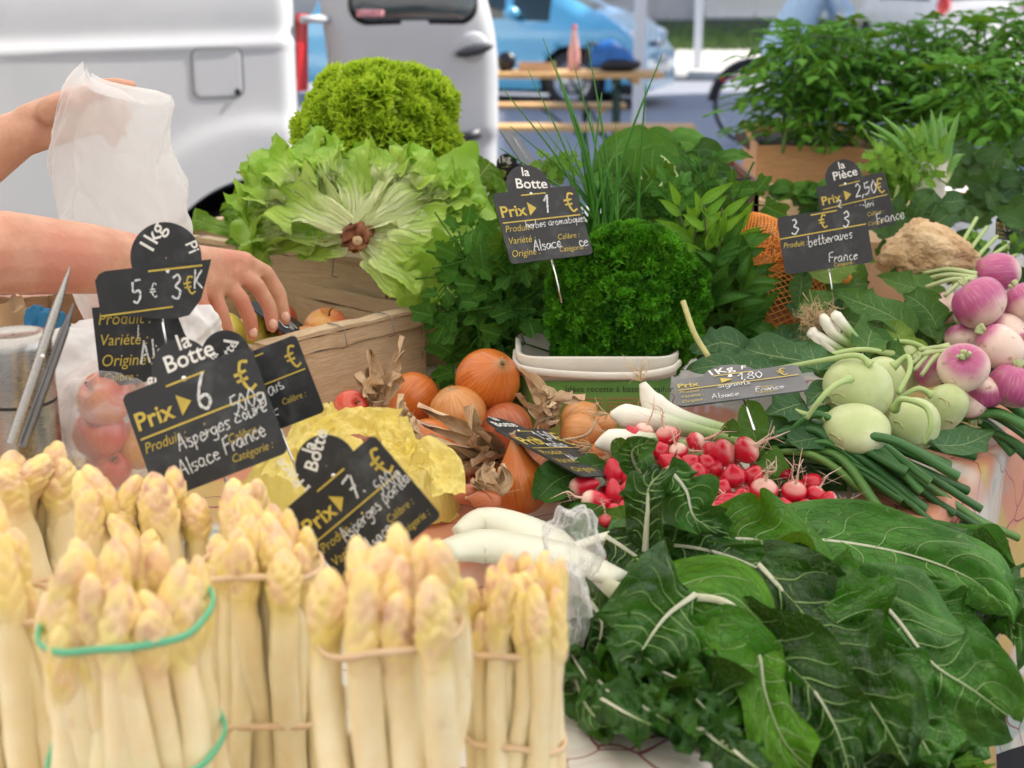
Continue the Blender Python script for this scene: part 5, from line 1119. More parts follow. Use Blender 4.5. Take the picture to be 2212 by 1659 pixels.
def root_mesh(seed):
    r = np.random.default_rng(seed); mb = MB(); pts = [np.zeros(3), np.array([0, 0, -.9]), np.array([r.normal(0, .35), r.normal(0, .35), -1.9]), np.array([r.normal(0, 1), r.normal(0, 1), -3.0 - r.random()])]
    mb.tube(crom(pts, 16), np.linspace(.17, .02, 16), 6)
    for k in range(5):
        i = r.uniform(.2, .9); b0 = np.array([0, 0, -2.6 * i]); mb.tube(crom([b0, b0 + r.normal(0, .45, 3), b0 + r.normal(0, .8, 3)], 7), np.linspace(.045, .015, 7), 4)
    return mb.mesh('root', simple('radish root', (.78, .55, .45), .6, .15, 30))
ROOTM = [root_mesh(i) for i in range(6)]
RB = [empty('radish_bunch', P(1290, 1060, 1.33) * [1, 1, 0] + [0, 0, T], 'long pink and white breakfast radishes at the left end, under the radish sign', 'radishes', 'radish bunches'),
      empty('radish_bunch', P(1480, 1000, 1.42) * [1, 1, 0] + [0, 0, T], 'middle heap of short red radishes with pale roots behind the tall curled chard leaf', 'radishes', 'radish bunches'),
      empty('radish_bunch', P(1650, 1040, 1.4) * [1, 1, 0] + [0, 0, T], 'round red radishes with tangled roots lying before the onion tops', 'radishes', 'radish bunches')]
rads = [ # u,v,r px, depth, root direction (image x, image y down), long?, bunch
 (1262, 1048, 24, 1.38, (-1, .25), 1, 0), (1290, 1083, 26, 1.35, (-1, -.15), 1, 0), (1322, 1018, 23, 1.40, (.05, 1), 1, 0), (1325, 1060, 20, 1.36, (.1, 1), 1, 0), (1358, 1025, 22, 1.40, (.1, 1), 1, 0), (1352, 1060, 20, 1.37, (-.4, 1), 1, 0), (1352, 1095, 20, 1.34, (-.6, 1), 1, 0), (1312, 1125, 20, 1.31, (-.2, -1), 0, 0), (1330, 1105, 18, 1.33, (-.8, .3), 0, 0), (1385, 1075, 20, 1.36, (-1, .2), 1, 0), (1400, 1040, 20, 1.38, (-.5, 1), 1, 0),
 (1365, 945, 20, 1.46, (.2, 1), 1, 1), (1390, 935, 22, 1.47, (.3, -.8), 0, 1), (1440, 945, 26, 1.46, (-.3, -1), 0, 1), (1425, 975, 24, 1.44, (-.8, .4), 0, 1), (1465, 978, 22, 1.44, (-.2, -1), 0, 1), (1500, 958, 25, 1.46, (.9, -.5), 0, 1), (1450, 1005, 24, 1.42, (.6, .6), 1, 1), (1490, 1000, 22, 1.42, (.7, .5), 0, 1), (1390, 990, 22, 1.42, (-.6, .7), 1, 1), (1510, 1022, 22, 1.4, (-.9, .2), 0, 1), (1480, 1035, 20, 1.39, (.4, .9), 1, 1), (1535, 975, 20, 1.45, (-.9, -.2), 0, 1), (1430, 1035, 22, 1.39, (-.4, .9), 1, 1), (1520, 1060, 20, 1.37, (.2, 1), 1, 1), (1508, 1078, 18, 1.35, (.1, -1), 1, 1), (1525, 1000, 22, 1.42, (.4, .7), 0, 1), (1460, 1060, 20, 1.37, (.5, .7), 1, 1),
 (1558, 978, 30, 1.43, (1, -.35), 0, 2), (1610, 975, 30, 1.43, (.8, -.6), 0, 2), (1585, 1028, 28, 1.40, (.1, .9), 0, 2), (1625, 1030, 24, 1.40, (.9, .4), 0, 2), (1545, 1010, 22, 1.42, (-.5, .7), 0, 2), (1650, 1062, 30, 1.37, (.1, -.6), 0, 2), (1575, 1085, 22, 1.35, (-1, .2), 1, 2), (1605, 1078, 24, 1.36, (-.8, -.1), 0, 2), (1715, 1065, 27, 1.37, (.05, -1), 0, 2), (1760, 1070, 22, 1.37, (.3, -1), 0, 2), (1790, 1078, 18, 1.36, (1, .1), 0, 2), (1560, 1055, 22, 1.38, (-.4, .8), 0, 2), (1690, 1095, 22, 1.35, (0, 1), 0, 2), (1630, 1100, 22, 1.34, (-.4, .8), 0, 2), (1740, 1095, 20, 1.35, (0, 1), 0, 2), (1555, 1100, 20, 1.34, (-1, .3), 1, 2)]
rg3 = np.random.default_rng(3)
for k_ in range(26):
    u_ = rg3.uniform(1400, 1780) if k_ % 3 else rg3.uniform(1290, 1420); v_ = rg3.uniform(965, 1105); d_ = PZ(u_, v_, T + .03)[1]
    rads.append((u_, v_, rg3.uniform(17, 25), d_, (rg3.normal(0, 1), rg3.normal(0, 1)), int(u_ < 1500 and k_ % 2), 0 if u_ < 1400 else (1 if u_ < 1540 else 2)))
for i, (u, v, rp, d, rd, lg, b_) in enumerate(rads):
    rp *= 1.04; c = P(u, v, d); r_ = rp * mpp(v, d); dirr = nrm(np.array([rd[0], -.15, -rd[1]]) + rg.normal(0, .1, 3)); M = basis(-dirr)
    o = inst('radish', (RL if lg else RM)[i % 3], RB[b_], c, quat(M), r_ * (.92 if lg else 1))
    rt = bpy.data.objects.new('root', ROOTM[i % 6]); C.objects.link(rt); rt.parent = o; rt.location = (0, 0, -.9 if not lg else -1.35); rt.rotation_euler = (0, 0, rg.random() * 6)
    rt.scale = (.8, .8, .8)
RLEAF = leafmat('radish leaf', (.02, .08, .012), (.07, .2, .02), (.22, .36, .1), 6, 1.2, .04, .05, .4, .2, spot=(.3, .4, .12))
def pleaf(e, pts, width, nh, mat, seed, shape='oval', name='leaf', world=False, **k):
    sp = np.array([P(*p) for p in pts]); wd = width * mpp(pts[0][1], pts[0][2]); kw = dict(ruff=.10, rfreq=8, cup=.2, puck=.015, nv=30, nu=17); kw.update(k)
    mb, sp2, N, Sd, w_ = leaf_mb(sp, wd, nh, shape, seed=seed, **kw); return obj(name, mb, mat, e)
pleaf(RB[0], [(1375, 975, 1.42), (1345, 975, 1.41), (1330, 945, 1.41)], 55, (0, -.9, .4), RLEAF, 41)
pleaf(RB[0], [(1310, 1000, 1.42), (1270, 1010, 1.41), (1240, 1030, 1.4)], 60, (0, -.8, .6), RLEAF, 42)
pleaf(RB[0], [(1250, 1020, 1.40), (1200, 1040, 1.38), (1160, 1080, 1.36)], 110, (0, -.8, .6), CHB, 43, lobes=.1)
pleaf(RB[0], [(1330, 1150, 1.3), (1270, 1130, 1.31), (1200, 1120, 1.32)], 90, (0, -.8, .6), CH, 44)
pleaf(RB[0], [(1380, 1140, 1.3), (1340, 1120, 1.3), (1300, 1110, 1.31)], 60, (0, -.9, .4), RLEAF, 45)
pleaf(RB[2], [(1640, 985, 1.44), (1625, 920, 1.45), (1612, 860, 1.46)], 75, (.3, -.9, .1), RLEAF, 46, jag=.1)
pleaf(RB[2], [(1640, 980, 1.44), (1665, 1000, 1.43), (1680, 1040, 1.42)], 80, (.3, -.9, .3), RLEAF, 47, lobes=.2)
pleaf(RB[2], [(1610, 935, 1.46), (1580, 925, 1.47), (1560, 930, 1.47)], 45, (0, -.9, .4), RLEAF, 48, lobes=.2)
pleaf(RB[1], [(1400, 960, 1.43), (1370, 975, 1.42), (1345, 1000, 1.41)], 70, (0, -.9, .3), RLEAF, 49)
rg = np.random.default_rng(77)
for k in range(14):                                                     # leaf litter under the radishes
    u = rg.uniform(1180, 1780); v = 1010 + rg.uniform(0, 110); d = PZ(u, v, T + .008)[1]; a = rg.uniform(-1, 1)
    pleaf(RB[k % 3], [(u, v, d), (u + 45 * math.cos(a * 3), v + 12, d - .01), (u + 95 * math.cos(a * 3), v + 30, d - .03)], 90, (0, -.5, .85), (CH, CHB, RLEAF)[k % 3], 500 + k, lobes=.15, ruff=.15)

# ================================================================== KOHLRABI
m = Mat('kohlrabi skin', .38, .4, sss=.12, sssr=(.8, 1, .5)); n = m.noise(18, 4); v = m.sep(m.co('UV'))[1]
col = m.mix(m.rng(n, .35, .7), (.44, .52, .24), (.58, .65, .38)); col = m.mix(m.rng(m.noise(60, 3), .62, .72, 0, .5), col, (.42, .34, .2)); col = m.mix(m.math('MULTIPLY', m.rng(v, .14, .02), .8), col, (.5, .36, .24)); col = m.mix(m.rng(m.noise(9, 2), .5, .7, 0, .6), col, (.66, .72, .52))
m.set('Base Color', col); m.bump(m.math('ADD', n, m.noise(110, 3)), .25, .0012); KOH = m.done()
m = Mat('kohlrabi stem', .4, .4); n = m.noise(3, 3, co=m.co('UV', (10, 1, 1))); m.set('Base Color', m.mix(n, (.30, .44, .14), (.46, .58, .26))); m.bump(n, .4, .001); KST = m.done()
KL = leafmat('kohlrabi leaf', (.025, .09, .035), (.06, .16, .065), (.28, .38, .18), 6, 1.2, .04, .05, .5, .15, bscale=30)
SCAR = simple('leaf scar', (.42, .40, .2), .7, .3, 80)
def kohl(label, u, v, rx, rz, d, ax, stems, seed):
    s_ = mpp(v, d); c = P(u, v, d); c[2] = max(c[2], T + rz * s_ * .7); rx *= .92; rz *= .94; e = empty('kohlrabi', c - [0, 0, rz * s_], label, 'kohlrabi', 'kohlrabi heap'); M = basis(ax)
    t = np.linspace(0.0005, .9995, 34); th = np.linspace(0, 2 * np.pi, 44, endpoint=False); ph = t * np.pi; rr = np.sin(ph) ** .85
    G = np.stack([rr[:, None] * np.cos(th) * rx * s_, rr[:, None] * np.sin(th) * rx * s_, -np.cos(ph)[:, None] * rz * s_ * np.ones(44)], -1)
    G *= (1 + .03 * fnoise(G[..., 0] / (rx * s_) * 2, G[..., 1] / (rx * s_) * 2, G[..., 2] / (rx * s_) * 2, seed))[..., None]
    uu, vv = np.meshgrid(np.linspace(0, 1, 44), t); mb = MB(); mb.grid(G @ M.T + c, True, np.stack([uu, vv], -1)); obj('bulb', mb, KOH, e)
    for k, pts in enumerate(stems):
        q = crom([c + (P(*pts[0]) - c) * .93] + [P(*p) for p in pts[1:]], 24); rr_ = np.interp(np.linspace(0, 1, 24), [0, .15, 1], [.0062, .0036, .0028]); mb = MB(); mb.tube(q, rr_, 12); obj('stem', mb, KST, e)
    for k in range(3):                                                  # old leaf scars round the bulb
        a0 = rg.uniform(3.6, 5.8); z0 = rg.uniform(-.5, .5); aa = a0 + np.linspace(-.22, .22, 9); zz_ = z0 + .10 * np.cos(np.linspace(-1.5, 1.5, 9)); rc_ = np.sqrt(np.clip(1 - zz_ ** 2, 0, 1)) ** .85 * 1.012
        mb = MB(); mb.tube(np.stack([rc_ * np.cos(aa) * rx * s_, rc_ * np.sin(aa) * rx * s_, zz_ * rz * s_], -1) @ M.T + c, .0009, 5); obj('leaf_scar', mb, SCAR, e)
    mb = MB(); bt_ = c - M[:, 2] * rz * s_
    for k in range(6):
        a = rg.normal(0, 1, 3); mb.tube([bt_, bt_ - M[:, 2] * .004 + nrm(a) * .008], [.004, .0015], 6)
    return e
kohl('large kohlrabi in front with a stem bending to the left', 1852, 845, 82, 78, 1.58, (-.2, -.1, .95), [[(1835, 815, 1.53), (1800, 835, 1.51), (1770, 865, 1.50), (1742, 905, 1.5)], [(1885, 785, 1.56), (1850, 768, 1.57), (1780, 778, 1.59), (1650, 802, 1.63)]], 1)
kohl('kohlrabi behind the large one with brown leaf scars on its crown', 1905, 828, 56, 60, 1.66, (.1, -.2, .95), [[(1930, 790, 1.62), (1960, 770, 1.62), (1965, 800, 1.6), (1940, 850, 1.58)]], 2)
kohl('tall kohlrabi at the back under an arching stem', 1955, 798, 46, 62, 1.74, (.25, .1, .95), [[(1935, 765, 1.72), (1860, 755, 1.70), (1780, 770, 1.68), (1700, 795, 1.66)], [(1985, 790, 1.70), (2000, 755, 1.72), (1930, 738, 1.74), (1750, 770, 1.72)]], 3)
kohl('flattened kohlrabi in the front row partly covered by onion tops', 1852, 925, 80, 44, 1.50, (0, -.3, .95), [[(1780, 900, 1.5), (1740, 895, 1.52), (1700, 880, 1.54)]], 4)
kohl('kohlrabi with a stem looped over it next to the flattened one', 1972, 918, 62, 64, 1.55, (.2, -.2, .9), [[(1930, 880, 1.52), (1950, 862, 1.50), (2000, 880, 1.49), (2010, 920, 1.48), (1995, 960, 1.48)]], 5)
kohl('rightmost kohlrabi leaning on the onion tops', 2040, 880, 50, 58, 1.62, (.5, -.2, .8), [[(2010, 850, 1.6), (1980, 840, 1.6), (1930, 870, 1.6)]], 6)
KE = empty('kohlrabi_leaves', P(1640, 790, 1.68) * [1, 1, 0] + [0, 0, T], 'blue green kohlrabi leaves spread behind the sign for one euro eighty', 'leaves')
for i, (pts, wd) in enumerate([([(1830, 795, 1.64), (1740, 780, 1.66), (1650, 765, 1.68), (1600, 750, 1.7)], 120), ([(1730, 800, 1.62), (1640, 800, 1.64), (1560, 790, 1.66), (1480, 800, 1.66)], 90), ([(1620, 760, 1.7), (1560, 740, 1.7), (1500, 760, 1.7)], 90), ([(1740, 870, 1.54), (1700, 880, 1.53), (1650, 900, 1.52)], 90), ([(1760, 900, 1.52), (1700, 925, 1.52), (1640, 930, 1.5)], 80), ([(1820, 830, 1.6), (1770, 850, 1.57), (1740, 880, 1.55)], 60), ([(1800, 940, 1.5), (1740, 950, 1.49), (1690, 960, 1.48)], 70), ([(2000, 960, 1.52), (2080, 960, 1.54), (2150, 930, 1.56)], 90), ([(1770, 810, 1.6), (1760, 780, 1.62), (1745, 735, 1.65)], 70)]):
    pleaf(KE, pts, wd, (0, -.6, .8), KL, 60 + i, jag=.12, lobes=.15)

# ================================================================== TURNIPS
m = Mat('turnip skin', .3, .5, sss=.12, sssr=(1, .6, .6), coat=.15); gz = m.sep(m.co('UV'))[1]; n = m.noise(12, 3)
f_ = m.math('ADD', gz, m.math('MULTIPLY', m.math('SUBTRACT', n, .5), .45)); f_ = m.math('ADD', f_, m.math('MULTIPLY', m.math('SUBTRACT', m.rand(), .5), .55))
col = m.mix(m.rng(f_, .38, .62), (.76, .60, .52), (.43, .075, .22)); col = m.mix(m.rng(m.noise(4, 2, co=m.co('UV', (30, 1, 1))), .5, .7, 0, .35), col, (.75, .45, .48)); col = m.mix(m.math('MULTIPLY', m.rng(m.noise(70, 4), .60, .70), .7), col, (.30, .15, .08))
m.set('Base Color', col); m.bump(m.noise(30, 3), .12, .001); TUR = m.done()
TST = simple('turnip stem', (.42, .5, .24), .5, .2, 20)
TL = leafmat('turnip leaf', (.03, .11, .025), (.09, .21, .045), (.3, .42, .16), 6, 1.1, .035, .05, .48, .2, yellow=((.42, .42, .06), .5), bscale=30)
TLY = leafmat('turnip leaf yellowing', (.14, .25, .04), (.25, .36, .06), (.4, .5, .2), 6, 1.1, .035, .05, .5, .2, yellow=((.55, .42, .05), .9), bscale=30)
def turnip(label, u, v, rp, d, ax, sq=.85, seed=0, root=False):
    s_ = rp * mpp(v, d); c = P(u, v, d); e = empty('turnip', c - [0, 0, s_ * sq], label, 'turnip', 'purple and white turnips'); M = basis(ax); t = np.linspace(0, 1, 30); ph = t * np.pi; rr = np.sin(ph) ** .8; rr[0] = .03; rr[-1] = .06
    z = -np.cos(ph) * sq; z = np.where(t > .88, z - (t - .88) * .8, z); z = z - np.clip(.12 - t, 0, 1) * (2 if root else .3); th = np.linspace(0, 2 * np.pi, 36, endpoint=False)
    G = np.stack([rr[:, None] * np.cos(th), rr[:, None] * np.sin(th), z[:, None] * np.ones(36)], -1) * s_; G *= (1 + .06 * fnoise(G[..., 0] / s_ * 1.6, G[..., 1] / s_ * 1.6, G[..., 2] / s_ * 1.6, seed))[..., None]
    uu, vv = np.meshgrid(np.linspace(0, 1, 36), t); mb = MB(); mb.grid(G @ M.T + c, True, np.stack([uu, vv], -1)); obj('bulb', mb, TUR, e)
    mb = MB(); top = c + M[:, 2] * s_ * sq * .9
    for k in range(6):
        a = nrm(M[:, 2] + rg.normal(0, .35, 3)); mb.tube([top - M[:, 2] * .004, top + a * .012], [.003, .0024], 7)
    o = obj('stem_stubs', mb, TST, e); o['kind'] = 'stuff'; return e
turnip('big magenta turnip with a pale scuffed patch, the most prominent', 2115, 652, 58, 1.78, (-.5, .3, .6), seed=1)
turnip('white and pink turnip standing behind the big magenta one', 2155, 588, 40, 1.90, (-.9, 0, -.05), 1.15, seed=2)
turnip('pink turnip at the right edge above the middle of the heap', 2212, 652, 44, 1.80, (-.3, .5, .7), seed=3)
turnip('dark magenta turnip half hidden left of the big one', 2040, 668, 40, 1.86, (-.7, .4, .5), seed=4)
turnip('small pale turnip with a magenta top under the big one', 2076, 728, 36, 1.80, (-.2, .3, .9), seed=5)
turnip('long white pink turnip leaning down in the middle of the heap', 2162, 752, 48, 1.70, (-.7, .1, .65), 1.15, seed=6)
turnip('squat pink turnip with a brown blemish in the lower left of the heap', 2082, 795, 56, 1.64, (-.2, -.5, .6), .78, seed=7)
turnip('pale turnip at the back of the heap by the right edge', 2172, 725, 50, 1.78, (-.5, .5, -.4), seed=8)
turnip('deep magenta turnip at the bottom right of the heap', 2190, 835, 52, 1.66, (.2, .1, .9), seed=9)
turnip('small magenta turnip between the big one and the right edge', 2165, 690, 30, 1.84, (0, .2, .9), seed=10)
turnip('magenta turnip under the squat one at the left', 2010, 800, 38, 1.70, (-.6, .4, .6), seed=11)
turnip('pale turnip under the onion top in front', 2130, 848, 40, 1.66, (0, 0, -1), seed=12)
turnip('little white turnip lowest in the heap', 2100, 875, 34, 1.66, (.3, 0, -1), seed=13)
turnip('pinkish white turnip cut off at the right edge', 2235, 760, 50, 1.74, (.2, 0, .7), seed=14)
TE = empty('turnip_greens', P(1850, 680, 1.85) * [1, 1, 0] + [0, 0, T], 'loose turnip greens heaped between the net bag and the turnips', 'leaves')
tl = [([(1740, 590, 1.86), (1790, 585, 1.88), (1850, 560, 1.9), (1890, 565, 1.88)], 85, (-.4, -.8, .4), TLY), ([(1980, 720, 1.76), (1920, 680, 1.77), (1860, 655, 1.78), (1800, 632, 1.8)], 90, (0, -.8, .6), TL), ([(2030, 720, 1.78), (2010, 680, 1.79), (1980, 650, 1.8), (1950, 635, 1.82)], 80, (-.2, -.8, .5), TL), ([(1725, 665, 1.84), (1730, 620, 1.85), (1735, 580, 1.86)], 60, (-.2, -.9, .3), TL), ([(1730, 670, 1.82), (1770, 650, 1.82), (1810, 640, 1.82)], 60, (0, -.8, .6), TL), ([(1870, 780, 1.7), (1880, 720, 1.74), (1900, 700, 1.78)], 100, (0, -.8, .5), TL), ([(1960, 780, 1.7), (1900, 750, 1.73), (1850, 720, 1.76)], 90, (0, -.8, .5), TL), ([(2040, 640, 1.88), (1970, 620, 1.9), (1900, 600, 1.92)], 80, (0, -.7, .7), TL), ([(2090, 600, 1.9), (2000, 590, 1.94), (1920, 590, 1.96)], 70, (0, -.7, .7), TL), ([(2000, 760, 1.72), (1950, 740, 1.74), (1930, 700, 1.76)], 80, (0, -.8, .5), TLY), ([(1660, 780, 1.75), (1700, 740, 1.78), (1760, 720, 1.8)], 90, (0, -.8, .5), KL), ([(2100, 570, 1.96), (2040, 560, 2.0), (1960, 570, 2.02)], 60, (0, -.8, .5), TL), ([(1800, 690, 1.84), (1850, 700, 1.82), (1900, 740, 1.78)], 110, (0, -.8, .5), TL), ([(1760, 640, 1.9), (1820, 620, 1.92), (1880, 610, 1.94)], 110, (0, -.8, .5), TL), ([(1980, 640, 1.86), (2000, 690, 1.84), (2020, 740, 1.8)], 120, (0, -.8, .5), TL)]
for i, (pts, wd, nh, mt) in enumerate(tl): pleaf(TE, pts, wd, nh, mt, 80 + i, jag=.08, lobes=.22, ruff=.14, puck=.02)
for k in range(26):
    u, v = rg.uniform(1700, 2060), rg.uniform(600, 800); d = 1.97 - (v - 560) * .0008; a = rg.uniform(0, 6.28)
    pleaf(TE, [(u, v, d), (u + 55 * math.cos(a), v + 25 * math.sin(a), d), (u + 110 * math.cos(a), v + 50 * math.sin(a), d)], rg.uniform(60, 110), (rg.normal(0, .3), -.7, .6), (TL, TL, KL)[k % 3], 120 + k, lobes=.25, jag=.08, ruff=.18, nv=22, nu=11)
for a, b_ in (((2110, 592, 1.88), (1995, 590, 1.93)), ((2108, 600, 1.87), (1990, 605, 1.92)), ((2112, 606, 1.86), (2000, 620, 1.88)), ((2110, 765, 1.66), (1985, 755, 1.68)), ((2110, 772, 1.65), (1990, 765, 1.67)), ((2040, 750, 1.68), (1975, 800, 1.66)), ((2050, 745, 1.68), (1965, 790, 1.67)), ((2045, 755, 1.67), (1990, 812, 1.65)), ((2108, 598, 1.87), (2040, 640, 1.84))):
    A_, B_ = P(*a), P(*b_); mb = MB(); mb.tube(crom([A_, (A_ + B_) / 2 + [0, 0, .006], B_], 12), np.linspace(.0035, .0028, 12), 8); obj('stem', mb, TST, TE)
# ================================================================== LETTUCES
m = Mat('frilly lettuce', .45, .4); v = m.sep(m.co('UV'))[1]; n = m.noise(24, 4)
col = m.mix(m.rng(v, .2, 1.0), (.20, .42, .012), (.58, .76, .06)); col = m.mix(m.rng(n, .4, .7, 0, .5), col, (.18, .40, .02)); m.set('Base Color', col); m.bump(m.noise(90, 3), .4, .002); m.transl(m.mix(.4, col, (.6, .85, .05)), .42); LOLLO = m.done()
def tuft(seed, n=11):
    r = np.random.default_rng(seed); mb = MB(); 
    for k in range(n):
        d_ = nrm(r.normal(0, 1, 3) + [0, 0, .9]); tg_ = nrm(np.cross(d_, r.normal(0, 1, 3))); bb = np.cross(d_, tg_); uu_ = np.linspace(-1, 1, 15); tt_ = np.linspace(.15, 1, 4); ph = r.random(3) * 6.28
        wv_ = np.sin(uu_ * 8 + ph[0]) * .22 + np.sin(uu_ * 15 + ph[1]) * .16; ed = np.where(np.arange(15) % 2 == 0, 1.0, .72)
        L_ = tt_[:, None] * (1 + (ed[None] - 1) * (tt_[:, None] > .9)); G = d_ * L_[..., None] * (1 - .25 * uu_[None, :, None] ** 2) + tg_ * (uu_[None] * tt_[:, None] * .62)[..., None] + bb * (wv_[None] * tt_[:, None] ** 1.5)[..., None]
        mb.grid(G)
    return mb
TUF = [tuft(i) for i in range(8)]
LE = empty('frilly_lettuce', P(818, 380, 2.18), 'upright head of bright green frilly lettuce on top of the lettuces', 'lettuce')
hc = P(835, 290, 2.2); HR = 138 * mpp(275, 2.2); r = np.random.default_rng(4); root = hc - [0, 0, HR * .85]
for i in range(90):
    # points on a dome around hc, ends of the leaves
    z_ = 1 - (i + .5) / 90 * 1.55; a = i * 2.399; s_ = math.sqrt(max(0, 1 - z_ * z_)); dirn = np.array([s_ * math.cos(a), s_ * math.sin(a), z_])
    if dirn[1] > .55: continue
    rad = HR * (1 + .06 * r.normal()) * (.80, .98, 1.10)[i % 3]; end = hc + dirn * rad * [1.0, .85, .86 if z_ > 0 else 1.0]; st_ = root + (hc - root) * .5 + dirn * HR * .2
    st_ = hc * .45 + end * .55 - dirn * .01 + np.array([0, 0, -.008])
    tang = nrm(np.cross(dirn, r.normal(0, 1, 3))); n_v, n_u = 9, 46; tt_ = np.linspace(0, 1, n_v); uu_ = np.linspace(-1, 1, n_u); W_ = r.uniform(.035, .06)
    b2_ = nrm(np.cross(dirn, tang)); cur = r.uniform(-1.2, 1.2)
    ang = uu_ * 1.15; off = np.sin(ang * 1.6 + cur) * .4
    ph = r.random(5) * 6.28; fr = (.0042 * np.sin(uu_ * 11 + ph[0]) + .0036 * np.sin(uu_ * 23 + ph[1]) + .0026 * np.sin(uu_ * 43 + ph[2]))
    fr2 = (.004 * np.sin(uu_ * 17 + ph[3]) + .0026 * np.sin(uu_ * 39 + ph[4]))
    G = st_ + (end - st_) * tt_[:, None, None] + tang * (uu_[None, :, None] * W_ * (.35 + .65 * tt_[:, None, None])) + b2_ * ((off[None] * .02 * tt_[:, None] + fr[None] * 1.7 * tt_[:, None] ** 1.5)[..., None]) + dirn * ((fr2[None] * tt_[:, None] ** 3 - .016 * uu_[None] ** 2 * tt_[:, None])[..., None])
    uv_ = np.stack(np.meshgrid((uu_ + 1) / 2, tt_), -1); mb = MB(); mb.grid(G, uv=uv_); obj('leaf', mb, LOLLO, LE, origin=st_)
mb = MB(); k_ = 0
while k_ < 330:
    d_ = nrm(r.normal(0, 1, 3))
    if d_[1] > .3 or d_[2] < -.75: continue
    lump = 1 + .20 * fnoise(d_[0] * 2.6, d_[1] * 2.6, d_[2] * 2.6, 15); p_ = hc + d_ * np.array([HR * (1.0 + .12 * max(0, -d_[2])), HR * .85, HR * .86]) * lump * r.uniform(.84, 1.07)
    mb.join(TUF[r.integers(8)], basis(nrm(d_ + [0, 0, .35] + r.normal(0, .3, 3))) @ rotz(r.random() * 6) * r.uniform(.022, .038), p_); k_ += 1
o = obj('leaf_frills', mb, LOLLO, LE); o['kind'] = 'stuff'
mb = MB(); mb.ball(hc - [0, 0, .01], (HR * .7, HR * .55, HR * .62), 24, 16); obj('heart', mb, LOLLO, LE)

m = Mat('batavia lettuce', .4, .45, sss=.05); uvs = m.sep(m.co('UV')); u, v = uvs[0], uvs[1]; x = m.math('ABSOLUTE', m.math('SUBTRACT', m.math('MULTIPLY', u, 2.0), 1.0))
wob = m.noise(3.5, 3, co=m.co('UV')); 
fan = m.math('ABSOLUTE', m.math('SUBTRACT', m.math('FRACT', m.math('ADD', m.math('MULTIPLY', u, 9.0), m.math('MULTIPLY', wob, 1.6))), .5)); ve = m.math('MULTIPLY', m.rng(fan, .40, .5), m.rng(v, .95, .4, .0, 1.0)); rb = m.rng(x, .10, .02); rb = m.math('MULTIPLY', rb, m.rng(v, .8, .3)); ve = m.math('MAXIMUM', ve, rb)
n = m.noise(14, 4); col = m.mix(m.rng(m.math('ADD', v, m.math('MULTIPLY', m.math('SUBTRACT', n, .5), .4)), .12, .62), (.76, .82, .50), (.42, .64, .10)); col = m.mix(m.rng(v, .62, 1.0, 0, .8), col, (.22, .46, .04)); col = m.mix(m.math('MULTIPLY', ve, .55), col, (.80, .84, .62)); col = m.mix(m.rng(m.noise(55, 3), .72, .78, 0, .5), col, (.3, .22, .08))
m.set('Base Color', col); m.bump(m.math('ADD', m.math('MULTIPLY', ve, .9), m.math('ADD', n, m.math('MULTIPLY', m.noise(60, 3), .3))), .8, .004); m.transl(m.mix(.3, col, (.6, .8, .1)), .28); BAT = m.done()
GLE = leafmat('green lettuce', (.06, .19, .015), (.20, .38, .05), (.4, .55, .2), 5, 1.2, .05, .06, .42, .3, bscale=40)
BL = empty('batavia_lettuce', P(770, 600, 2.0), 'large pale green lettuce lying with its brown cut stump towards the front', 'lettuce')
stump = P(768, 514, 1.875)
def lleaf(e, pts, wd, nh, seed, mat=BAT, **k):
    kw = dict(ruff=.2, rfreq=11, cup=.15, puck=.03, nv=64, nu=49, lobes=.14, veins=5, billow=.11, jag=.07, crink=.022); kw.update(k); return pleaf(e, pts, wd, nh, mat, seed, 'fan', **kw)
S_ = (768, 508, 1.905)
for i, (pts, wd, nh, ex) in enumerate([
    ([S_, (690, 470, 1.93), (610, 440, 1.97), (530, 450, 2.0)], 210, (0, -.8, .6), {}),
    ([S_, (700, 430, 1.96), (660, 370, 2.02), (640, 320, 2.06)], 190, (-.2, -.9, .3), dict(ruff=.2)),
    ([S_, (770, 430, 1.96), (760, 380, 2.0), (730, 345, 2.05)], 200, (0, -.95, .3), {}),
    ([S_, (840, 430, 1.96), (880, 380, 2.02), (915, 360, 2.06)], 210, (.1, -.9, .4), dict(ruff=.18)),
    ([S_, (880, 460, 1.95), (960, 430, 1.99), (1040, 400, 2.03)], 220, (.2, -.8, .6), dict(ruff=.18)),
    ([S_, (870, 500, 1.92), (970, 500, 1.93), (1050, 520, 1.95)], 190, (.2, -.8, .5), {}),
    ([S_, (830, 540, 1.89), (900, 570, 1.89), (985, 590, 1.90)], 190, (.3, -.9, .3), dict(ruff=.06)),
    ([S_, (810, 550, 1.88), (860, 590, 1.88), (920, 605, 1.89)], 150, (.2, -.9, .2), dict(ruff=.06)),
    ([S_, (690, 510, 1.94), (600, 500, 1.98), (520, 470, 2.02)], 150, (-.1, -.8, .6), {}),
    ([S_, (700, 520, 1.93), (640, 520, 1.96), (560, 510, 2.0)], 110, (-.1, -.8, .6), dict(ruff=.2)),
    ([S_, (740, 535, 1.91), (700, 535, 1.93), (650, 525, 1.96)], 90, (-.1, -.9, .4), dict(ruff=.18))]): lleaf(BL, pts, wd, nh, 200 + i, **ex)
rb_r = np.random.default_rng(21)
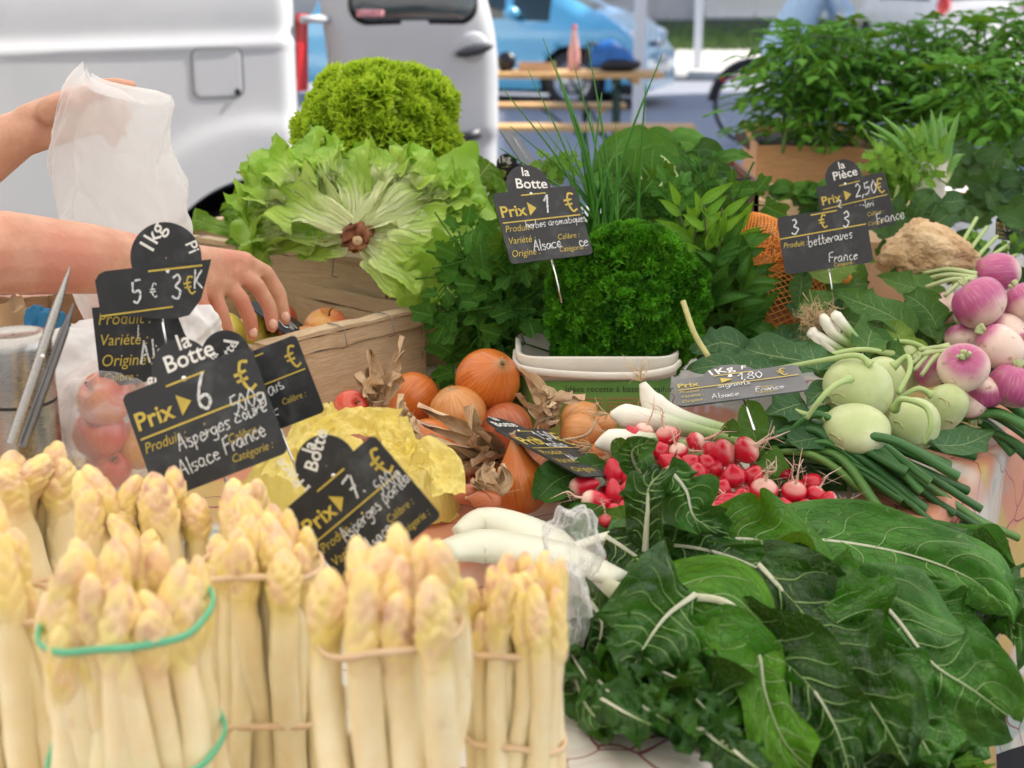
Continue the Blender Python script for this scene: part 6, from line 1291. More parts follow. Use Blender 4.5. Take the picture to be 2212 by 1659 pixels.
for k in range(20):                                                     # frilled outer leaves round the open head
    a = rb_r.uniform(2.6, 6.8); u0, v0 = 768 + 170 * math.cos(a), 470 + 70 * math.sin(a); L_ = rb_r.uniform(70, 130)
    if v0 > 520 and u0 < 900: continue
    lleaf(BL, [(u0, v0, 1.97), (u0 + L_ * .5 * math.cos(a), v0 + L_ * .45 * math.sin(a), 1.97), (u0 + L_ * math.cos(a), v0 + L_ * .8 * math.sin(a), 1.99)], rb_r.uniform(90, 140), (rb_r.normal(0, .4), -.9, .5), 260 + k, BAT, ruff=.34, rfreq=13, nv=44, nu=33)
m = Mat('cut stump', .7, .3); n = m.noise(30, 5); m.set('Base Color', m.ramp(n, [(.3, (.10, .035, .02)), (.55, (.28, .11, .05)), (.7, (.55, .36, .2))])); m.bump(n, 1, .004)
mb = MB(); sr = 30 * mpp(510, 1.89); mb.lathe([(.001, .004), (sr * .6, .003), (sr * .9, .007), (sr, 0), (sr * .95, -.02), (sr * 1.2, -.045)], 26, stump, basis((.05, -1, .1))); mb.V = [mb.V[0] + .0045 * fnoise(mb.V[0] * 260, mb.V[0][:, [1]] * 250, mb.V[0][:, [2]] * 260, 3)[:, :1]]; obj('stump', mb, m.done(), BL)
mb = MB(); mb.lathe([(.001, .0075), (sr * .30, .0075), (sr * .38, .004)], 20, stump + [.003, -.002, -.003], basis((.05, -1, .1))); obj('cut_face', mb, simple('pale cut', (.50, .36, .2), .6, .25, 60), BL)
GL2 = empty('green_lettuce', P(560, 500, 2.15), 'loose green lettuce leaves sticking out at the left of the crate', 'lettuce')
for i, (pts, wd) in enumerate([([(600, 500, 2.1), (540, 480, 2.1), (490, 500, 2.1)], 110), ([(560, 520, 2.08), (500, 500, 2.09), (440, 480, 2.11), (415, 475, 2.12)], 60), ([(620, 470, 2.12), (570, 400, 2.14), (555, 345, 2.15)], 110), ([(560, 470, 2.1), (520, 440, 2.12), (500, 425, 2.13)], 90), ([(700, 420, 2.1), (670, 350, 2.12), (640, 310, 2.13)], 130), ([(590, 525, 2.06), (540, 515, 2.06), (495, 505, 2.07)], 60)]): lleaf(GL2, pts, wd, (-.1, -.9, .4), 230 + i, BAT if i in (2, 4) else GLE, ruff=.26, rfreq=13)
GL3 = empty('green_lettuce', P(1040, 420, 2.15), 'darker green lettuce behind the herbs sign', 'lettuce')
for i, (pts, wd) in enumerate([([(1000, 440, 2.12), (1030, 390, 2.14), (1060, 350, 2.16)], 110), ([(960, 420, 2.12), (980, 360, 2.14), (1010, 330, 2.15)], 110), ([(1040, 480, 2.05), (1080, 440, 2.08), (1100, 400, 2.1)], 110), ([(1020, 540, 2.0), (1060, 500, 2.03), (1110, 480, 2.05)], 100), ([(940, 400, 2.15), (900, 370, 2.17), (880, 350, 2.18)], 90)]): lleaf(GL3, pts, wd, (.1, -.9, .4), 250 + i, GLE, ruff=.26, rfreq=13)

# ================================================================== CURLY PARSLEY IN THE TUB
m = Mat('curly parsley', .5, .35); n = m.noise(45, 3); n2 = m.noise(14, 3); col = m.mix(m.rng(n, .38, .66), (.028, .15, .008), (.11, .42, .018)); col = m.mix(m.rng(n2, .45, .7, 0, .5), col, (.14, .42, .02)); m.set('Base Color', col); m.transl(m.mix(.4, col, (.3, .65, .02)), .25); CUR = m.done()
tub = empty('plastic_tub', P(1295, 870, 1.74) * [1, 1, 0] + [0, 0, T], 'white plastic tub with a green recipe label holding the curly parsley', 'tub')
PA = empty('curly_parsley', P(1340, 790, 1.76), 'big dark green bunch of curly parsley bulging out of the white tub', 'parsley')
pcn = P(1350, 645, 1.77); r = np.random.default_rng(8); mb = MB(); k = mpp(645, 1.77)
cl3 = [(70, 112, 65, 45), (-85, 118, 60, 40), (-120, -20, 40, 60), (130, -30, 35, 50), (20, -125, 45, 30), (0, 12, 108, 100), (-82, -58, 58, 56), (48, -88, 70, 52), (118, 0, 50, 70), (-105, 50, 55, 70), (30, 80, 100, 65), (-15, -105, 60, 45), (75, 75, 80, 65), (-20, 110, 85, 40), (100, -55, 45, 45), (-50, 20, 90, 80)]
cnt = 0
while cnt < 1250:
    cxx, czz, rx, rz = cl3[r.integers(len(cl3))]; d_ = nrm(r.normal(0, 1, 3)); 
    if d_[1] > .35: continue
    p_ = pcn + np.array([(cxx + d_[0] * rx) * k, d_[1] * min(rx, 110) * k * .85 - .0, (-czz + d_[2] * rz) * k]) 
    inside = any(((p_[0] - pcn[0] - a * k) / (b2 * k)) ** 2 + ((p_[1] - pcn[1]) / (min(b2, 110) * k * .85)) ** 2 + ((p_[2] - pcn[2] + c2 * k) / (d2 * k)) ** 2 < .60 for a, c2, b2, d2 in cl3)
    if inside and cnt % 6: cnt += .12; continue
    s_ = r.uniform(.0085, .0135); M_ = basis(nrm(d_ + [0, 0, .4] + r.normal(0, .3, 3))) @ rotz(r.random() * 6) * s_; mb.join(TUF[r.integers(8)], M_, p_); cnt += 1
cnt = 0
while cnt < 430:                                                        # fill the front of the mound
    x_, z_ = r.uniform(-165, 165), r.uniform(-160, 150); ys = [min(b2, 110) * .85 * math.sqrt(max(0, 1 - ((x_ - a) / b2) ** 2 - ((z_ - c2) / d2) ** 2)) for a, c2, b2, d2 in cl3 if ((x_ - a) / b2) ** 2 + ((z_ - c2) / d2) ** 2 < 1]
    if not ys: continue
    p_ = pcn + np.array([x_ * k, -max(ys) * k * (r.uniform(.80, 1.06) if cnt % 7 else r.uniform(1.08, 1.25)) * (1 + .12 * math.sin(x_ * .06) * math.sin(z_ * .07)), -z_ * k]); mb.join(TUF[r.integers(8)], basis(nrm(np.array([x_ / 160 + r.normal(0, .4), -1, -z_ / 160 + .5 + r.normal(0, .4)]))) @ rotz(r.random() * 6) * r.uniform(.0105, .0185), p_); cnt += 1
o = obj('foliage', mb, CUR, PA); o['kind'] = 'stuff'
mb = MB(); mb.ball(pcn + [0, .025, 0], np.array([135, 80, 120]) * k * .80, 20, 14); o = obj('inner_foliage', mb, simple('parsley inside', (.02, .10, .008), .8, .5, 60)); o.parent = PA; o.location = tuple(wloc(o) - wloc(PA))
# tub: rounded box, rim, label
def rbox(hx, hy, rr, n=8):
    pts = []
    for sx, sy, a0 in ((1, 1, 0), (-1, 1, 90), (-1, -1, 180), (1, -1, 270)):
        for a in np.linspace(0, 90, n): pts.append((sx * (hx - rr) + rr * math.cos(R(a0 + a)), sy * (hy - rr) + rr * math.sin(R(a0 + a))))
    return np.array(pts)
q = P(1292, 800, 1.70); hx = 170 * mpp(800, 1.70); zt = P(1292, 768, 1.70)[2]; cx_, cy2 = q[0], 1.70 + .06; TW = simple('tub white plastic', (.72, .70, .64), .4, .1, 14)
rows = [(.0, .90), (.004, .93), (zt - T - .030, .965), (zt - T - .029, 1.03), (zt - T - .003, 1.05), (zt - T, 1.04), (zt - T - .002, .98), (zt - T - .05, .93)]
mb = MB(); rb_ = rbox(hx, .062, .03); G = np.array([np.c_[rb_[:, 0] * s_ + cx_, rb_[:, 1] * s_ + cy2, np.full(len(rb_), T + z_)] for z_, s_ in rows]); mb.grid(G, True); obj('body', mb, TW, tub)
mb = MB(); pth = [(cx_ - hx * 1.06, cy2, zt - .012), (cx_ - hx * 1.05, cy2 - .05, zt - .013), (cx_ - hx * .88, cy2 - .072, zt - .016), (cx_ - hx * .2, cy2 - .073, zt - .022), (cx_ + hx * .5, cy2 - .073, zt - .022), (cx_ + hx * .9, cy2 - .07, zt - .016), (cx_ + hx * 1.05, cy2 - .05, zt - .012)]
mb.tube(crom(pth, 40), .0024, 8, flat=2.2); obj('handle', mb, TW, tub)
m = Mat('tub label', .4, .4); gz = m.sep(m.co('Generated')); n = m.noise(6, 3); m.set('Base Color', m.mix(m.rng(gz[2], 0, 1), m.mix(n, (.20, .30, .07), (.28, .32, .10)), (.12, .30, .07)))
lab = MB(); G = []
for z_ in (.008, zt - T - .033):
    sel = rb_ * (.937 + .036 * z_ / (zt - T)) ; idx = [i for i in range(len(rb_)) if sel[i, 1] < -.02]; row = [(sel[i, 0] * 1.004 + cx_, sel[i, 1] * 1.004 + cy2 - .0008, T + z_) for i in idx]; G.append(row)
lab.grid(np.array(G)); obj('label', lab, m.done(), tub)
TUBF = (cx_, cy2, zt, hx)

# ================================================================== FLAT PARSLEY / CELERY, CHIVES, LAUREL, SPINACH
def lobed(seed, L=1.0):
    """three lobed toothed leaflet lying in xy, about unit size"""
    r = np.random.default_rng(seed); out = []
    th = np.linspace(-2.5, 2.5, 61)
    rad = .42 + .5 * np.maximum(np.cos(th * 1.5), 0) ** .8 * (1 - .12 * np.abs(th)) ; rad = rad * (1 + .12 * np.sign(np.sin(th * 9)) * np.abs(np.sin(th * 9)) ** .6) * np.where(np.abs(th) > 2.2, .5, 1)
    x = rad * np.sin(th) * .9; y = rad * np.cos(th) + .1
    rings = []
    for k in (0.02, .35, .7, 1.0): rings.append(np.stack([x * k, y * k, (.06 * np.sin(th * 5 + seed) * k ** 2 + .10 * k ** 2 * np.abs(np.sin(th * 1.5)) + .04 * r.normal() * k)], -1))
    G = np.array(rings); uvx = np.stack([x * .5 + .5, np.clip((y + .5) / 1.6, 0, 1)], -1); uv_ = np.array([uvx * k + np.array([.5, .1]) * (1 - k) for k in (0.02, .35, .7, 1.0)]); return G * L, uv_
PARS = leafmat('flat parsley', (.016, .085, .006), (.05, .19, .014), (.12, .28, .05), 6, 1.5, .03, .04, .42, .2, bscale=60)
CEL = leafmat('celery leaf', (.09, .25, .02), (.22, .44, .05), (.3, .5, .15), 6, 1.5, .03, .04, .42, .3, bscale=60)
def sprig_mesh(name, mat, seed, stemmat_same=True):
    mb = MB(); r = np.random.default_rng(seed)
    for (px_, py_, an, s_) in ((0, 1.0, 0, 1.0), (-.55, .62, 1.0, .8), (.55, .62, -1.0, .8), (-.35, .15, 1.4, .55), (.35, .15, -1.4, .55)):
        G, uv_ = lobed(r.integers(99)); M_ = rotz(an + r.normal(0, .15)) @ rotx(r.normal(0, .4)) * s_; mb.grid(G @ M_.T + np.array([px_, py_, r.normal(0, .08)]), uv=uv_); mb.tube([(0, py_ * .4 - .2, 0), (px_ * .8, py_, 0)], [.03, .02], 5)
    mb.tube([(0, -1.8, .1), (0, -.6, 0), (0, 1, 0)], [.05, .04, .02], 6); return mb.mesh(name, mat)
PS = [sprig_mesh('leaf', PARS, i) for i in range(5)]; CS = [sprig_mesh('leaf', CEL, i + 7) for i in range(3)]
FP = empty('flat_parsley', P(1090, 720, 1.85) * [1, 1, 0] + [0, 0, T], 'dark flat leaved parsley spilling between crate and curly parsley', 'parsley')
r = np.random.default_rng(15)
for i in range(120):
    u = r.uniform(955, 1205); v = r.uniform(520, 790)
    if u < 1010 and v > 680: continue
    hi_ = r.random() < .25
    if hi_: u, v = r.uniform(1330, 1620), r.uniform(400, 480)
    d = (1.98 if hi_ else 1.82) + r.uniform(-.03, .10); s_ = r.uniform(.024, .040); dv = nrm(np.array([r.normal(-.1, .7), -.45, r.normal(.1, .6)])); M_ = basis(nrm(np.array([r.normal(0, .35), -1, .45 + r.normal(0, .3)])), r.normal(0, 1, 3)); inst('leaf', PS[i % 5], FP, P(u, v, d), quat(M_), s_)
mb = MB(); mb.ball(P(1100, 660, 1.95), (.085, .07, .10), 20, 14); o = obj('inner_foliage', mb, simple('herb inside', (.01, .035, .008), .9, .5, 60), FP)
for u0, v0, u1, v1 in ((1100, 830, 1130, 600), (1080, 800, 1060, 620), (1140, 820, 1180, 640), (1060, 780, 1010, 640), (1110, 800, 1090, 640), (1160, 760, 1200, 600)):
    mb = MB(); mb.tube(crom([P(u0, v0, 1.86), P((u0 + u1) / 2 + 8, (v0 + v1) / 2, 1.84), P(u1, v1, 1.83)], 12), .0018, 6); obj('stem', mb, simple('parsley stem', (.05, .14, .02), .5, .2), FP)
CE = empty('celery_leaves', P(1950, 480, 2.3) * [1, 1, 0] + [0, 0, T], 'light green celery tops hanging beside the paper wrapped leeks', 'celery')
for i in range(34):
    u, v = r.uniform(1890, 2010), r.uniform(325, 470); inst('leaf', CS[i % 3], CE, P(u, v, 2.32 + r.uniform(-.05, .05)), quat(basis(nrm(np.array([r.normal(0, .5), -1, .4 + r.normal(0, .4)])), r.normal(0, 1, 3))), r.uniform(.018, .032))
for i in range(14):
    u, v = (r.uniform(2080, 2200), r.uniform(520, 620)) if i % 2 else (r.uniform(1185, 1240), r.uniform(310, 380)); inst('leaf', CS[i % 3], CE, P(u, v, 2.1), quat(basis(nrm(np.array([r.normal(0, .5), -1, .4 + r.normal(0, .4)])), r.normal(0, 1, 3))), r.uniform(.014, .022))
for a in (((1960, 440, 2.28), (2000, 500, 2.26), (2030, 540, 2.25)), ((1940, 400, 2.3), (1930, 470, 2.3), (1940, 540, 2.3)), ((1990, 420, 2.3), (2040, 510, 2.25), (2050, 560, 2.2))):
    mb = MB(); mb.tube(crom([P(*p) for p in a], 14), np.linspace(.003, .005, 14), 8); obj('stalk', mb, KST, CE)
# chives
CHV = Mat('chive', .4, .4); CHV.set('Base Color', CHV.mix(CHV.rand(), (.025, .13, .012), (.07, .25, .025))); CHV = CHV.done()
CV = empty('chive_bunch', P(1300, 560, 1.95), 'thin upright chives reaching up between sign and curly parsley', 'chives')
tips = [(1173, 82), (1140, 150), (1085, 190), (1102, 272), (1430, 118), (1345, 300), (1268, 88), (1215, 195), (1240, 140), (1195, 130), (1330, 265), (1080, 320), (1300, 200), (1265, 270), (1320, 350), (1255, 330), (1340, 380), (1290, 300), (1395, 180), (1235, 230), (1275, 240), (1310, 320), (1160, 260), (1220, 290), (1190, 340), (1350, 420), (1365, 350)]
for i, (u, v) in enumerate(tips):
    b0 = P(1300 + r.normal(0, 22) + (u - 1270) * .06, 555, 1.93 + r.normal(0, .01)); tp = P(u, v, 1.95 + r.normal(0, .03)); mid = (b0 + tp) / 2 + np.array([-(tp[0] - b0[0]) * .22, 0, 0]); mb = MB(); mb.tube(crom([b0, mid, tp], 16), np.linspace(.0030, .0006, 16) * r.uniform(.8, 1.2), 6); obj('blade', mb, CHV, CV)
for i in range(34):
    b0 = P(1300 + r.normal(0, 26), 555, 1.94); tp = P(1300 + r.normal(0, 50), r.uniform(370, 480), 1.94); mb = MB(); mb.tube(crom([b0, (b0 + tp) / 2 + r.normal(0, .003, 3), tp], 8), np.linspace(.0022, .0007, 8), 6); obj('blade', mb, CHV, CV)
# laurel: glossy pointed leaves on twigs
LAU = leafmat('laurel leaf', (.02, .09, .012), (.055, .18, .022), (.12, .26, .05), 7, 1.2, .03, .025, .33, .14, bscale=50, bs=.25)
LAY = leafmat('young laurel leaf', (.09, .26, .02), (.20, .42, .04), (.26, .48, .08), 7, 1.2, .03, .025, .35, .3, bscale=50, bs=.25)
def ovalmesh(mat, seed, name='leaf', w=.32, shape='lance', **k):
    kw = dict(ruff=.04, rfreq=6, cup=.35, nv=16, nu=9, puck=.0); kw.update(k); r = np.random.default_rng(seed)
    mb, *_ = leaf_mb([(0, 0, 0), (0, .5, .04 * r.normal()), (0, 1, -.08 + .1 * r.normal())], w, (0, 0, 1), shape, seed=seed, **kw); return mb.mesh(name, mat)
LM = [ovalmesh(LAU, i) for i in range(4)]; LYM = [ovalmesh(LAY, i + 5) for i in range(3)]
LR = empty('laurel_sprigs', P(1560, 760, 1.9) * [1, 1, 0] + [0, 0, T], 'laurel twigs with long pointed leaves leaning right of the curly parsley', 'laurel')
tw_ = [((1530, 730), (1530, 600), (1520, 440), 1), ((1520, 740), (1500, 560), (1510, 420), 1), ((1540, 740), (1570, 600), (1600, 480), 1), ((1540, 740), (1585, 650), (1625, 590), 0), ((1530, 750), (1580, 700), (1630, 690), 0), ((1530, 720), (1490, 560), (1460, 420), 1), ((1520, 700), (1550, 560), (1560, 450), 1), ((1520, 720), (1560, 600), (1590, 520), 0), ((1510, 740), (1560, 690), (1600, 640), 0), ((1500, 740), (1530, 650), (1540, 600), 0), ((1530, 760), (1570, 740), (1620, 730), 0), ((1540, 700), (1560, 620), (1600, 560), 0)]
for j, (a, b_, c_, yg) in enumerate(tw_):
    d = 1.81 + .025 * (j % 3); pts = crom([P(*a, d + .05), P(*b_, d), P(*c_, d)], 24); mb = MB(); mb.tube(pts, np.linspace(.0028, .0012, 24), 6); tg_ = obj('twig', mb, simple('laurel twig', (.07, .09, .03), .6, .2), LR)
    for k in range(10):
        i = int(5 + k * 1.85); a_ = k * 2.4 + j; dd = nrm(pts[min(i + 1, 23)] - pts[i - 1]); sd_ = nrm(np.cross(dd, [0, 1, 0])) * math.cos(a_) + np.array([0, -1, 0]) * abs(math.sin(a_)) * .7; ld = nrm(dd * .8 + sd_); nn = nrm(np.array([r.normal(0, .3), -1, .5])); xx = nrm(np.cross(ld, nn)); zz = np.cross(xx, ld); M_ = np.stack([xx, ld, zz], 1)
        young = yg and k > 4; inst('leaf', (LYM[k % 3] if young else LM[k % 4]), LR, pts[i], quat(M_), r.uniform(.045, .07) * (.8 if young else 1))
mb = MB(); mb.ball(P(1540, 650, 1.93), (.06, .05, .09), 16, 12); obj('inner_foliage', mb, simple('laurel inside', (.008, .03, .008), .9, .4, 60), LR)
# yellowing stalk by the parsley
mb = MB(); mb.tube(crom([P(1475, 650, 1.68), P(1500, 720, 1.66), P(1530, 770, 1.65)], 12), .0035, 8); tag(obj('stalk', mb, simple('pale yellow stalk', (.5, .48, .2), .6, .2)), 'pale yellowing stalk between curly parsley and laurel', 'stalk')
# spinach heap
SPN = leafmat('spinach leaf', (.025, .12, .012), (.085, .25, .03), (.22, .38, .09), 5, 1.2, .035, .04, .42, .22, bscale=30, bs=.6)
CB0 = leafmat('dark spinach', (.014, .06, .014), (.045, .14, .025), (.16, .28, .08), 6, 1.2, .03, .04, .4, .15, bscale=30)
_pl = pleaf
def pleaf2(e, pts, wd, nh, mt, sd_, *a, **k): k['crink'] = .03; k['billow'] = .1; return _pl(e, pts, wd * .72, nh, mt, sd_, *a, **k)
SH = empty('spinach_heap', P(1430, 430, 2.3) * [1, 1, 0] + [0, 0, T], 'heap of spinach leaves in front of the beer benches', 'spinach')
for i, (pts, wd, nh) in enumerate([([(1290, 400, 2.2), (1340, 330, 2.2), (1430, 340, 2.2), (1500, 390, 2.18)], 130, (0, -.7, .7)), ([(1330, 340, 2.25), (1360, 300, 2.27), (1400, 280, 2.28)], 70, (0, -.8, .6)), ([(1350, 330, 2.24), (1420, 300, 2.24), (1470, 330, 2.23)], 80, (0, -.7, .8)), ([(1420, 320, 2.26), (1490, 310, 2.26), (1550, 370, 2.25)], 110, (.2, -.7, .7)), ([(1480, 330, 2.24), (1520, 350, 2.22), (1575, 420, 2.2)], 90, (.4, -.8, .5)), ([(1300, 360, 2.2), (1290, 400, 2.2), (1310, 440, 2.18)], 90, (-.2, -.9, .3)), ([(1300, 420, 2.16), (1380, 400, 2.16), (1450, 420, 2.16)], 90, (0, -.8, .6)), ([(1400, 400, 2.16), (1470, 400, 2.16), (1540, 430, 2.15)], 80, (.1, -.8, .6)), ([(1330, 380, 2.2), (1400, 360, 2.19), (1480, 370, 2.18)], 100, (0, -.7, .7)), ([(1500, 400, 2.2), (1540, 420, 2.18), (1580, 440, 2.18)], 70, (.2, -.8, .6)), ([(1340, 440, 2.1), (1400, 430, 2.1), (1460, 450, 2.1)], 80, (0, -.8, .5)), ([(1440, 440, 2.1), (1500, 430, 2.1), (1540, 450, 2.1)], 70, (0, -.8, .5))]): pleaf2(SH, pts, wd, nh, SPN, 300 + i, 'oval', ruff=.12, puck=.02)
for k in range(34):
    u, v = r.uniform(1285, 1560), r.uniform(300, 440)
    if v < 300 + abs(u - 1430) * .35: continue
    d = 2.27 - (v - 290) * .0009; a = r.uniform(-.8, .8) + (3.14 if k % 2 else 0); L_ = r.uniform(60, 100)
    pleaf2(SH, [(u, v, d), (u + L_ * .5 * math.cos(a), v + L_ * .3 * math.sin(a) - 6, d - .01), (u + L_ * math.cos(a), v + L_ * .6 * math.sin(a) + 8, d - .01)], r.uniform(55, 85), (r.normal(0, .35), -.75, .6), (SPN, SPN, CB0)[k % 3], 340 + k, 'oval', ruff=.16, nv=26, nu=15)
for a in (((1470, 395, 2.12), (1440, 350, 2.14), (1410, 330, 2.16)), ((1400, 440, 2.08), (1430, 400, 2.1), (1455, 360, 2.12)), ((1450, 445, 2.06), (1500, 430, 2.08), (1560, 400, 2.1)), ((1350, 430, 2.06), (1380, 390, 2.1), (1400, 380, 2.12))):
    mb = MB(); mb.tube(crom([P(*p) for p in a], 12), .0032, 8); obj('stem', mb, KST, SH)
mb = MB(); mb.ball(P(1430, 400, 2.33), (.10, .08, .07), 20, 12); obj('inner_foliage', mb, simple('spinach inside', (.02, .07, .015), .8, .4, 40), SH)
# ================================================================== LEEKS, SEEDLINGS AT THE BACK
m = Mat('leek', .4, .4); v = m.sep(m.co('UV'))[1]; n = m.noise(3, 3, co=m.co('UV', (14, 1, 1))); m.set('Base Color', m.mix(m.rng(v, .02, .35), (.7, .72, .4), m.mix(n, (.08, .24, .04), (.18, .38, .08)))); m.transl((.2, .45, .06), .15); LK = m.done()
LKE = empty('leek_bundle', P(2020, 480, 2.35) * [1, 1, 0] + [0, 0, T], 'leek tops standing in a white paper wrapper', 'leeks')
for i, (u, v, b0) in enumerate([(1872, 262, 2000), (1880, 285, 1998), (1865, 325, 1995), (1905, 250, 2005), (1950, 268, 2008), (1990, 248, 2014), (2025, 255, 2022), (2045, 262, 2030), (2075, 240, 2034), (2010, 235, 2020), (2060, 300, 2036), (1925, 300, 2000), (1860, 368, 1992), (2088, 330, 2036), (2035, 238, 2026)]):
    a, b_ = P(b0, 400, 2.33), P(u, v, 2.33 + .02 * (i % 4)); mid = (a + b_) / 2 + [0, 0, .015]; mb, *_ = leaf_mb([a, mid, b_], .016, (.3 * (i % 3 - 1), -1, .1), 'blade', nv=16, nu=7, ruff=.02, fold=.7, seed=i, twist=.3); obj('leaf', mb, LK, LKE)
pw = P(2017, 350, 2.32); mb = MB(); rg_ = np.random.default_rng(3); zz = np.linspace(P(0, 440, 2.32)[2], pw[2], 22); th = np.linspace(0, 2 * np.pi, 48, endpoint=False); rr0 = 33 * mpp(400, 2.32)
G = np.array([[(pw[0] + (rr0 * (1 + .05 * math.sin(3 * a + z_ * 60) + .03 * math.sin(7 * a - z_ * 90))) * math.cos(a), 2.33 + rr0 * .8 * math.sin(a), z_ + .004 * math.sin(2 * a + 1)) for a in th] for z_ in zz]); mb.grid(G, True)
m = Mat('news paper', .8, .2); n = m.noise(60, 3, co=m.co('Object', (1, 1, 6))); m.set('Base Color', m.mix(m.rng(n, .62, .7, 0, .35), (.62, .60, .55), (.25, .25, .25))); m.bump(m.noise(30, 4), .7, .006); obj('paper_wrapper', mb, m.done(), LKE)
TOM = leafmat('tomato leaf', (.034, .145, .010), (.10, .32, .025), (.14, .30, .06), 5, 1.2, .04, .05, .5, .25, bscale=30)
def tomleaf(seed):
    r = np.random.default_rng(seed); mb = MB(); L_ = 1.0; st_ = crom([(0, 0, 0), (0, .5, .08), (0, 1.0, -.25 - .2 * r.random())], 14); mb.tube(st_, np.linspace(.022, .01, 14), 5)
    for k, (f, sd_, sc2) in enumerate(((13, 0, .42), (10, 1, .36), (10, -1, .36), (7, 1, .34), (7, -1, .34), (4, 1, .22), (4, -1, .22), (8, 1, .12), (6, -1, .12))):
        b0 = st_[f]; an = sd_ * (1.0 + .2 * r.normal()); dv = np.array([math.sin(an), math.cos(an), -.35 - .3 * r.random()]); l_, *_ = leaf_mb([b0, b0 + nrm(dv) * sc2 * .5 + [0, 0, .03], b0 + nrm(dv) * sc2 + [0, 0, -.10 * r.random()]], sc2 * .5, (0, 0, 1), 'lance', nv=11, nu=7, ruff=.08, rfreq=9, cup=-.2, jag=.35, seed=seed * 10 + k); mb.join(l_)
    return mb.mesh('leaf', TOM)
TM = [tomleaf(i) for i in range(6)]; STM = simple('tomato stem', (.10, .2, .05), .6, .2)
def tomato(i, u, vb, vt, d, dens=13, sc2=1.0):
    b0 = P(u, vb, d); tp = P(u + r.normal(0, 25), vt, d + r.normal(0, .03)); e = empty('tomato_plant', b0, TOML[i], 'tomato plant', 'tomato seedlings in the box'); pts = crom([b0, (b0 + tp) / 2 + r.normal(0, .01, 3), tp], 20); mb = MB(); mb.tube(pts, np.linspace(.0045, .002, 20), 7); obj('stem', mb, STM, e)
    for k in range(dens):
        f = .12 + .88 * (k / (dens - 1)) ** .8; j = int(f * 19); a = k * 2.4 + i; dv = nrm(np.array([math.cos(a), math.sin(a), .35 + .6 * (f > .85)])); yy = dv; xx = nrm(np.cross(yy, [0, 0, 1])); zz_ = np.cross(xx, yy); inst('leaf', TM[r.integers(6)], e, pts[j], quat(np.stack([xx, yy, zz_], 1)), (.115 if f < .9 else .07) * sc2 * r.uniform(.8, 1.2))
tl_ = [(1690, 330, 85, 3.1), (1735, 335, 75, 3.15), (1780, 330, 95, 3.1), (1830, 330, 70, 3.15), (1875, 335, 85, 3.1), (1690, 325, 130, 3.2), (1920, 340, 80, 3.2), (1965, 340, 100, 3.15), (2010, 340, 75, 3.2), (2055, 340, 60, 3.15), (2100, 345, 45, 3.1), (2150, 345, 60, 3.1), (2200, 350, 30, 3.05), (1715, 320, 110, 3.35), (1800, 320, 80, 3.35), (1890, 330, 75, 3.35), (1990, 330, 70, 3.35), (2080, 330, 50, 3.35), (2170, 330, 40, 3.35), (2240, 350, 30, 3.1), (2130, 420, 160, 2.8), (2190, 430, 170, 2.75), (2080, 400, 170, 2.9), (2235, 440, 200, 2.7)]
ordn = ['tomato plant at the left end of the seedling box', 'second tomato plant from the left end of the seedling box', 'tomato plant with the tall stem above the middle of the box', 'tomato plant right of the middle of the seedling box', 'tomato plant above the right end of the box front', 'leaning tomato plant hanging over the left side in front of the bicycle wheel', 'tomato plant behind the leek tops', 'tomato plant directly above the tips of the leeks', 'tomato plant below the white car', 'tomato plant reaching up to the red tail light', 'tall tomato plant near the right edge', 'tomato plant between two tall ones by the right edge', 'tallest tomato plant cut off by the right edge', 'back row tomato plant at the left, beneath the cyclist', 'back row tomato plant under the handlebar', 'back row tomato plant in the middle', 'back row tomato plant left of the white car', 'back row tomato plant in front of the white car', 'back row tomato plant in the right corner', 'tomato plant outermost at the right edge', 'low front tomato plant right of the paper wrapper', 'low front tomato plant beside the right edge', 'low front tomato plant just behind the paper wrapper', 'low front tomato plant cut off by the right edge']
TOML = ordn
for i, (u, vb, vt, d) in enumerate(tl_): tomato(i, u, vb, vt, d, 20, 1.0)
mb = MB(); b0, b1_ = P(1650, 335, 3.12), P(1900, 335, 3.12); mb.box(((b0[0] + b1_[0]) / 2 - .0, 3.40, P(0, 345, 3.12)[2]), (b1_[0] - b0[0] - .02, .40, .02)); tag(obj('potting_soil', mb, simple('soil', (.03, .02, .012), .95, .4, 60)), 'dark potting soil filling the seedling box', 'soil', kind='stuff')
# cabbage / beetroot leaves low at the right back
CB = leafmat('broad dark leaf', (.014, .06, .014), (.045, .13, .03), (.14, .25, .08), 6, 1.2, .03, .04, .42, .15, bscale=30, yellow=((.25, .34, .05), .5))
BE = empty('seedling_tray_leaves', P(2050, 480, 2.3) * [1, 1, 0] + [0, 0, T], 'broad dark green young cabbage leaves behind the celeriac', 'leaves')
for k in range(120):
    u, v = r.uniform(1900, 2240), r.uniform(430, 620)
    if u < 1990 and v > 520: continue
    if k > 60: u, v = r.uniform(1985, 2240), r.uniform(310, 470)
    d = 2.15 + r.uniform(-.06, .14) + (.3 if k > 60 else 0); a = r.uniform(0, 6.28)
    pleaf(BE, [(u, v, d), (u + 30 * math.cos(a), v + 25 * math.sin(a), d), (u + 62 * math.cos(a), v + 50 * math.sin(a), d + .01)], r.uniform(38, 62), (r.normal(0, .4), -.8, .5), (CB, KL, CB)[k % 3], 400 + k, 'oval', nv=16, nu=9)
for k in range(16):
    u, v = r.uniform(1660, 1780), r.uniform(415, 480); d = 2.5; a = r.uniform(0, 6.28); pleaf(BE, [(u, v, d), (u + 30 * math.cos(a), v - 12, d), (u + 55 * math.cos(a), v - 8, d)], 42, (r.normal(0, .4), -.8, .5), (CB, SPN)[k % 2], 470 + k, 'lance', nv=14, nu=7)
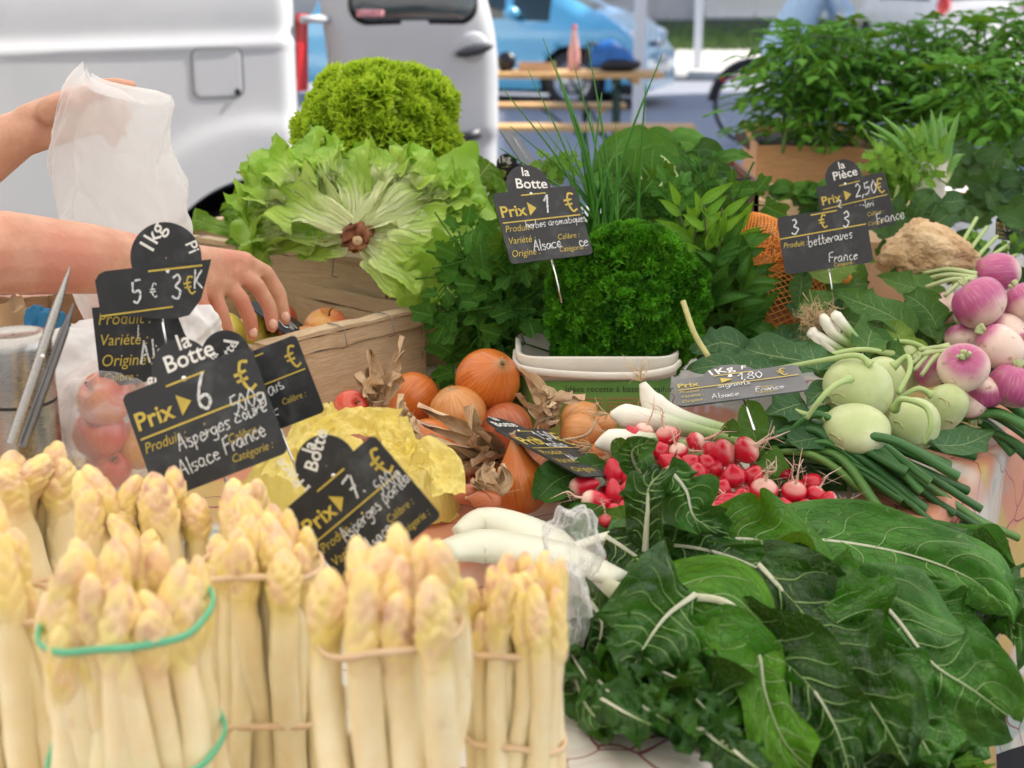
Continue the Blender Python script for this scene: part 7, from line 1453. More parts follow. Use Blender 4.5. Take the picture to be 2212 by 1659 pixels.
for k in range(5):
    a, b_ = (2060 + 20 * k, 620 - 10 * k), (2110 + 22 * k, 470 + 20 * k); mb = MB(); mb.tube(crom([P(*a, 2.05), P((a[0] + b_[0]) / 2 - 15, (a[1] + b_[1]) / 2, 2.05), P(*b_, 2.1)], 12), .003, 6); obj('stem', mb, KST, BE)
# ================================================================== CELERIAC, NET BAG, SMALL LEEKS
m = Mat('celeriac skin', .85, .2); n = m.noise(26, 6, .65, dist=.8); m.set('Base Color', m.ramp(n, [(.3, (.30, .16, .07)), (.5, (.60, .42, .24)), (.68, (.72, .56, .36))])); m.bump(m.math('ADD', n, m.noise(70, 5, dist=1.5)), 1, .006); CLR = m.done()
ce = P(2008, 540, 1.98); s_ = mpp(540, 1.98); t = np.linspace(.01, .99, 60); th = np.linspace(0, 2 * np.pi, 90, endpoint=False); ph = t * np.pi; rr = np.sin(ph) ** .8
X_ = rr[:, None] * np.cos(th); Y_ = rr[:, None] * np.sin(th); Z_ = -np.cos(ph)[:, None] * np.ones(90); bm = 1 + .11 * fnoise(X_ * 3, Y_ * 3, Z_ * 3, 3) + .04 * np.abs(fnoise(X_ * 12, Y_ * 12, Z_ * 12, 4)) + .022 * fnoise(X_ * 26, Y_ * 30, Z_ * 30, 5)
pt_ = 1 + .35 * np.clip(-X_ - .72, 0, 1) ** 1.0 * 1.6 + .35 * np.clip(X_ - .8, 0, 1)
mb = MB(); G = np.stack([X_ * bm * pt_ * 96 * s_, Y_ * bm * 75 * s_, Z_ * bm * (1 - .25 * np.clip(X_, -1, 1)) * 58 * s_ - .012 * X_ ** 2], -1); mb.grid(G + ce, True); tag(obj('celeriac', mb, CLR), 'knobbly brown celeriac root lying above the turnip greens', 'celeriac')
# potatoes in an orange net
NT = empty('net_bag', P(1670, 740, 1.95) * [1, 1, 0] + [0, 0, T], 'orange net bag of potatoes hanging behind the laurel', 'net bag')
POT = simple('potato skin', (.40, .19, .08), .7, .25, 30, bump=.4); NET = simple('orange net', (.72, .25, .03), .5, .15, 60)
body = [(1650, 690, 88, 1.93), (1720, 610, 70, 1.95), (1660, 600, 62, 1.97), (1740, 560, 52, 1.97), (1620, 530, 50, 2.0), (1780, 580, 50, 1.98), (1700, 680, 60, 1.96)]
for k, (u, v, rp, d) in enumerate(body):
    mb = MB(); rr_ = rp * mpp(v, d); mb.ball(P(u, v, d + .03), (rr_, rr_ * .8, rr_ * .85), 24, 16); obj('potato', mb, POT, NT)
def netsurf(path, rads, nu=22, nv=22, thick=.0008):
    sp = crom([P(*p) for p in path], nv); rd = np.interp(np.linspace(0, 1, nv), np.linspace(0, 1, len(rads)), [q * mpp(600, 1.95) for q in rads]); t_ = nrm(np.gradient(sp, axis=0)); up = np.array([0, -1.0, 0]); A_ = nrm(np.cross(t_, up)); B_ = np.cross(A_, t_)
    th = np.linspace(0, 2 * np.pi, nu + 1); G = np.array([[sp[i] + rd[i] * (math.cos(a) * A_[i] + .8 * math.sin(a) * B_[i]) for a in th] for i in range(nv)]); mb = MB()
    for s0 in range(nu):
        for sg in (1, -1):
            pts = [G[i, (s0 + sg * i) % nu] for i in range(nv)]; mb.tube(np.array(pts), thick, 4, False)
    o = obj('net', mb, NET, NT); o['kind'] = 'stuff'
netsurf([(1600, 480, 2.0), (1640, 520, 1.97), (1690, 590, 1.94), (1670, 680, 1.92), (1640, 760, 1.93)], [30, 62, 100, 108, 60], 34, 40)
netsurf([(1835, 610, 1.93), (1790, 590, 1.94), (1740, 545, 1.95), (1690, 520, 1.96)], [12, 46, 62, 50], 26, 26)
mb = MB()
for k in range(26):
    a = P(1700 + r.normal(0, 30), 545 + r.normal(0, 15), 1.9); mb.tube(crom([a, a + r.normal(0, .012, 3), a + r.normal(0, .02, 3)], 6), .0011, 4)
o = obj('net_frill', mb, NET, NT); o['kind'] = 'stuff'
# small leeks with a mop of roots
SL = empty('small_leeks', P(1790, 720, 1.74), 'bunch of thin white leeks with a mop of tangled roots on the turnip greens', 'leeks')
for a in (((1745, 718), (1790, 740), (1830, 765)), ((1775, 680), (1800, 720), (1850, 750)), ((1800, 675), (1820, 700), (1850, 735)), ((1765, 725), (1800, 760), (1850, 790)), ((1755, 708), (1770, 760), (1800, 790))):
    sp = crom([P(*p, 1.74 - .01) for p in a], 14); mb = MB(); mb.tube(sp, np.interp(np.linspace(0, 1, 14), [0, .15, 1], [.004, .0075, .006]), 12); obj('leek', mb, SPO, SL)
mb = MB(); rc = P(1760, 690, 1.75)
for k in range(260):
    a = rc + r.normal(0, 1, 3) * [.010, .008, .009]; b_ = a + nrm(r.normal(0, 1, 3)) * r.uniform(.006, .02); mb.tube(crom([a, (a + b_) / 2 + r.normal(0, .005, 3), b_ + r.normal(0, .004, 3)], 6), np.linspace(.0005, .0002, 6), 3, False)
o = obj('root_hairs', mb, ROOT, SL); o['kind'] = 'stuff'
# apples and lemons in the apple crate and around
m = Mat('apple skin', .28, .5, coat=.2); n = m.noise(5, 4, co=m.co('Object', (3, 3, 30))); n = m.noise(9, 4, dist=.5); st_ = m.noise(7, 4, co=m.co('UV', (18, 1, 1))); m.set('Base Color', m.mix(m.rng(m.math('ADD', m.math('MULTIPLY', n, .7), m.math('ADD', m.math('MULTIPLY', st_, .35), m.math('MULTIPLY', m.rand(), .25))), .48, .75), (.72, .42, .10), (.62, .08, .05))); APP = m.done()
m = Mat('yellow apple skin', .3, .5, coat=.2); n = m.noise(12, 4); m.set('Base Color', m.mix(m.rng(n, .4, .7), (.66, .47, .06), (.55, .52, .10))); APY = m.done()
def apple(label, u, v, rp, d, ax, mat=APP, grp='apples', cat='apple'):
    rr_ = rp * mpp(v, d); c = P(u, v, d); e = empty('apple', c - [0, 0, rr_], label, cat, grp); M_ = basis(ax); t = np.linspace(0.004, .996, 36); ph = t * np.pi; rad = np.sin(ph) ** .9 * (1 + .04 * np.cos(ph)) ; z = -np.cos(ph) * .88; z = z - .26 * np.exp(-((1 - t) / .07) ** 2) + .16 * np.exp(-(t / .06) ** 2); th = np.linspace(0, 2 * np.pi, 36, endpoint=False)
    G = np.stack([rad[:, None] * np.cos(th), rad[:, None] * np.sin(th), z[:, None] * np.ones(36)], -1) * rr_; uu, vv = np.meshgrid(np.linspace(0, 1, 36), t); mb = MB(); mb.grid(G @ M_.T + c, True, np.stack([uu, vv], -1)); obj('fruit', mb, mat, e)
    mb = MB(); tp = c + M_[:, 2] * rr_ * .6; mb.tube(crom([tp, tp + M_[:, 2] * rr_ * .3, tp + M_[:, 2] * rr_ * .45 + M_[:, 0] * rr_ * .1], 8), .0012, 6); obj('stalk', mb, simple('apple stalk', (.12, .07, .03), .7), e); return e
apple('red striped apple lying in the right corner of the apple crate', 706, 712, 52, 1.90, (.2, -.2, .9))
apple('red apple beside the corner of the crate low behind the front panel', 660, 745, 45, 1.86, (-.3, -.2, .9))
apple('yellow apple under the reaching fingers', 555, 728, 52, 1.83, (.6, -.3, .3), APY)
apple('green yellow apple left of the yellow one under the hand', 480, 720, 50, 1.80, (-.3, -.3, .9), APY)
apple('red apple behind the yellow one at the back of the crate', 600, 690, 42, 1.98, (0, -.2, .9))
apple('yellow apple at the far left inside the crate', 440, 700, 45, 1.90, (0, -.2, .9), APY)
apple('apple at the left edge behind the blue cloth', 150, 735, 40, 1.80, (0, -.2, .9), APY)
apple('red apple lying outside below the front corner of the crate', 760, 880, 40, 1.62, (.3, -.5, .4))
# ================================================================== PRICE SIGNS
GL = {
 'a': ([[(.42, .45), (.2, .5), (.05, .25), (.2, .02), (.38, .2), (.42, .45), (.42, .1), (.52, 0)]], .55), 'b': ([[(.08, 1), (.08, .05), (.25, 0), (.4, .22), (.25, .45), (.08, .3)]], .5),
 'c': ([[(.38, .42), (.2, .5), (.05, .25), (.2, 0), (.4, .08)]], .45), 'd': ([[(.4, .4), (.2, .5), (.05, .25), (.2, 0), (.38, .15), (.42, 1)], [(.42, 1), (.42, .1), (.5, 0)]], .55),
 'e': ([[(.06, .25), (.36, .3), (.25, .5), (.06, .3), (.15, .02), (.4, .08)]], .43), 'f': ([[(.38, .95), (.22, .95), (.18, .6), (.16, -.2)], [(.02, .5), (.36, .5)]], .4),
 'g': ([[(.4, .4), (.2, .5), (.05, .25), (.2, .02), (.38, .2), (.42, .45), (.4, -.2), (.2, -.35), (.05, -.25)]], .5), 'h': ([[(.08, 1), (.08, 0)], [(.08, .1), (.12, .35), (.28, .5), (.38, .35), (.38, 0)]], .48),
 'i': ([[(.1, .48), (.1, .08), (.18, 0)], [(.1, .68), (.11, .74)]], .22), 'l': ([[(.1, 1), (.1, .1), (.2, 0)]], .22), 'k': ([[(.08, 1), (.08, 0)], [(.36, .5), (.08, .22), (.38, 0)]], .42),
 'm': ([[(.06, .48), (.06, 0)], [(.06, .1), (.1, .35), (.22, .5), (.28, .35), (.28, 0)], [(.28, .1), (.32, .35), (.44, .5), (.52, .35), (.52, .05), (.6, 0)]], .64), 'n': ([[(.06, .48), (.06, 0)], [(.06, .1), (.1, .35), (.26, .5), (.36, .35), (.36, .05), (.45, 0)]], .48),
 'o': ([[(.22, .5), (.05, .25), (.22, 0), (.4, .25), (.22, .5)]], .46), 'p': ([[(.08, .48), (.08, -.35)], [(.08, .3), (.25, .5), (.4, .28), (.25, .02), (.08, .1)]], .48),
 'q': ([[(.4, .4), (.2, .5), (.05, .25), (.2, .02), (.38, .2), (.42, .45), (.42, -.35)]], .5), 'r': ([[(.06, .48), (.06, 0)], [(.06, .1), (.1, .3), (.3, .48)]], .34), 's': ([[(.34, .45), (.15, .48), (.1, .34), (.3, .2), (.26, .02), (.05, .04)]], .4),
 't': ([[(.15, .85), (.14, .1), (.28, 0), (.36, .08)], [(.02, .52), (.32, .52)]], .38), 'u': ([[(.06, .48), (.07, .12), (.2, 0), (.36, .15), (.38, .48)], [(.38, .48), (.38, .08), (.46, 0)]], .5), 'v': ([[(.04, .48), (.18, 0), (.36, .5)]], .42),
 'A': ([[(.02, 0), (.28, 1)], [(.28, 1), (.52, 0)], [(.1, .38), (.45, .38)]], .58), 'F': ([[(.08, 0), (.1, .95)], [(.1, .95), (.5, 1)], [(.08, .52), (.4, .55)]], .5), 'P': ([[(.08, 0), (.1, .95)], [(.02, .95), (.4, .98), (.48, .75), (.35, .5), (.1, .48)]], .5),
 'K': ([[(.08, 1), (.08, 0)], [(.45, .9), (.08, .45)], [(.08, .45), (.45, 0)]], .5), '€': ([[(.5, .85), (.3, .95), (.12, .5), (.3, .05), (.52, .15)], [(0, .58), (.4, .6)], [(0, .4), (.36, .42)]], .62),
 '0': ([[(.25, 1), (.05, .5), (.25, 0), (.45, .5), (.25, 1)]], .52), '1': ([[(.05, .62), (.28, 1)], [(.28, 1), (.26, 0)]], .42), '2': ([[(.06, .8), (.25, 1), (.42, .75), (.25, .35), (.05, .02)], [(.05, .02), (.48, .05)]], .52),
 '3': ([[(.06, .9), (.3, 1), (.4, .75), (.18, .55), (.44, .3), (.25, 0), (.04, .1)]], .52), '5': ([[(.42, 1), (.1, .96)], [(.1, .96), (.08, .55), (.35, .58), (.42, .28), (.22, 0), (.03, .08)]], .52),
 '6': ([[(.38, 1), (.12, .6), (.06, .2), (.25, 0), (.42, .2), (.3, .42), (.08, .3)]], .5), '7': ([[(.05, .95), (.48, 1)], [(.48, 1), (.2, 0)], [(.12, .5), (.44, .54)]], .52), '8': ([[(.25, .55), (.08, .75), (.25, 1), (.42, .78), (.25, .55), (.06, .25), (.25, 0), (.44, .25), (.25, .55)]], .52),
 ',': ([[(.1, .08), (.02, -.18)]], .2), '.': ([[(.08, .02), (.1, .08)]], .2), ' ': ([], .32), '|': ([[(.1, 1), (.1, .1)]], .3)}
def stroke_text(mb, txt, x, y, size, rot=0, wd=.09, seed=0, z=0.0, slant=.12):
    r = np.random.default_rng(seed + len(txt)); cx = 0; c, s = math.cos(rot), math.sin(rot)
    for ch in txt:
        strokes, adv = GL.get(ch, ([], .4))
        for st in strokes:
            p = np.array(st, float) + r.normal(0, .028, (len(st), 2)); p = crom(np.c_[p, np.zeros(len(p))], max(6, len(p) * 5))[:, :2]
            p[:, 0] += cx + slant * p[:, 1]; p = p * size; p = np.stack([p[:, 0] * c - p[:, 1] * s + x, p[:, 0] * s + p[:, 1] * c + y], -1)
            t = nrm(np.gradient(p, axis=0)); nn = np.stack([-t[:, 1], t[:, 0]], -1); w_ = size * wd * (.75 + .35 * np.abs(np.sin(np.arange(len(p)) * .7 + r.random() * 6)))[:, None] / 2
            G = np.stack([np.c_[p + nn * w_, np.full(len(p), z)], np.c_[p - nn * w_, np.full(len(p), z)]], 1); mb.grid(G)
        cx += adv
    return mb
_fc = {}
def font_mesh(txt, bold=0.0, shear=0.0):
    k = (txt, bold, shear)
    if k not in _fc:
        cu = bpy.data.curves.new('t', 'FONT'); cu.body = txt; cu.size = 1; cu.offset = bold; cu.shear = shear; cu.resolution_u = 3
        o = bpy.data.objects.new('t', cu); C.objects.link(o); dg = bpy.context.evaluated_depsgraph_get(); me = bpy.data.meshes.new_from_object(o.evaluated_get(dg))
        V = np.array([v.co[:] for v in me.vertices]); me.calc_loop_triangles(); Ft = np.array([t.vertices[:] for t in me.loop_triangles]); bpy.data.objects.remove(o); bpy.data.curves.remove(cu); bpy.data.meshes.remove(me); _fc[k] = (V, Ft)
    return _fc[k]
def print_text(mb, txt, x, y, size, rot=0, bold=0, shear=0, z=0, sx=1.0):
    V, Ft = font_mesh(txt, bold, shear); c, s = math.cos(rot), math.sin(rot); V = V * size; V = V * [sx, 1, 1]
    mb.add(np.stack([V[:, 0] * c - V[:, 1] * s + x, V[:, 0] * s + V[:, 1] * c + y, np.full(len(V), z)], -1), Ft=Ft)
m = Mat('slate board', .45, .45); n = m.noise(35, 5, .6); n2 = m.noise(9, 4, dist=1); m.set('Base Color', m.mix(m.rng(m.math('MULTIPLY', n, n2), .20, .42, 0, .55), (.012, .014, .018), (.10, .11, .12))); m.set('Roughness', m.rng(n2, .3, .7, .35, .6)); SLATE = m.done()
m = Mat('grey worn board', .35, .5); n = m.noise(14, 5, .6); m.set('Base Color', m.ramp(n, [(.3, (.045, .05, .058)), (.7, (.12, .125, .135))])); SLATEG = m.done()
GOLD = simple('gold print', (.50, .38, .06), .5, .12, 90); m = Mat('white print', .5); m.set('Base Color', (.72, .72, .70)); WPR = m.done()
m = Mat('chalk', .95, .1); n = m.noise(700, 3, .7); m.set('Base Color', (.66, .68, .70)); tr = m.n('ShaderNodeBsdfTransparent'); mx = m.n('ShaderNodeMixShader'); m.put(mx.inputs[0], m.rng(n, .36, .50, .25, 1.0)); m.t.links.new(tr.outputs[0], mx.inputs[1]); m.t.links.new(m.b.outputs[0], mx.inputs[2]); m.t.links.new(mx.outputs[0], m.out.inputs[0]); CHALK = m.done()
def rrect(w, h, rr=.05, n=5):
    pts = []
    for cx, cy, a0 in ((w - rr, -rr, 0), (rr, -rr, 90), (rr, -h + rr, 180), (w - rr, -h + rr, 270)):
        for a in np.linspace(0, 90, n): pts.append((cx + rr * math.cos(R(a0 + a)), cy + rr * math.sin(R(a0 + a))))
    return np.array(pts)
def sign(label, TL, TR, BL, h=None, chalk=(), dial=None, mat=SLATE, poly=None, std=True, bend=0.0, lines=True, extra=(), bx=0.0, stake=False, hide=(), tilt=0, dialmat=None, oprint=()):
    """local units: x 0..1 across the width, y downwards negative"""
    a, b_, c_ = P(*TL), P(*TR), P(*BL); W = np.linalg.norm(b_ - a); X = (b_ - a) / W; dn = c_ - a; N = nrm(np.cross(X, -dn)); Y = np.cross(N, X); 
    if np.dot(N, np.array([0, 0, CAM_H]) - a) < 0: N = -N
    Y = np.cross(N, X); hh = h or abs(np.dot(dn, Y)) / W
    if poly is None: poly = rrect(1, hh)
    def W3(V):
        V = np.asarray(V, float); x, y, z = V[:, 0], V[:, 1], V[:, 2] + bend * ((x_ := V[:, 0] - .5) ** 2) + bx * V[:, 0] * (V[:, 1] + hh)
        return a + X * (x * W)[:, None] + Y * (y * W)[:, None] + N * (z * W)[:, None]
    e = empty('price_sign', c_, label, 'price sign', 'slate price signs')
    def emit(nm, mb, mt, par=None): mb.V = [W3(mb.verts())]; return obj(nm, mb, mt, par or e, False)
    # plate: subdivided so that it can bend
    def plate_mb(pl, z0, th):
        mb = MB(); pl = np.asarray(pl); c = pl.mean(0); n = len(pl); rings = [np.c_[c + (pl - c) * k, np.full(n, z0)] for k in (.02, .3, .6, .85, 1.0)] + [np.c_[pl, np.full(n, z0 - th)]] + [np.c_[c + (pl - c) * k, np.full(n, z0 - th)] for k in (.6, .02)]
        mb.grid(np.array(rings), True); return mb
    emit('plate', plate_mb(poly, 0, .014), mat)
    if dial is not None:
        dx, dy, dr = dial[:3]; th = np.linspace(0, 2 * np.pi, 40, endpoint=False); emit('unit_dial', plate_mb(np.stack([dx + dr * np.cos(th), dy + dr * np.sin(th)], -1), -.016, .012), dialmat or mat)
        mb = MB()
        for (tx, x, y, s_, ro) in dial[3]: print_text(mb, tx, x, y, s_, R(ro), .012, 0, -.012)
        emit('unit_print', mb, WPR)
        mb = MB(); mb.lathe([(.001, .006), (.012, .006), (.02, 0)], 14, (dx, -.05, 0)); emit('rivet', mb, CHROME)
    mb = MB(); z = .006; f = hh / .78
    def ln(x0, y0, x1, y1, w_=.014): mb.add(np.array([[x0, y0 - w_ / 2, z], [x1, y1 - w_ / 2, z], [x1, y1 + w_ / 2, z], [x0, y0 + w_ / 2, z]]), [[0, 1, 2, 3]])
    if std:
        if 'prix' not in hide:
            print_text(mb, 'Prix', .03, -.275 * f, .175 * f, 0, .018, 0, z); mb.add(np.array([[.375, -.285 * f, z], [.375, -.135 * f, z], [.47, -.21 * f, z]]), Ft=[[0, 2, 1]])
        if 'euro' not in hide: stroke_text(mb, '€', .82, -.30 * f, .24 * f, 0, .09, 1, z, 0)
        ln(.33, -.055 * f, .63, -.055 * f); ln(.03, -.335 * f, .50, -.335 * f); ln(.50, -.335 * f, .97, -.335 * f)
        for tx, x, y, s_ in (('Produit :', .03, -.44, .105), ('Variété :', .03, -.57, .105), ('Origine :', .03, -.71, .105), ('Calibre :', .62, -.58, .085), ('Catégorie :', .60, -.715, .08)):
            if tx[:3].lower() not in hide: print_text(mb, tx, x, y * f, s_ * f, 0, -.006, .25, z, .85)
    for (tx, x, y, s_, bo) in oprint:
        if tx == '—': ln(*x, *y, s_)
        elif tx == '€': stroke_text(mb, tx, x, y, s_, 0, bo, 1, z, 0)
        else: print_text(mb, tx, x, y, s_, 0, bo, .25 if bo <= 0 else 0, z, .88)
    if mb.n: emit('gold_print', mb, GOLD)
    mb = MB()
    for i, (tx, x, y, s_, ro) in enumerate(chalk): stroke_text(mb, tx, x, y, s_, R(ro), .085 if s_ < .16 else .095, i * 7 + int(TL[0]), .010)
    if mb.n: emit('chalk_writing', mb, CHALK)
    if not stake:
        q = a + X * W * .5 + Y * (-hh * W) - N * .004; mb = MB(); mb.tube([q + Y * .004, q - Y * .02, q - Y * .055 - N * .004], .0012, 6); obj('metal_stake', mb, CHROME, e)
    return e, W3
sign('front asparagus sign reading 6 euros for 500 g, tilted in front of another', (262, 855, 1.13), (540, 745, 1.13), (292, 1085, 1.10), .80, [('6', .50, -.31, .24, 0), ('500g', .72, -.42, .125, 4), ('Asperges court', .27, -.52, .115, 4), ('Alsace France', .22, -.70, .12, 6)], (.47, .02, .22, [('la', .50, .15, .16, 0), ('Botte', .36, .03, .17, 0), ('ce', .22, -.08, .14, 60)]), hide=('var', 'ori'))
sign('blank dark sign standing behind the six euro sign, with a big gold euro mark', (440, 800, 1.20), (638, 722, 1.20), (500, 985, 1.18), .82, [('anais', .38, -.50, .15, 8), ('F', .5, -.74, .12, 0)], (.26, .06, .25, [('la', .13, .05, .13, 35), ('Botte', .16, -.06, .14, 35), ('1', .40, .08, .22, 60)]), hide=('prix', 'pro', 'var', 'ori', 'cat'))
sign('sign reading 7 euros for asparagus tips, leaning on the yellow bag', (612, 1103, 1.04), (806, 938, 1.04), (788, 1292, 1.02), .86, [('7.', .52, -.33, .20, 4), ('500g', .72, -.42, .12, 4), ('Asperges pointe', .24, -.53, .12, 4), ('Alsace', .3, -.72, .12, 4)], (.52, .05, .26, [('la', .50, .19, .15, 33), ('Botte', .42, .06, .16, 33), ('la Pièce', .31, -.05, .13, 95)]), hide=('ori',))
sign('herb sign reading one euro, la Botte, in front of the parsley', (1063, 418, 1.73), (1240, 400, 1.775), (1110, 570, 1.685), None, [('1', .55, -.30, .22, 0), ('herbes aromatiques', .28, -.46, .095, 1), ('Alsace', .30, -.73, .13, 2), ('ce', .85, -.74, .13, 0)], (.46, .05, .26, [('la', .41, .18, .15, -6), ('Botte', .30, .04, .17, -6)]))
sign('grey onion sign reading 1,80 euros for one kilo, in front of the kohlrabi', (1450, 822, 1.42), (1722, 786, 1.42), (1458, 900, 1.34), .46, [('1,80', .50, -.165, .12, -2), ('oignons', .33, -.255, .085, 0), ('Alsace', .26, -.42, .08, 0), ('France', .60, -.40, .08, 0)], (.46, -.03, .21, [('1Kg', .30, .01, .14, 12), ('F', .56, .06, .10, -8)]), mat=SLATEG)
sign('radish sign lying flat and pointing at the radishes', (1065, 925, 1.43), (1176, 926, 1.51), (1251, 1030, 1.35), None, [('1,50', .52, -.30, .2, 0), ('radis', .40, -.50, .17, 0), ('Alsace', .35, -.85, .15, 0)], (.42, .06, .28, [('la', .36, .24, .16, 0), ('Botte', .20, .08, .18, 0)]))
sign('beetroot sign reading 3 euros in front of the celery sign', (1678, 470, 1.83), (1868, 442, 1.83), (1690, 575, 1.81), .66, [('3', .13, -.22, .17, 0), ('3', .72, -.22, .17, 0), ('betteraves', .30, -.38, .12, 3), ('France', .50, -.60, .12, 0)], None, std=False, oprint=[('—', (.0, -.25), (.98, -.22), .014, 0), ('—', (.38, -.03), (.68, -.02), .014, 0), ('€', .46, -.20, .17, .1), ('Produit :', .02, -.36, .09, 0), ('Catégorie :', .55, -.65, .06, 0)])
sign('celery root sign reading 2,50 euros apiece behind the beetroot sign', (1762, 405, 1.96), (1910, 370, 1.96), (1795, 515, 1.94), .78, [('2,50', .52, -.27, .18, 0), ('celeri', .52, -.45, .11, 0), ('3', .22, -.42, .16, 0), ('France', .72, -.72, .15, 0)], (.42, .05, .26, [('la', .38, .18, .15, 0), ('Pièce', .27, .04, .17, 0)]), hide=('var', 'ori'))
sign('small curled sign with faded gold writing beside the plastic crate', (1556, 392, 2.16), (1625, 386, 2.14), (1566, 478, 2.12), 1.0, [('celeri', .35, -.85, .2, 10)], None, std=False, bend=.5, oprint=[('—', (.1, -.25), (.8, -.2), .02, 0), ('€', .42, -.48, .2, .09), ('—', (.02, -.6), (.9, -.5), .02, 0)])
sign('thin grey sign seen almost from its edge behind the lettuces', (1078, 278, 2.10), (1118, 290, 2.22), (1148, 382, 2.08), 1.0, [('1', .4, -.4, .3, 0)], None, mat=SLATEG, std=False)
sign('dark curled sign behind the chives', (1128, 352, 2.28), (1205, 335, 2.28), (1190, 420, 2.24), .85, [('salade', .2, -.55, .2, 0)], None, mat=SLATEG, std=False, bend=-.4, oprint=[('€', .7, -.4, .25, .09), ('—', (.1, -.5), (.9, -.5), .02, 0)])
sign('half hidden sign whose dial reads 1kg behind the frilly lettuce', (1060, 360, 2.26), (1130, 352, 2.26), (1062, 430, 2.26), .8, [], (.5, .02, .32, [('1kg', .22, .08, .30, 0)]))
sign('small sign slanting inside the apple crate behind the fingertips', (520, 648, 1.80), (592, 655, 1.92), (605, 712, 1.78), 1.1, [('2,50', .2, -.5, .25, 0)], None, std=False, oprint=[('—', (.05, -.6), (.9, -.6), .02, 0)])
sign('small sign by the right edge among the dark leaves', (2152, 470, 2.14), (2215, 480, 2.14), (2150, 520, 2.12), .75, [('1,50', .2, -.4, .3, 0)], None)
# the apple sign is two overlapping plates
low = np.array([(.0, .0), (.70, .035), (.72, -.06), (.78, -.25), (.83, -.35), (.90, -.55), (.78, -.62), (.06, -.70), (.02, -.67)]) 
sign('lower plate of the apple sign with gold Produit, Variété and Origine', (198, 665, 1.26), (448, 655, 1.26), (203, 828, 1.25), .66, [('Pomm', .42, -.10, .15, 6), ('|', .36, -.30, .14, 0), ('Alsace', .38, -.50, .19, 8)], None, poly=low, std=False, oprint=[('Produit :', .04, -.15, .15, 0), ('Variété :', .04, -.33, .14, 0), ('Origine :', .04, -.51, .145, 0), ('Calibre :', .05, -.64, .10, 0)])
up_ = np.array([(.0, -.05), (.04, .0), (.10, .02), (1.0, .0), (.95, -.12), (.86, -.32), (.74, -.44), (.60, -.455), (.0, -.34)])
sign('upper plate of the apple sign reading 5 and 3, round 1kg dial above', (203, 594, 1.245), (456, 560, 1.245), (206, 668, 1.24), .42, [('5', .28, -.28, .19, 0), ('€', .44, -.26, .13, 0), ('3', .62, -.28, .19, 0), ('K', .82, -.22, .16, 0)], (.62, .06, .30, [('1kg', .50, .10, .19, 52), ('Pi', .80, .16, .14, -75)]), poly=up_, std=False, oprint=[('—', (.46, -.03), (.92, -.04), .016, 0), ('€', .74, -.27, .17, .09), ('—', (.0, -.35), (.62, -.35), .014, 0)])
# lettering on the tub label
mb = MB(); cx_, cy2, zt, hx = TUBF
def tubtext(mb, fn, *a, **k):
    t = MB(); fn(t, *a, **k); V = t.verts(); V = np.stack([cx_ + V[:, 0], np.full(len(V), cy2 - .0622), V[:, 1]], -1); t.V = [V]; mb.join(t)
m = Mat('dark print', .6); m.set('Base Color', (.03, .03, .025)); DPR = m.done(); m = Mat('brown print', .6); m.set('Base Color', (.35, .18, .07)); BPR = m.done()
t1 = MB(); print_text(t1, 'Idées recette à base de raifort', -hx * .42, zt - .047, .0115, 0, .0, 0, 0); V = t1.verts(); t1.V = [np.stack([cx_ + V[:, 0], np.full(len(V), cy2 - .0618), V[:, 1]], -1)]; obj('recipe_title', t1, DPR, tub, False)
mb = MB(); rr_ = np.random.default_rng(2)
for col_ in (-.55, .12):
    for rw in range(7):
        z_ = zt - .056 - rw * .0052; x = cx_ + hx * col_ * 1.0; xe = x + hx * .56
        while x < xe:
            w_ = rr_.uniform(.003, .009); mb.box((x + w_ / 2, cy2 - .0612, z_), (w_, .0006, .0018)); x += w_ + .0016
o = obj('small_print', mb, BPR, tub, False); o['kind'] = 'stuff'
# ================================================================== STALL HOLDER: arms reaching over the stall
VE = empty('person', (-1.22, 1.55, 0), 'stall holder with bare arms holding a bag and reaching into the apple crate', 'person')
uh = lambda *p: P(*p)
hipc = np.array([-1.27, 1.55, .98]); chest = np.array([-1.12, 1.55, 1.38]); neck = np.array([-1.06, 1.54, 1.52]); hd = np.array([-1.0, 1.53, 1.66])
cones = head(VE, hd, nrm(np.array([1, .05, 0]))) + [(neck, hd - [0, 0, .04], .055, .055), (hipc, chest, .14, .145)]
S1, S2_ = np.array([-1.05, 1.37, 1.43]), np.array([-1.05, 1.73, 1.43])
cones += [(chest, S1, .09, .065), (chest, S2_, .09, .065)]
# lower arm (reaches into the crate)
E1 = np.array([-.78, 1.24, 1.20]); Wr = uh(385, 580, 1.60)
F0 = uh(0, 545, 1.40)
cones += [(S1, E1, .055, .045), (E1, F0, .045, .043), (F0, uh(200, 560, 1.49), .043, .038), (uh(200, 560, 1.49), Wr, .038, .0285)]
K = [uh(528, 566, 1.70), uh(508, 588, 1.68), uh(484, 610, 1.66), uh(458, 632, 1.64)]
PB = [uh(415, 562, 1.62), uh(410, 580, 1.615), uh(406, 598, 1.61), uh(402, 612, 1.61)]
for i in range(4): cones.append((PB[i], K[i], .019, .0135 - .001 * (i == 3)))
for i in range(3): cones.append((K[i], K[i + 1], .0125, .0125)); cones.append(((PB[i] + K[i]) / 2, (PB[i + 1] + K[i + 1]) / 2, .0165, .0165))
cones.append((Wr, PB[1], .027, .02)); cones.append((Wr, PB[3], .026, .018))
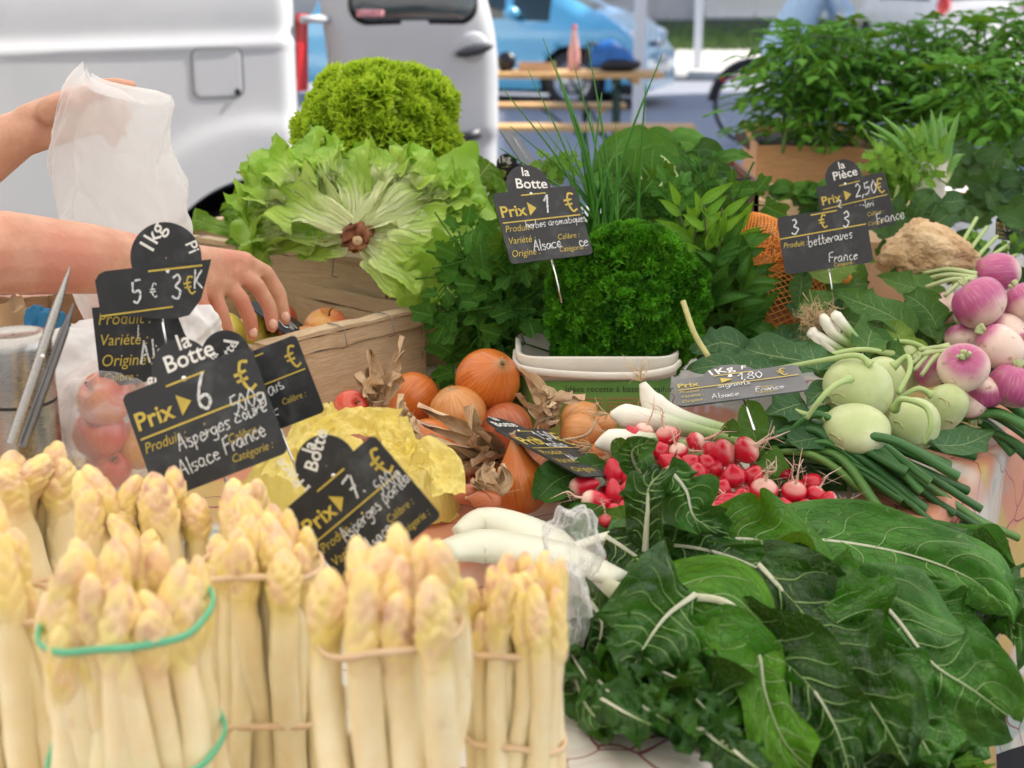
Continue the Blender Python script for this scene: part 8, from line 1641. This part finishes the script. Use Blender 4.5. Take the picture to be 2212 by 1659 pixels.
for k0, js in ((K[0], [(575, 590, 1.73), (604, 636, 1.74), (616, 690, 1.74)]), (K[1], [(556, 618, 1.70), (583, 665, 1.71), (588, 706, 1.71)]), (K[2], [(520, 645, 1.67), (540, 690, 1.68), (545, 724, 1.69)]), (K[3], [(474, 668, 1.64), (486, 704, 1.65), (492, 728, 1.66)])):
    pts = [k0] + [uh(*j) for j in js]; rs = [.0118, .0105, .0096, .0082]
    for a in range(3): cones.append((pts[a], pts[a + 1], rs[a], rs[a + 1]))
tb = [uh(412, 615, 1.60), uh(428, 655, 1.60), uh(448, 690, 1.61), uh(462, 716, 1.63)]
for a in range(3): cones.append((tb[a], tb[a + 1], (.018, .0125, .011)[a], (.0125, .011, .009)[a]))
# upper arm holding the bag
E2 = np.array([-.86, 1.80, 1.17]); W2_ = uh(62, 278, 1.74); G0 = uh(-40, 335, 1.74)
cones += [(S2_, E2, .055, .044), (E2, G0, .043, .040), (G0, W2_, .040, .0265)]
kn2 = [uh(165, 205, 1.74), uh(178, 228, 1.745), uh(185, 252, 1.75), uh(180, 275, 1.755)]
for i in range(4): cones.append((W2_ + np.array([0, 0, .008 - .006 * i]), kn2[i], .022, .0125))
for i in range(3): cones.append((kn2[i], kn2[i + 1], .012, .012)); cones.append(((W2_ + kn2[i]) / 2, (W2_ + kn2[i + 1]) / 2, .018, .018))
for k0, js in ((kn2[0], [(215, 188, 1.745), (250, 183, 1.75), (283, 186, 1.75)]), (kn2[1], [(232, 216, 1.76), (262, 226, 1.775), (275, 250, 1.775)]), (kn2[2], [(236, 246, 1.77), (262, 262, 1.78), (262, 284, 1.78)]), (kn2[3], [(226, 276, 1.775), (246, 292, 1.785), (244, 308, 1.78)])):
    pts = [k0] + [uh(*j) for j in js]; rs = [.0110, .0100, .0092, .0078]
    for a in range(3): cones.append((pts[a], pts[a + 1], rs[a], rs[a + 1]))
tb = [uh(105, 240, 1.72), uh(150, 218, 1.71), uh(195, 200, 1.715), uh(225, 200, 1.725)]
for a in range(3): cones.append((tb[a], tb[a + 1], (.017, .0125, .011)[a], (.0125, .011, .0085)[a]))
for sg in (-1, 1):
    hp = hipc + [0, sg * .09, -.05]; kn_ = hp + [-.02, .02 * sg, -.44]; ft = kn_ + [-.03, 0, -.42]
    cones += [(hp, kn_, .09, .06), (kn_, ft, .06, .04), (ft, ft + [.17, 0, -.03], .035, .03)]
remesh_body('body', cones, SKIN, VE, .0034, 6, .5)
cl = [(hipc + [0, 0, .02], chest, .165, .17), (chest, S1, .11, .085), (chest, S2_, .11, .085), (S1, S1 * .55 + E1 * .45, .078, .072), (S2_, S2_ * .55 + E2 * .45, .078, .072)]
remesh_body('tee_shirt', cl, simple('grey cotton', (.16, .17, .2), .85, .1, 14, bump=.3), VE, .012, 5)
cl = []
for sg in (-1, 1):
    hp = hipc + [0, sg * .09, -.05]; kn_ = hp + [-.02, .02 * sg, -.44]; ft = kn_ + [-.03, 0, -.42]; cl += [(hp, kn_, .11, .08), (kn_, ft + [0, 0, .05], .078, .06), (hipc, hp, .15, .12)]
remesh_body('trousers', cl, simple('dark work trousers', (.04, .05, .06), .85, .2, 14), VE, .014, 5)
for sg in (-1, 1):
    ft = hipc + [-.05, sg * .11, -.91]; remesh_body('shoe', [(ft, ft + [.18, 0, -.01], .05, .04)], BLACK, VE, .012, 3)
# finger nails of the reaching hand
NAIL = simple('finger nail', (.72, .45, .36), .3, .05)
for (u, v, d) in ((617, 684, 1.728), (590, 700, 1.698), (547, 718, 1.678)):
    mb = MB(); mb.ball(P(u, v, d), (.0055, .003, .0065), 10, 8); obj('finger_nail', mb, NAIL, VE)

# ================================================================== BAGS
def vor2(x, y, cnt, seed, hx, hy):
    rs_ = np.random.default_rng(seed); cx = rs_.uniform(-hx, hx, cnt); cy = rs_.uniform(-hy, hy, cnt); h_ = rs_.uniform(0, .5, cnt); sc_ = math.sqrt(4 * hx * hy / cnt)
    sh = np.shape(x); x = np.ravel(x); y = np.ravel(y); out = np.full(len(x), 9.0)
    for i in range(cnt): out = np.minimum(out, np.hypot(x - cx[i], y - cy[i]) / sc_ + h_[i])
    return out.reshape(sh) - .6
def crum(x, y, seed, n0=30, hx=1.0, hy=1.0): return vor2(x, y, n0, seed, hx, hy) + .5 * vor2(x, y, n0 * 4, seed + 1, hx, hy) + .22 * vor2(x, y, n0 * 14, seed + 2, hx, hy)
def film(name, col, alpha, tr=.35, rough=.3):
    m = Mat(name, rough, .6, coat=.2); m.set('Base Color', col); m.bump(m.noise(22, 4, dist=1.5), .5, .008); t = m.n('ShaderNodeBsdfTranslucent'); m.put(t.inputs[0], col); mx = m.n('ShaderNodeMixShader'); mx.inputs[0].default_value = tr
    m.t.links.new(m.b.outputs[0], mx.inputs[1]); m.t.links.new(t.outputs[0], mx.inputs[2]); tp = m.n('ShaderNodeBsdfTransparent'); m2 = m.n('ShaderNodeMixShader'); 
    lw = m.n('ShaderNodeLayerWeight'); lw.inputs[0].default_value = .35; f = m.math('ADD', m.math('MULTIPLY', lw.outputs[1], 1 - alpha), alpha, clamp=True); m.put(m2.inputs[0], f)
    m.t.links.new(tp.outputs[0], m2.inputs[1]); m.t.links.new(mx.outputs[0], m2.inputs[2]); m.t.links.new(m2.outputs[0], m.out.inputs[0]); return m.done()
WB = film('white bag film', (.95, .96, .99), .46, .5, .14)
rows = [(172, 190, 10), (185, 192, 38), (196, 215, 70), (206, 250, 106), (230, 252, 114), (270, 248, 118), (330, 248, 122), (400, 252, 130), (460, 256, 136), (520, 262, 138), (580, 266, 130), (640, 272, 112), (690, 272, 90), (725, 272, 62), (745, 272, 30), (752, 272, 5)]
vv_ = np.linspace(172, 752, 110); cu = np.interp(vv_, [a for a, _, _ in rows], [b for _, b, _ in rows]); hw = np.interp(vv_, [a for a, _, _ in rows], [c for _, _, c in rows])
th = np.linspace(0, 2 * np.pi, 150, endpoint=False); G = np.zeros((110, 150, 3)); k = mpp(400, 1.70)
for i, v in enumerate(vv_):
    c = P(cu[i], v, 1.70); sq = .30 + .25 * min(1, i / 90); x = np.cos(th); y = np.sin(th)
    t = (v - 172) / 580
    fold = .16 * np.abs(np.sin(th * 3.5 + 2.2 * math.sin(t * 4))) ** .6 * (1 - .5 * t) + .09 * fnoise(x * 4 + 4 * t, y * 4, t * 7, 31) + .09 * np.abs(fnoise(x * 7 + 3 * t, y * 7, t * 9, 32)) ** .6
    fold = fold * .6 + .19 * crum((th - 3.14) / 3.2, np.full(150, (t * 2 - 1)) + .25 * np.sin(th * 2), 61, 26)
    rr_ = hw[i] * k * (1.0 - .12 + fold * (1.0 if t > .06 else t / .06))
    G[i] = np.stack([c[0] + rr_ * x, c[1] + rr_ * y * sq, c[2] + .004 * fnoise(x * 6, y * 6, t * 10, 33) + (.012 * np.maximum(0, -x) * (1 - t) ** 8) + .01 * np.sin(th * 3) * (1 - t) ** 10], -1)
mb = MB(); mb.grid(G, True); bag_ = obj('plastic_bag', mb, WB); tag(bag_, 'thin white plastic bag hanging from the upper hand', 'plastic bag')
apple('apple inside the bottom of the hanging white bag', 285, 690, 48, 1.71, (.1, -.3, .9))
apple('second apple low in the hanging white bag', 245, 660, 44, 1.72, (-.3, -.3, .8))
# apples in a clear bag on the left
for i, (u, v, rp, lab_) in enumerate([(225, 860, 62, 'upper left apple in the clear bag'), (310, 850, 48, 'apple in the clear bag touching the folded price sign'), (215, 935, 58, 'middle apple in the clear bag'), (300, 960, 55, 'lower right apple in the clear bag behind the six euro sign'), (235, 1010, 50, 'lowest apple in the clear bag above the asparagus tips')]): apple(lab_, u, v, rp, 1.26 + .02 * (i % 2), (.2 * (i - 2), -.5, .6))
CB_ = film('clear bag film', (.88, .88, .9), .14, .2, .12)
def blobfilm(name, c, rad, mat, seed, label=None, cat=None, amp=.12, n=110, tail=None, parent=None, freq=3.5, cutz=-9):
    th = np.linspace(0, 2 * np.pi, n, endpoint=False); ph = np.linspace(.03, np.pi - .03, n // 2); X_ = np.sin(ph)[:, None] * np.cos(th); Y_ = np.sin(ph)[:, None] * np.sin(th); Z_ = -np.cos(ph)[:, None] * np.ones(n)
    rs_ = np.random.default_rng(seed); D_ = np.stack([X_, Y_, Z_], -1); f = np.ones(X_.shape)
    for cnt_, am_ in ((int(freq * 9), 1.0), (int(freq * 34), .5), (int(freq * 120), .2)):
        cc_ = nrm(rs_.normal(0, 1, (cnt_, 3))); hgt = rs_.uniform(-.25, .25, cnt_); dd_ = np.linalg.norm(D_[..., None, :] - cc_, axis=-1) + hgt * .4; f = f + amp * am_ * (dd_.min(-1) * math.sqrt(cnt_) * .42 - .3)
    G = np.stack([X_, Y_, Z_], -1) * f[..., None] * np.asarray(rad) + c; G[..., 2] = np.maximum(G[..., 2], T + .001 + .002 * np.abs(X_))
    mb = MB(); mb.grid(G, True); o = obj(name, mb, mat, parent)
    if label: tag(o, label, cat)
    return o
blobfilm('plastic_bag', P(245, 935, 1.27), (.058, .055, .062), CB_, 5, 'clear plastic bag full of orange red apples behind the asparagus', 'plastic bag', .13)
WP = simple('white wrapping paper', (.72, .72, .74), .6, .04, 20, bump=.5)
blobfilm('paper_bag', P(200, 835, 1.36), (.062, .04, .055), film('white carrier film', (.8, .8, .82), .9, .3, .5), 9, 'crumpled white bag behind the clear bag of apples', 'bag', .22, freq=2.5)
blobfilm('paper_bag', P(415, 720, 1.56), (.028, .02, .03), WP, 15, 'crumpled white paper between the apple sign and the hand', 'paper', .3, freq=3)
YB = film('yellow bag film', (.92, .80, .24), .88, .35, .3)
YE = empty('yellow_bag', P(760, 1130, 1.33) * [1, 1, 0] + [0, 0, T], 'crumpled yellow plastic bag behind the seven euro sign', 'plastic bag')
def mound(pc, hx, hy, H, seed, ang=0, n=150, mat=YB, parent=YE, nm='bag', amp=.018, n0=22):
    a, b_ = np.meshgrid(np.linspace(-1, 1, n), np.linspace(-1, 1, n)); rr_ = np.sqrt(a ** 2 + b_ ** 2); pr = np.clip(1 - np.clip(rr_, 0, 1) ** 2.2, 0, 1) ** .6; z = H * pr + amp * crum(a, b_, seed, n0) * (.3 + pr)
    k_ = 1 + .10 * crum(a, b_, seed + 9, n0); x = a * hx * k_; y = b_ * hy * k_; c_, s_ = math.cos(ang), math.sin(ang); f = np.where(rr_ > 1, 1 / np.maximum(rr_, 1e-3), 1); x, y = x * f, y * f
    mb = MB(); mb.grid(np.stack([pc[0] + x * c_ - y * s_, pc[1] + x * s_ + y * c_, np.maximum(pc[2] + z, T + .002)], -1)); return obj(nm, mb, mat, parent)
mound(PZ(735, 1115, T), .076, .066, .082, 71, .2); mound(PZ(900, 1100, T), .044, .055, .056, 75, .4, n0=14); mound(PZ(640, 1100, T) + [0, -.04, 0], .06, .07, .07, 79, 0, n0=16)
for k, pts in enumerate([[(600, 1040, 1.22), (650, 960, 1.27), (690, 915, 1.30), (730, 905, 1.31)], [(660, 1000, 1.25), (720, 935, 1.29), (790, 915, 1.31), (850, 930, 1.31)], [(850, 925, 1.31), (862, 960, 1.29), (850, 1000, 1.27)], [(880, 990, 1.28), (930, 985, 1.28), (965, 1020, 1.26), (970, 1080, 1.24)]]):
    sp = crom([P(*p) for p in pts], 60); mb, sp2, N_, Sd_, w_ = leaf_mb(sp, .034, (0, -.75, .65), 'none', nv=60, nu=31, ruff=.0, cup=.25, seed=k); V = mb.V[0].reshape(60, 31, 3); a, b_ = np.meshgrid(np.linspace(-1, 1, 31), np.linspace(-1, 1, 60)); V = V + N_[:, None] * (.001 * np.abs(np.sin(a * 5 + 2 * b_ + k)) + .010 * crum(a * .45, b_, 90 + k, 40))[..., None]; mb.V = [V.reshape(-1, 3)]; obj('handle', mb, YB, YE)
blobfilm('plastic_film', P(1235, 1180, 1.13), (.022, .018, .030), film('crinkled film', (.85, .85, .87), .10, .2, .12), 41, 'crinkled clear plastic film between the asparagus and the chard', 'plastic film', .3, freq=3)
# chopped root vegetables glimpsed in film beside the small bundle
tag(blobfilm('plastic_film', P(1228, 1310, 1.05), (.016, .02, .035), film('crinkled film b', (.85, .85, .85), .10, .2, .12), 44, 'strip of clear film hanging down beside the small asparagus bundle', 'plastic film', .2), None)
# ================================================================== FLASK, SCISSORS, ODDS AND ENDS AT THE LEFT
m = Mat('brushed steel', .28, .5, metal=1); n = m.noise(3, 3, co=m.co('Object', (30, 30, 900))); m.set('Base Color', (.42, .41, .40)); m.set('Roughness', m.rng(n, .3, .7, .24, .32)); SST = m.done()
fk = P(40, 840, 1.20); rz_ = 79 * mpp(840, 1.20); ztf = P(40, 717, 1.20)[2]; FE = empty('steel_flask', (fk[0], 1.2, T), 'brushed steel vacuum flask with a black ring at the left edge', 'flask')
zr = P(40, 862, 1.2)[2]
mb = MB(); mb.lathe([(.001, T), (rz_ * .97, T), (rz_, T + .004), (rz_, zr - .0015)], 48, (fk[0], 1.2, 0)); obj('body', mb, SST, FE)
mb = MB(); mb.lathe([(rz_ * .985, zr - .0015), (rz_ * .985, zr + .0015)], 48, (fk[0], 1.2, 0)); obj('seal_ring', mb, BLACK, FE)
mb = MB(); mb.lathe([(rz_, zr + .0015), (rz_, ztf - .012), (rz_ * .97, ztf - .005), (rz_ * .88, ztf - .001), (rz_ * .7, ztf), (rz_ * .6, ztf - .002), (.001, ztf - .002)], 48, (fk[0], 1.2, 0)); obj('cap', mb, SST, FE)
SE = empty('scissors', P(30, 960, 1.12), 'steel scissors standing points up beside the flask', 'scissors')
def blade(pts, w0, w1, th, mat, nm):
    a, b_ = [P(*p) for p in pts]; d_ = nrm(b_ - a); s_ = nrm(np.cross(d_, [0, 1, .2])); n_ = np.cross(s_, d_); rows_ = []
    for t in np.linspace(0, 1, 12):
        w_ = (w0 + (w1 - w0) * t) * (1 if t < .8 else (1 - (t - .8) / .2 * .85)); c = a + (b_ - a) * t; rows_.append([c - s_ * w_, c - s_ * w_ * .6 - n_ * th, c + s_ * w_ * .6 - n_ * th, c + s_ * w_, c + s_ * w_ * .6 + n_ * th * .3, c - s_ * w_ * .6 + n_ * th * .3])
    mb = MB(); mb.grid(np.array(rows_), True); return obj(nm, mb, mat, SE)
blade([(25, 958, 1.10), (152, 575, 1.14)], .0048, .0038, .0014, SST, 'blade'); blade([(48, 965, 1.11), (160, 655, 1.15)], .0045, .004, .0014, simple('dull steel', (.2, .2, .21), .35, .15, metal=1), 'blade')
mb = MB(); mb.ball(P(92, 770, 1.105), .0022, 10, 8); obj('rivet', mb, CHROME, SE)
PE = empty('paper_cone', P(20, 700, 1.55), 'light brown paper cone at the left edge above the flask', 'paper'); mb, *_ = leaf_mb([P(20, 730, 1.55), P(18, 690, 1.55), P(10, 655, 1.55)], .04, (0, -1, .1), 'none', nv=10, nu=12, cup=-.6); obj('sheet', mb, simple('kraft paper', (.52, .36, .2), .8, .08, 20), PE)
mb, *_ = leaf_mb([P(30, 670, 1.54), P(36, 650, 1.54), P(38, 632, 1.54)], .022, (.2, -1, 0), 'lance', nv=10, nu=9, cup=.5); obj('flap', mb, simple('pale kraft paper', (.66, .50, .32), .8, .08, 20), PE)
blobfilm('blue_cloth', P(100, 735, 1.52), (.022, .018, .032), simple('blue cloth', (.02, .2, .42), .7, .2, 30, bump=.5), 51, 'crumpled bright blue cloth behind the scissors', 'cloth', .3)
# warm lamp free: nothing emissive on the stall
for o in bpy.data.objects:
    if '_l' in o: del o['_l']
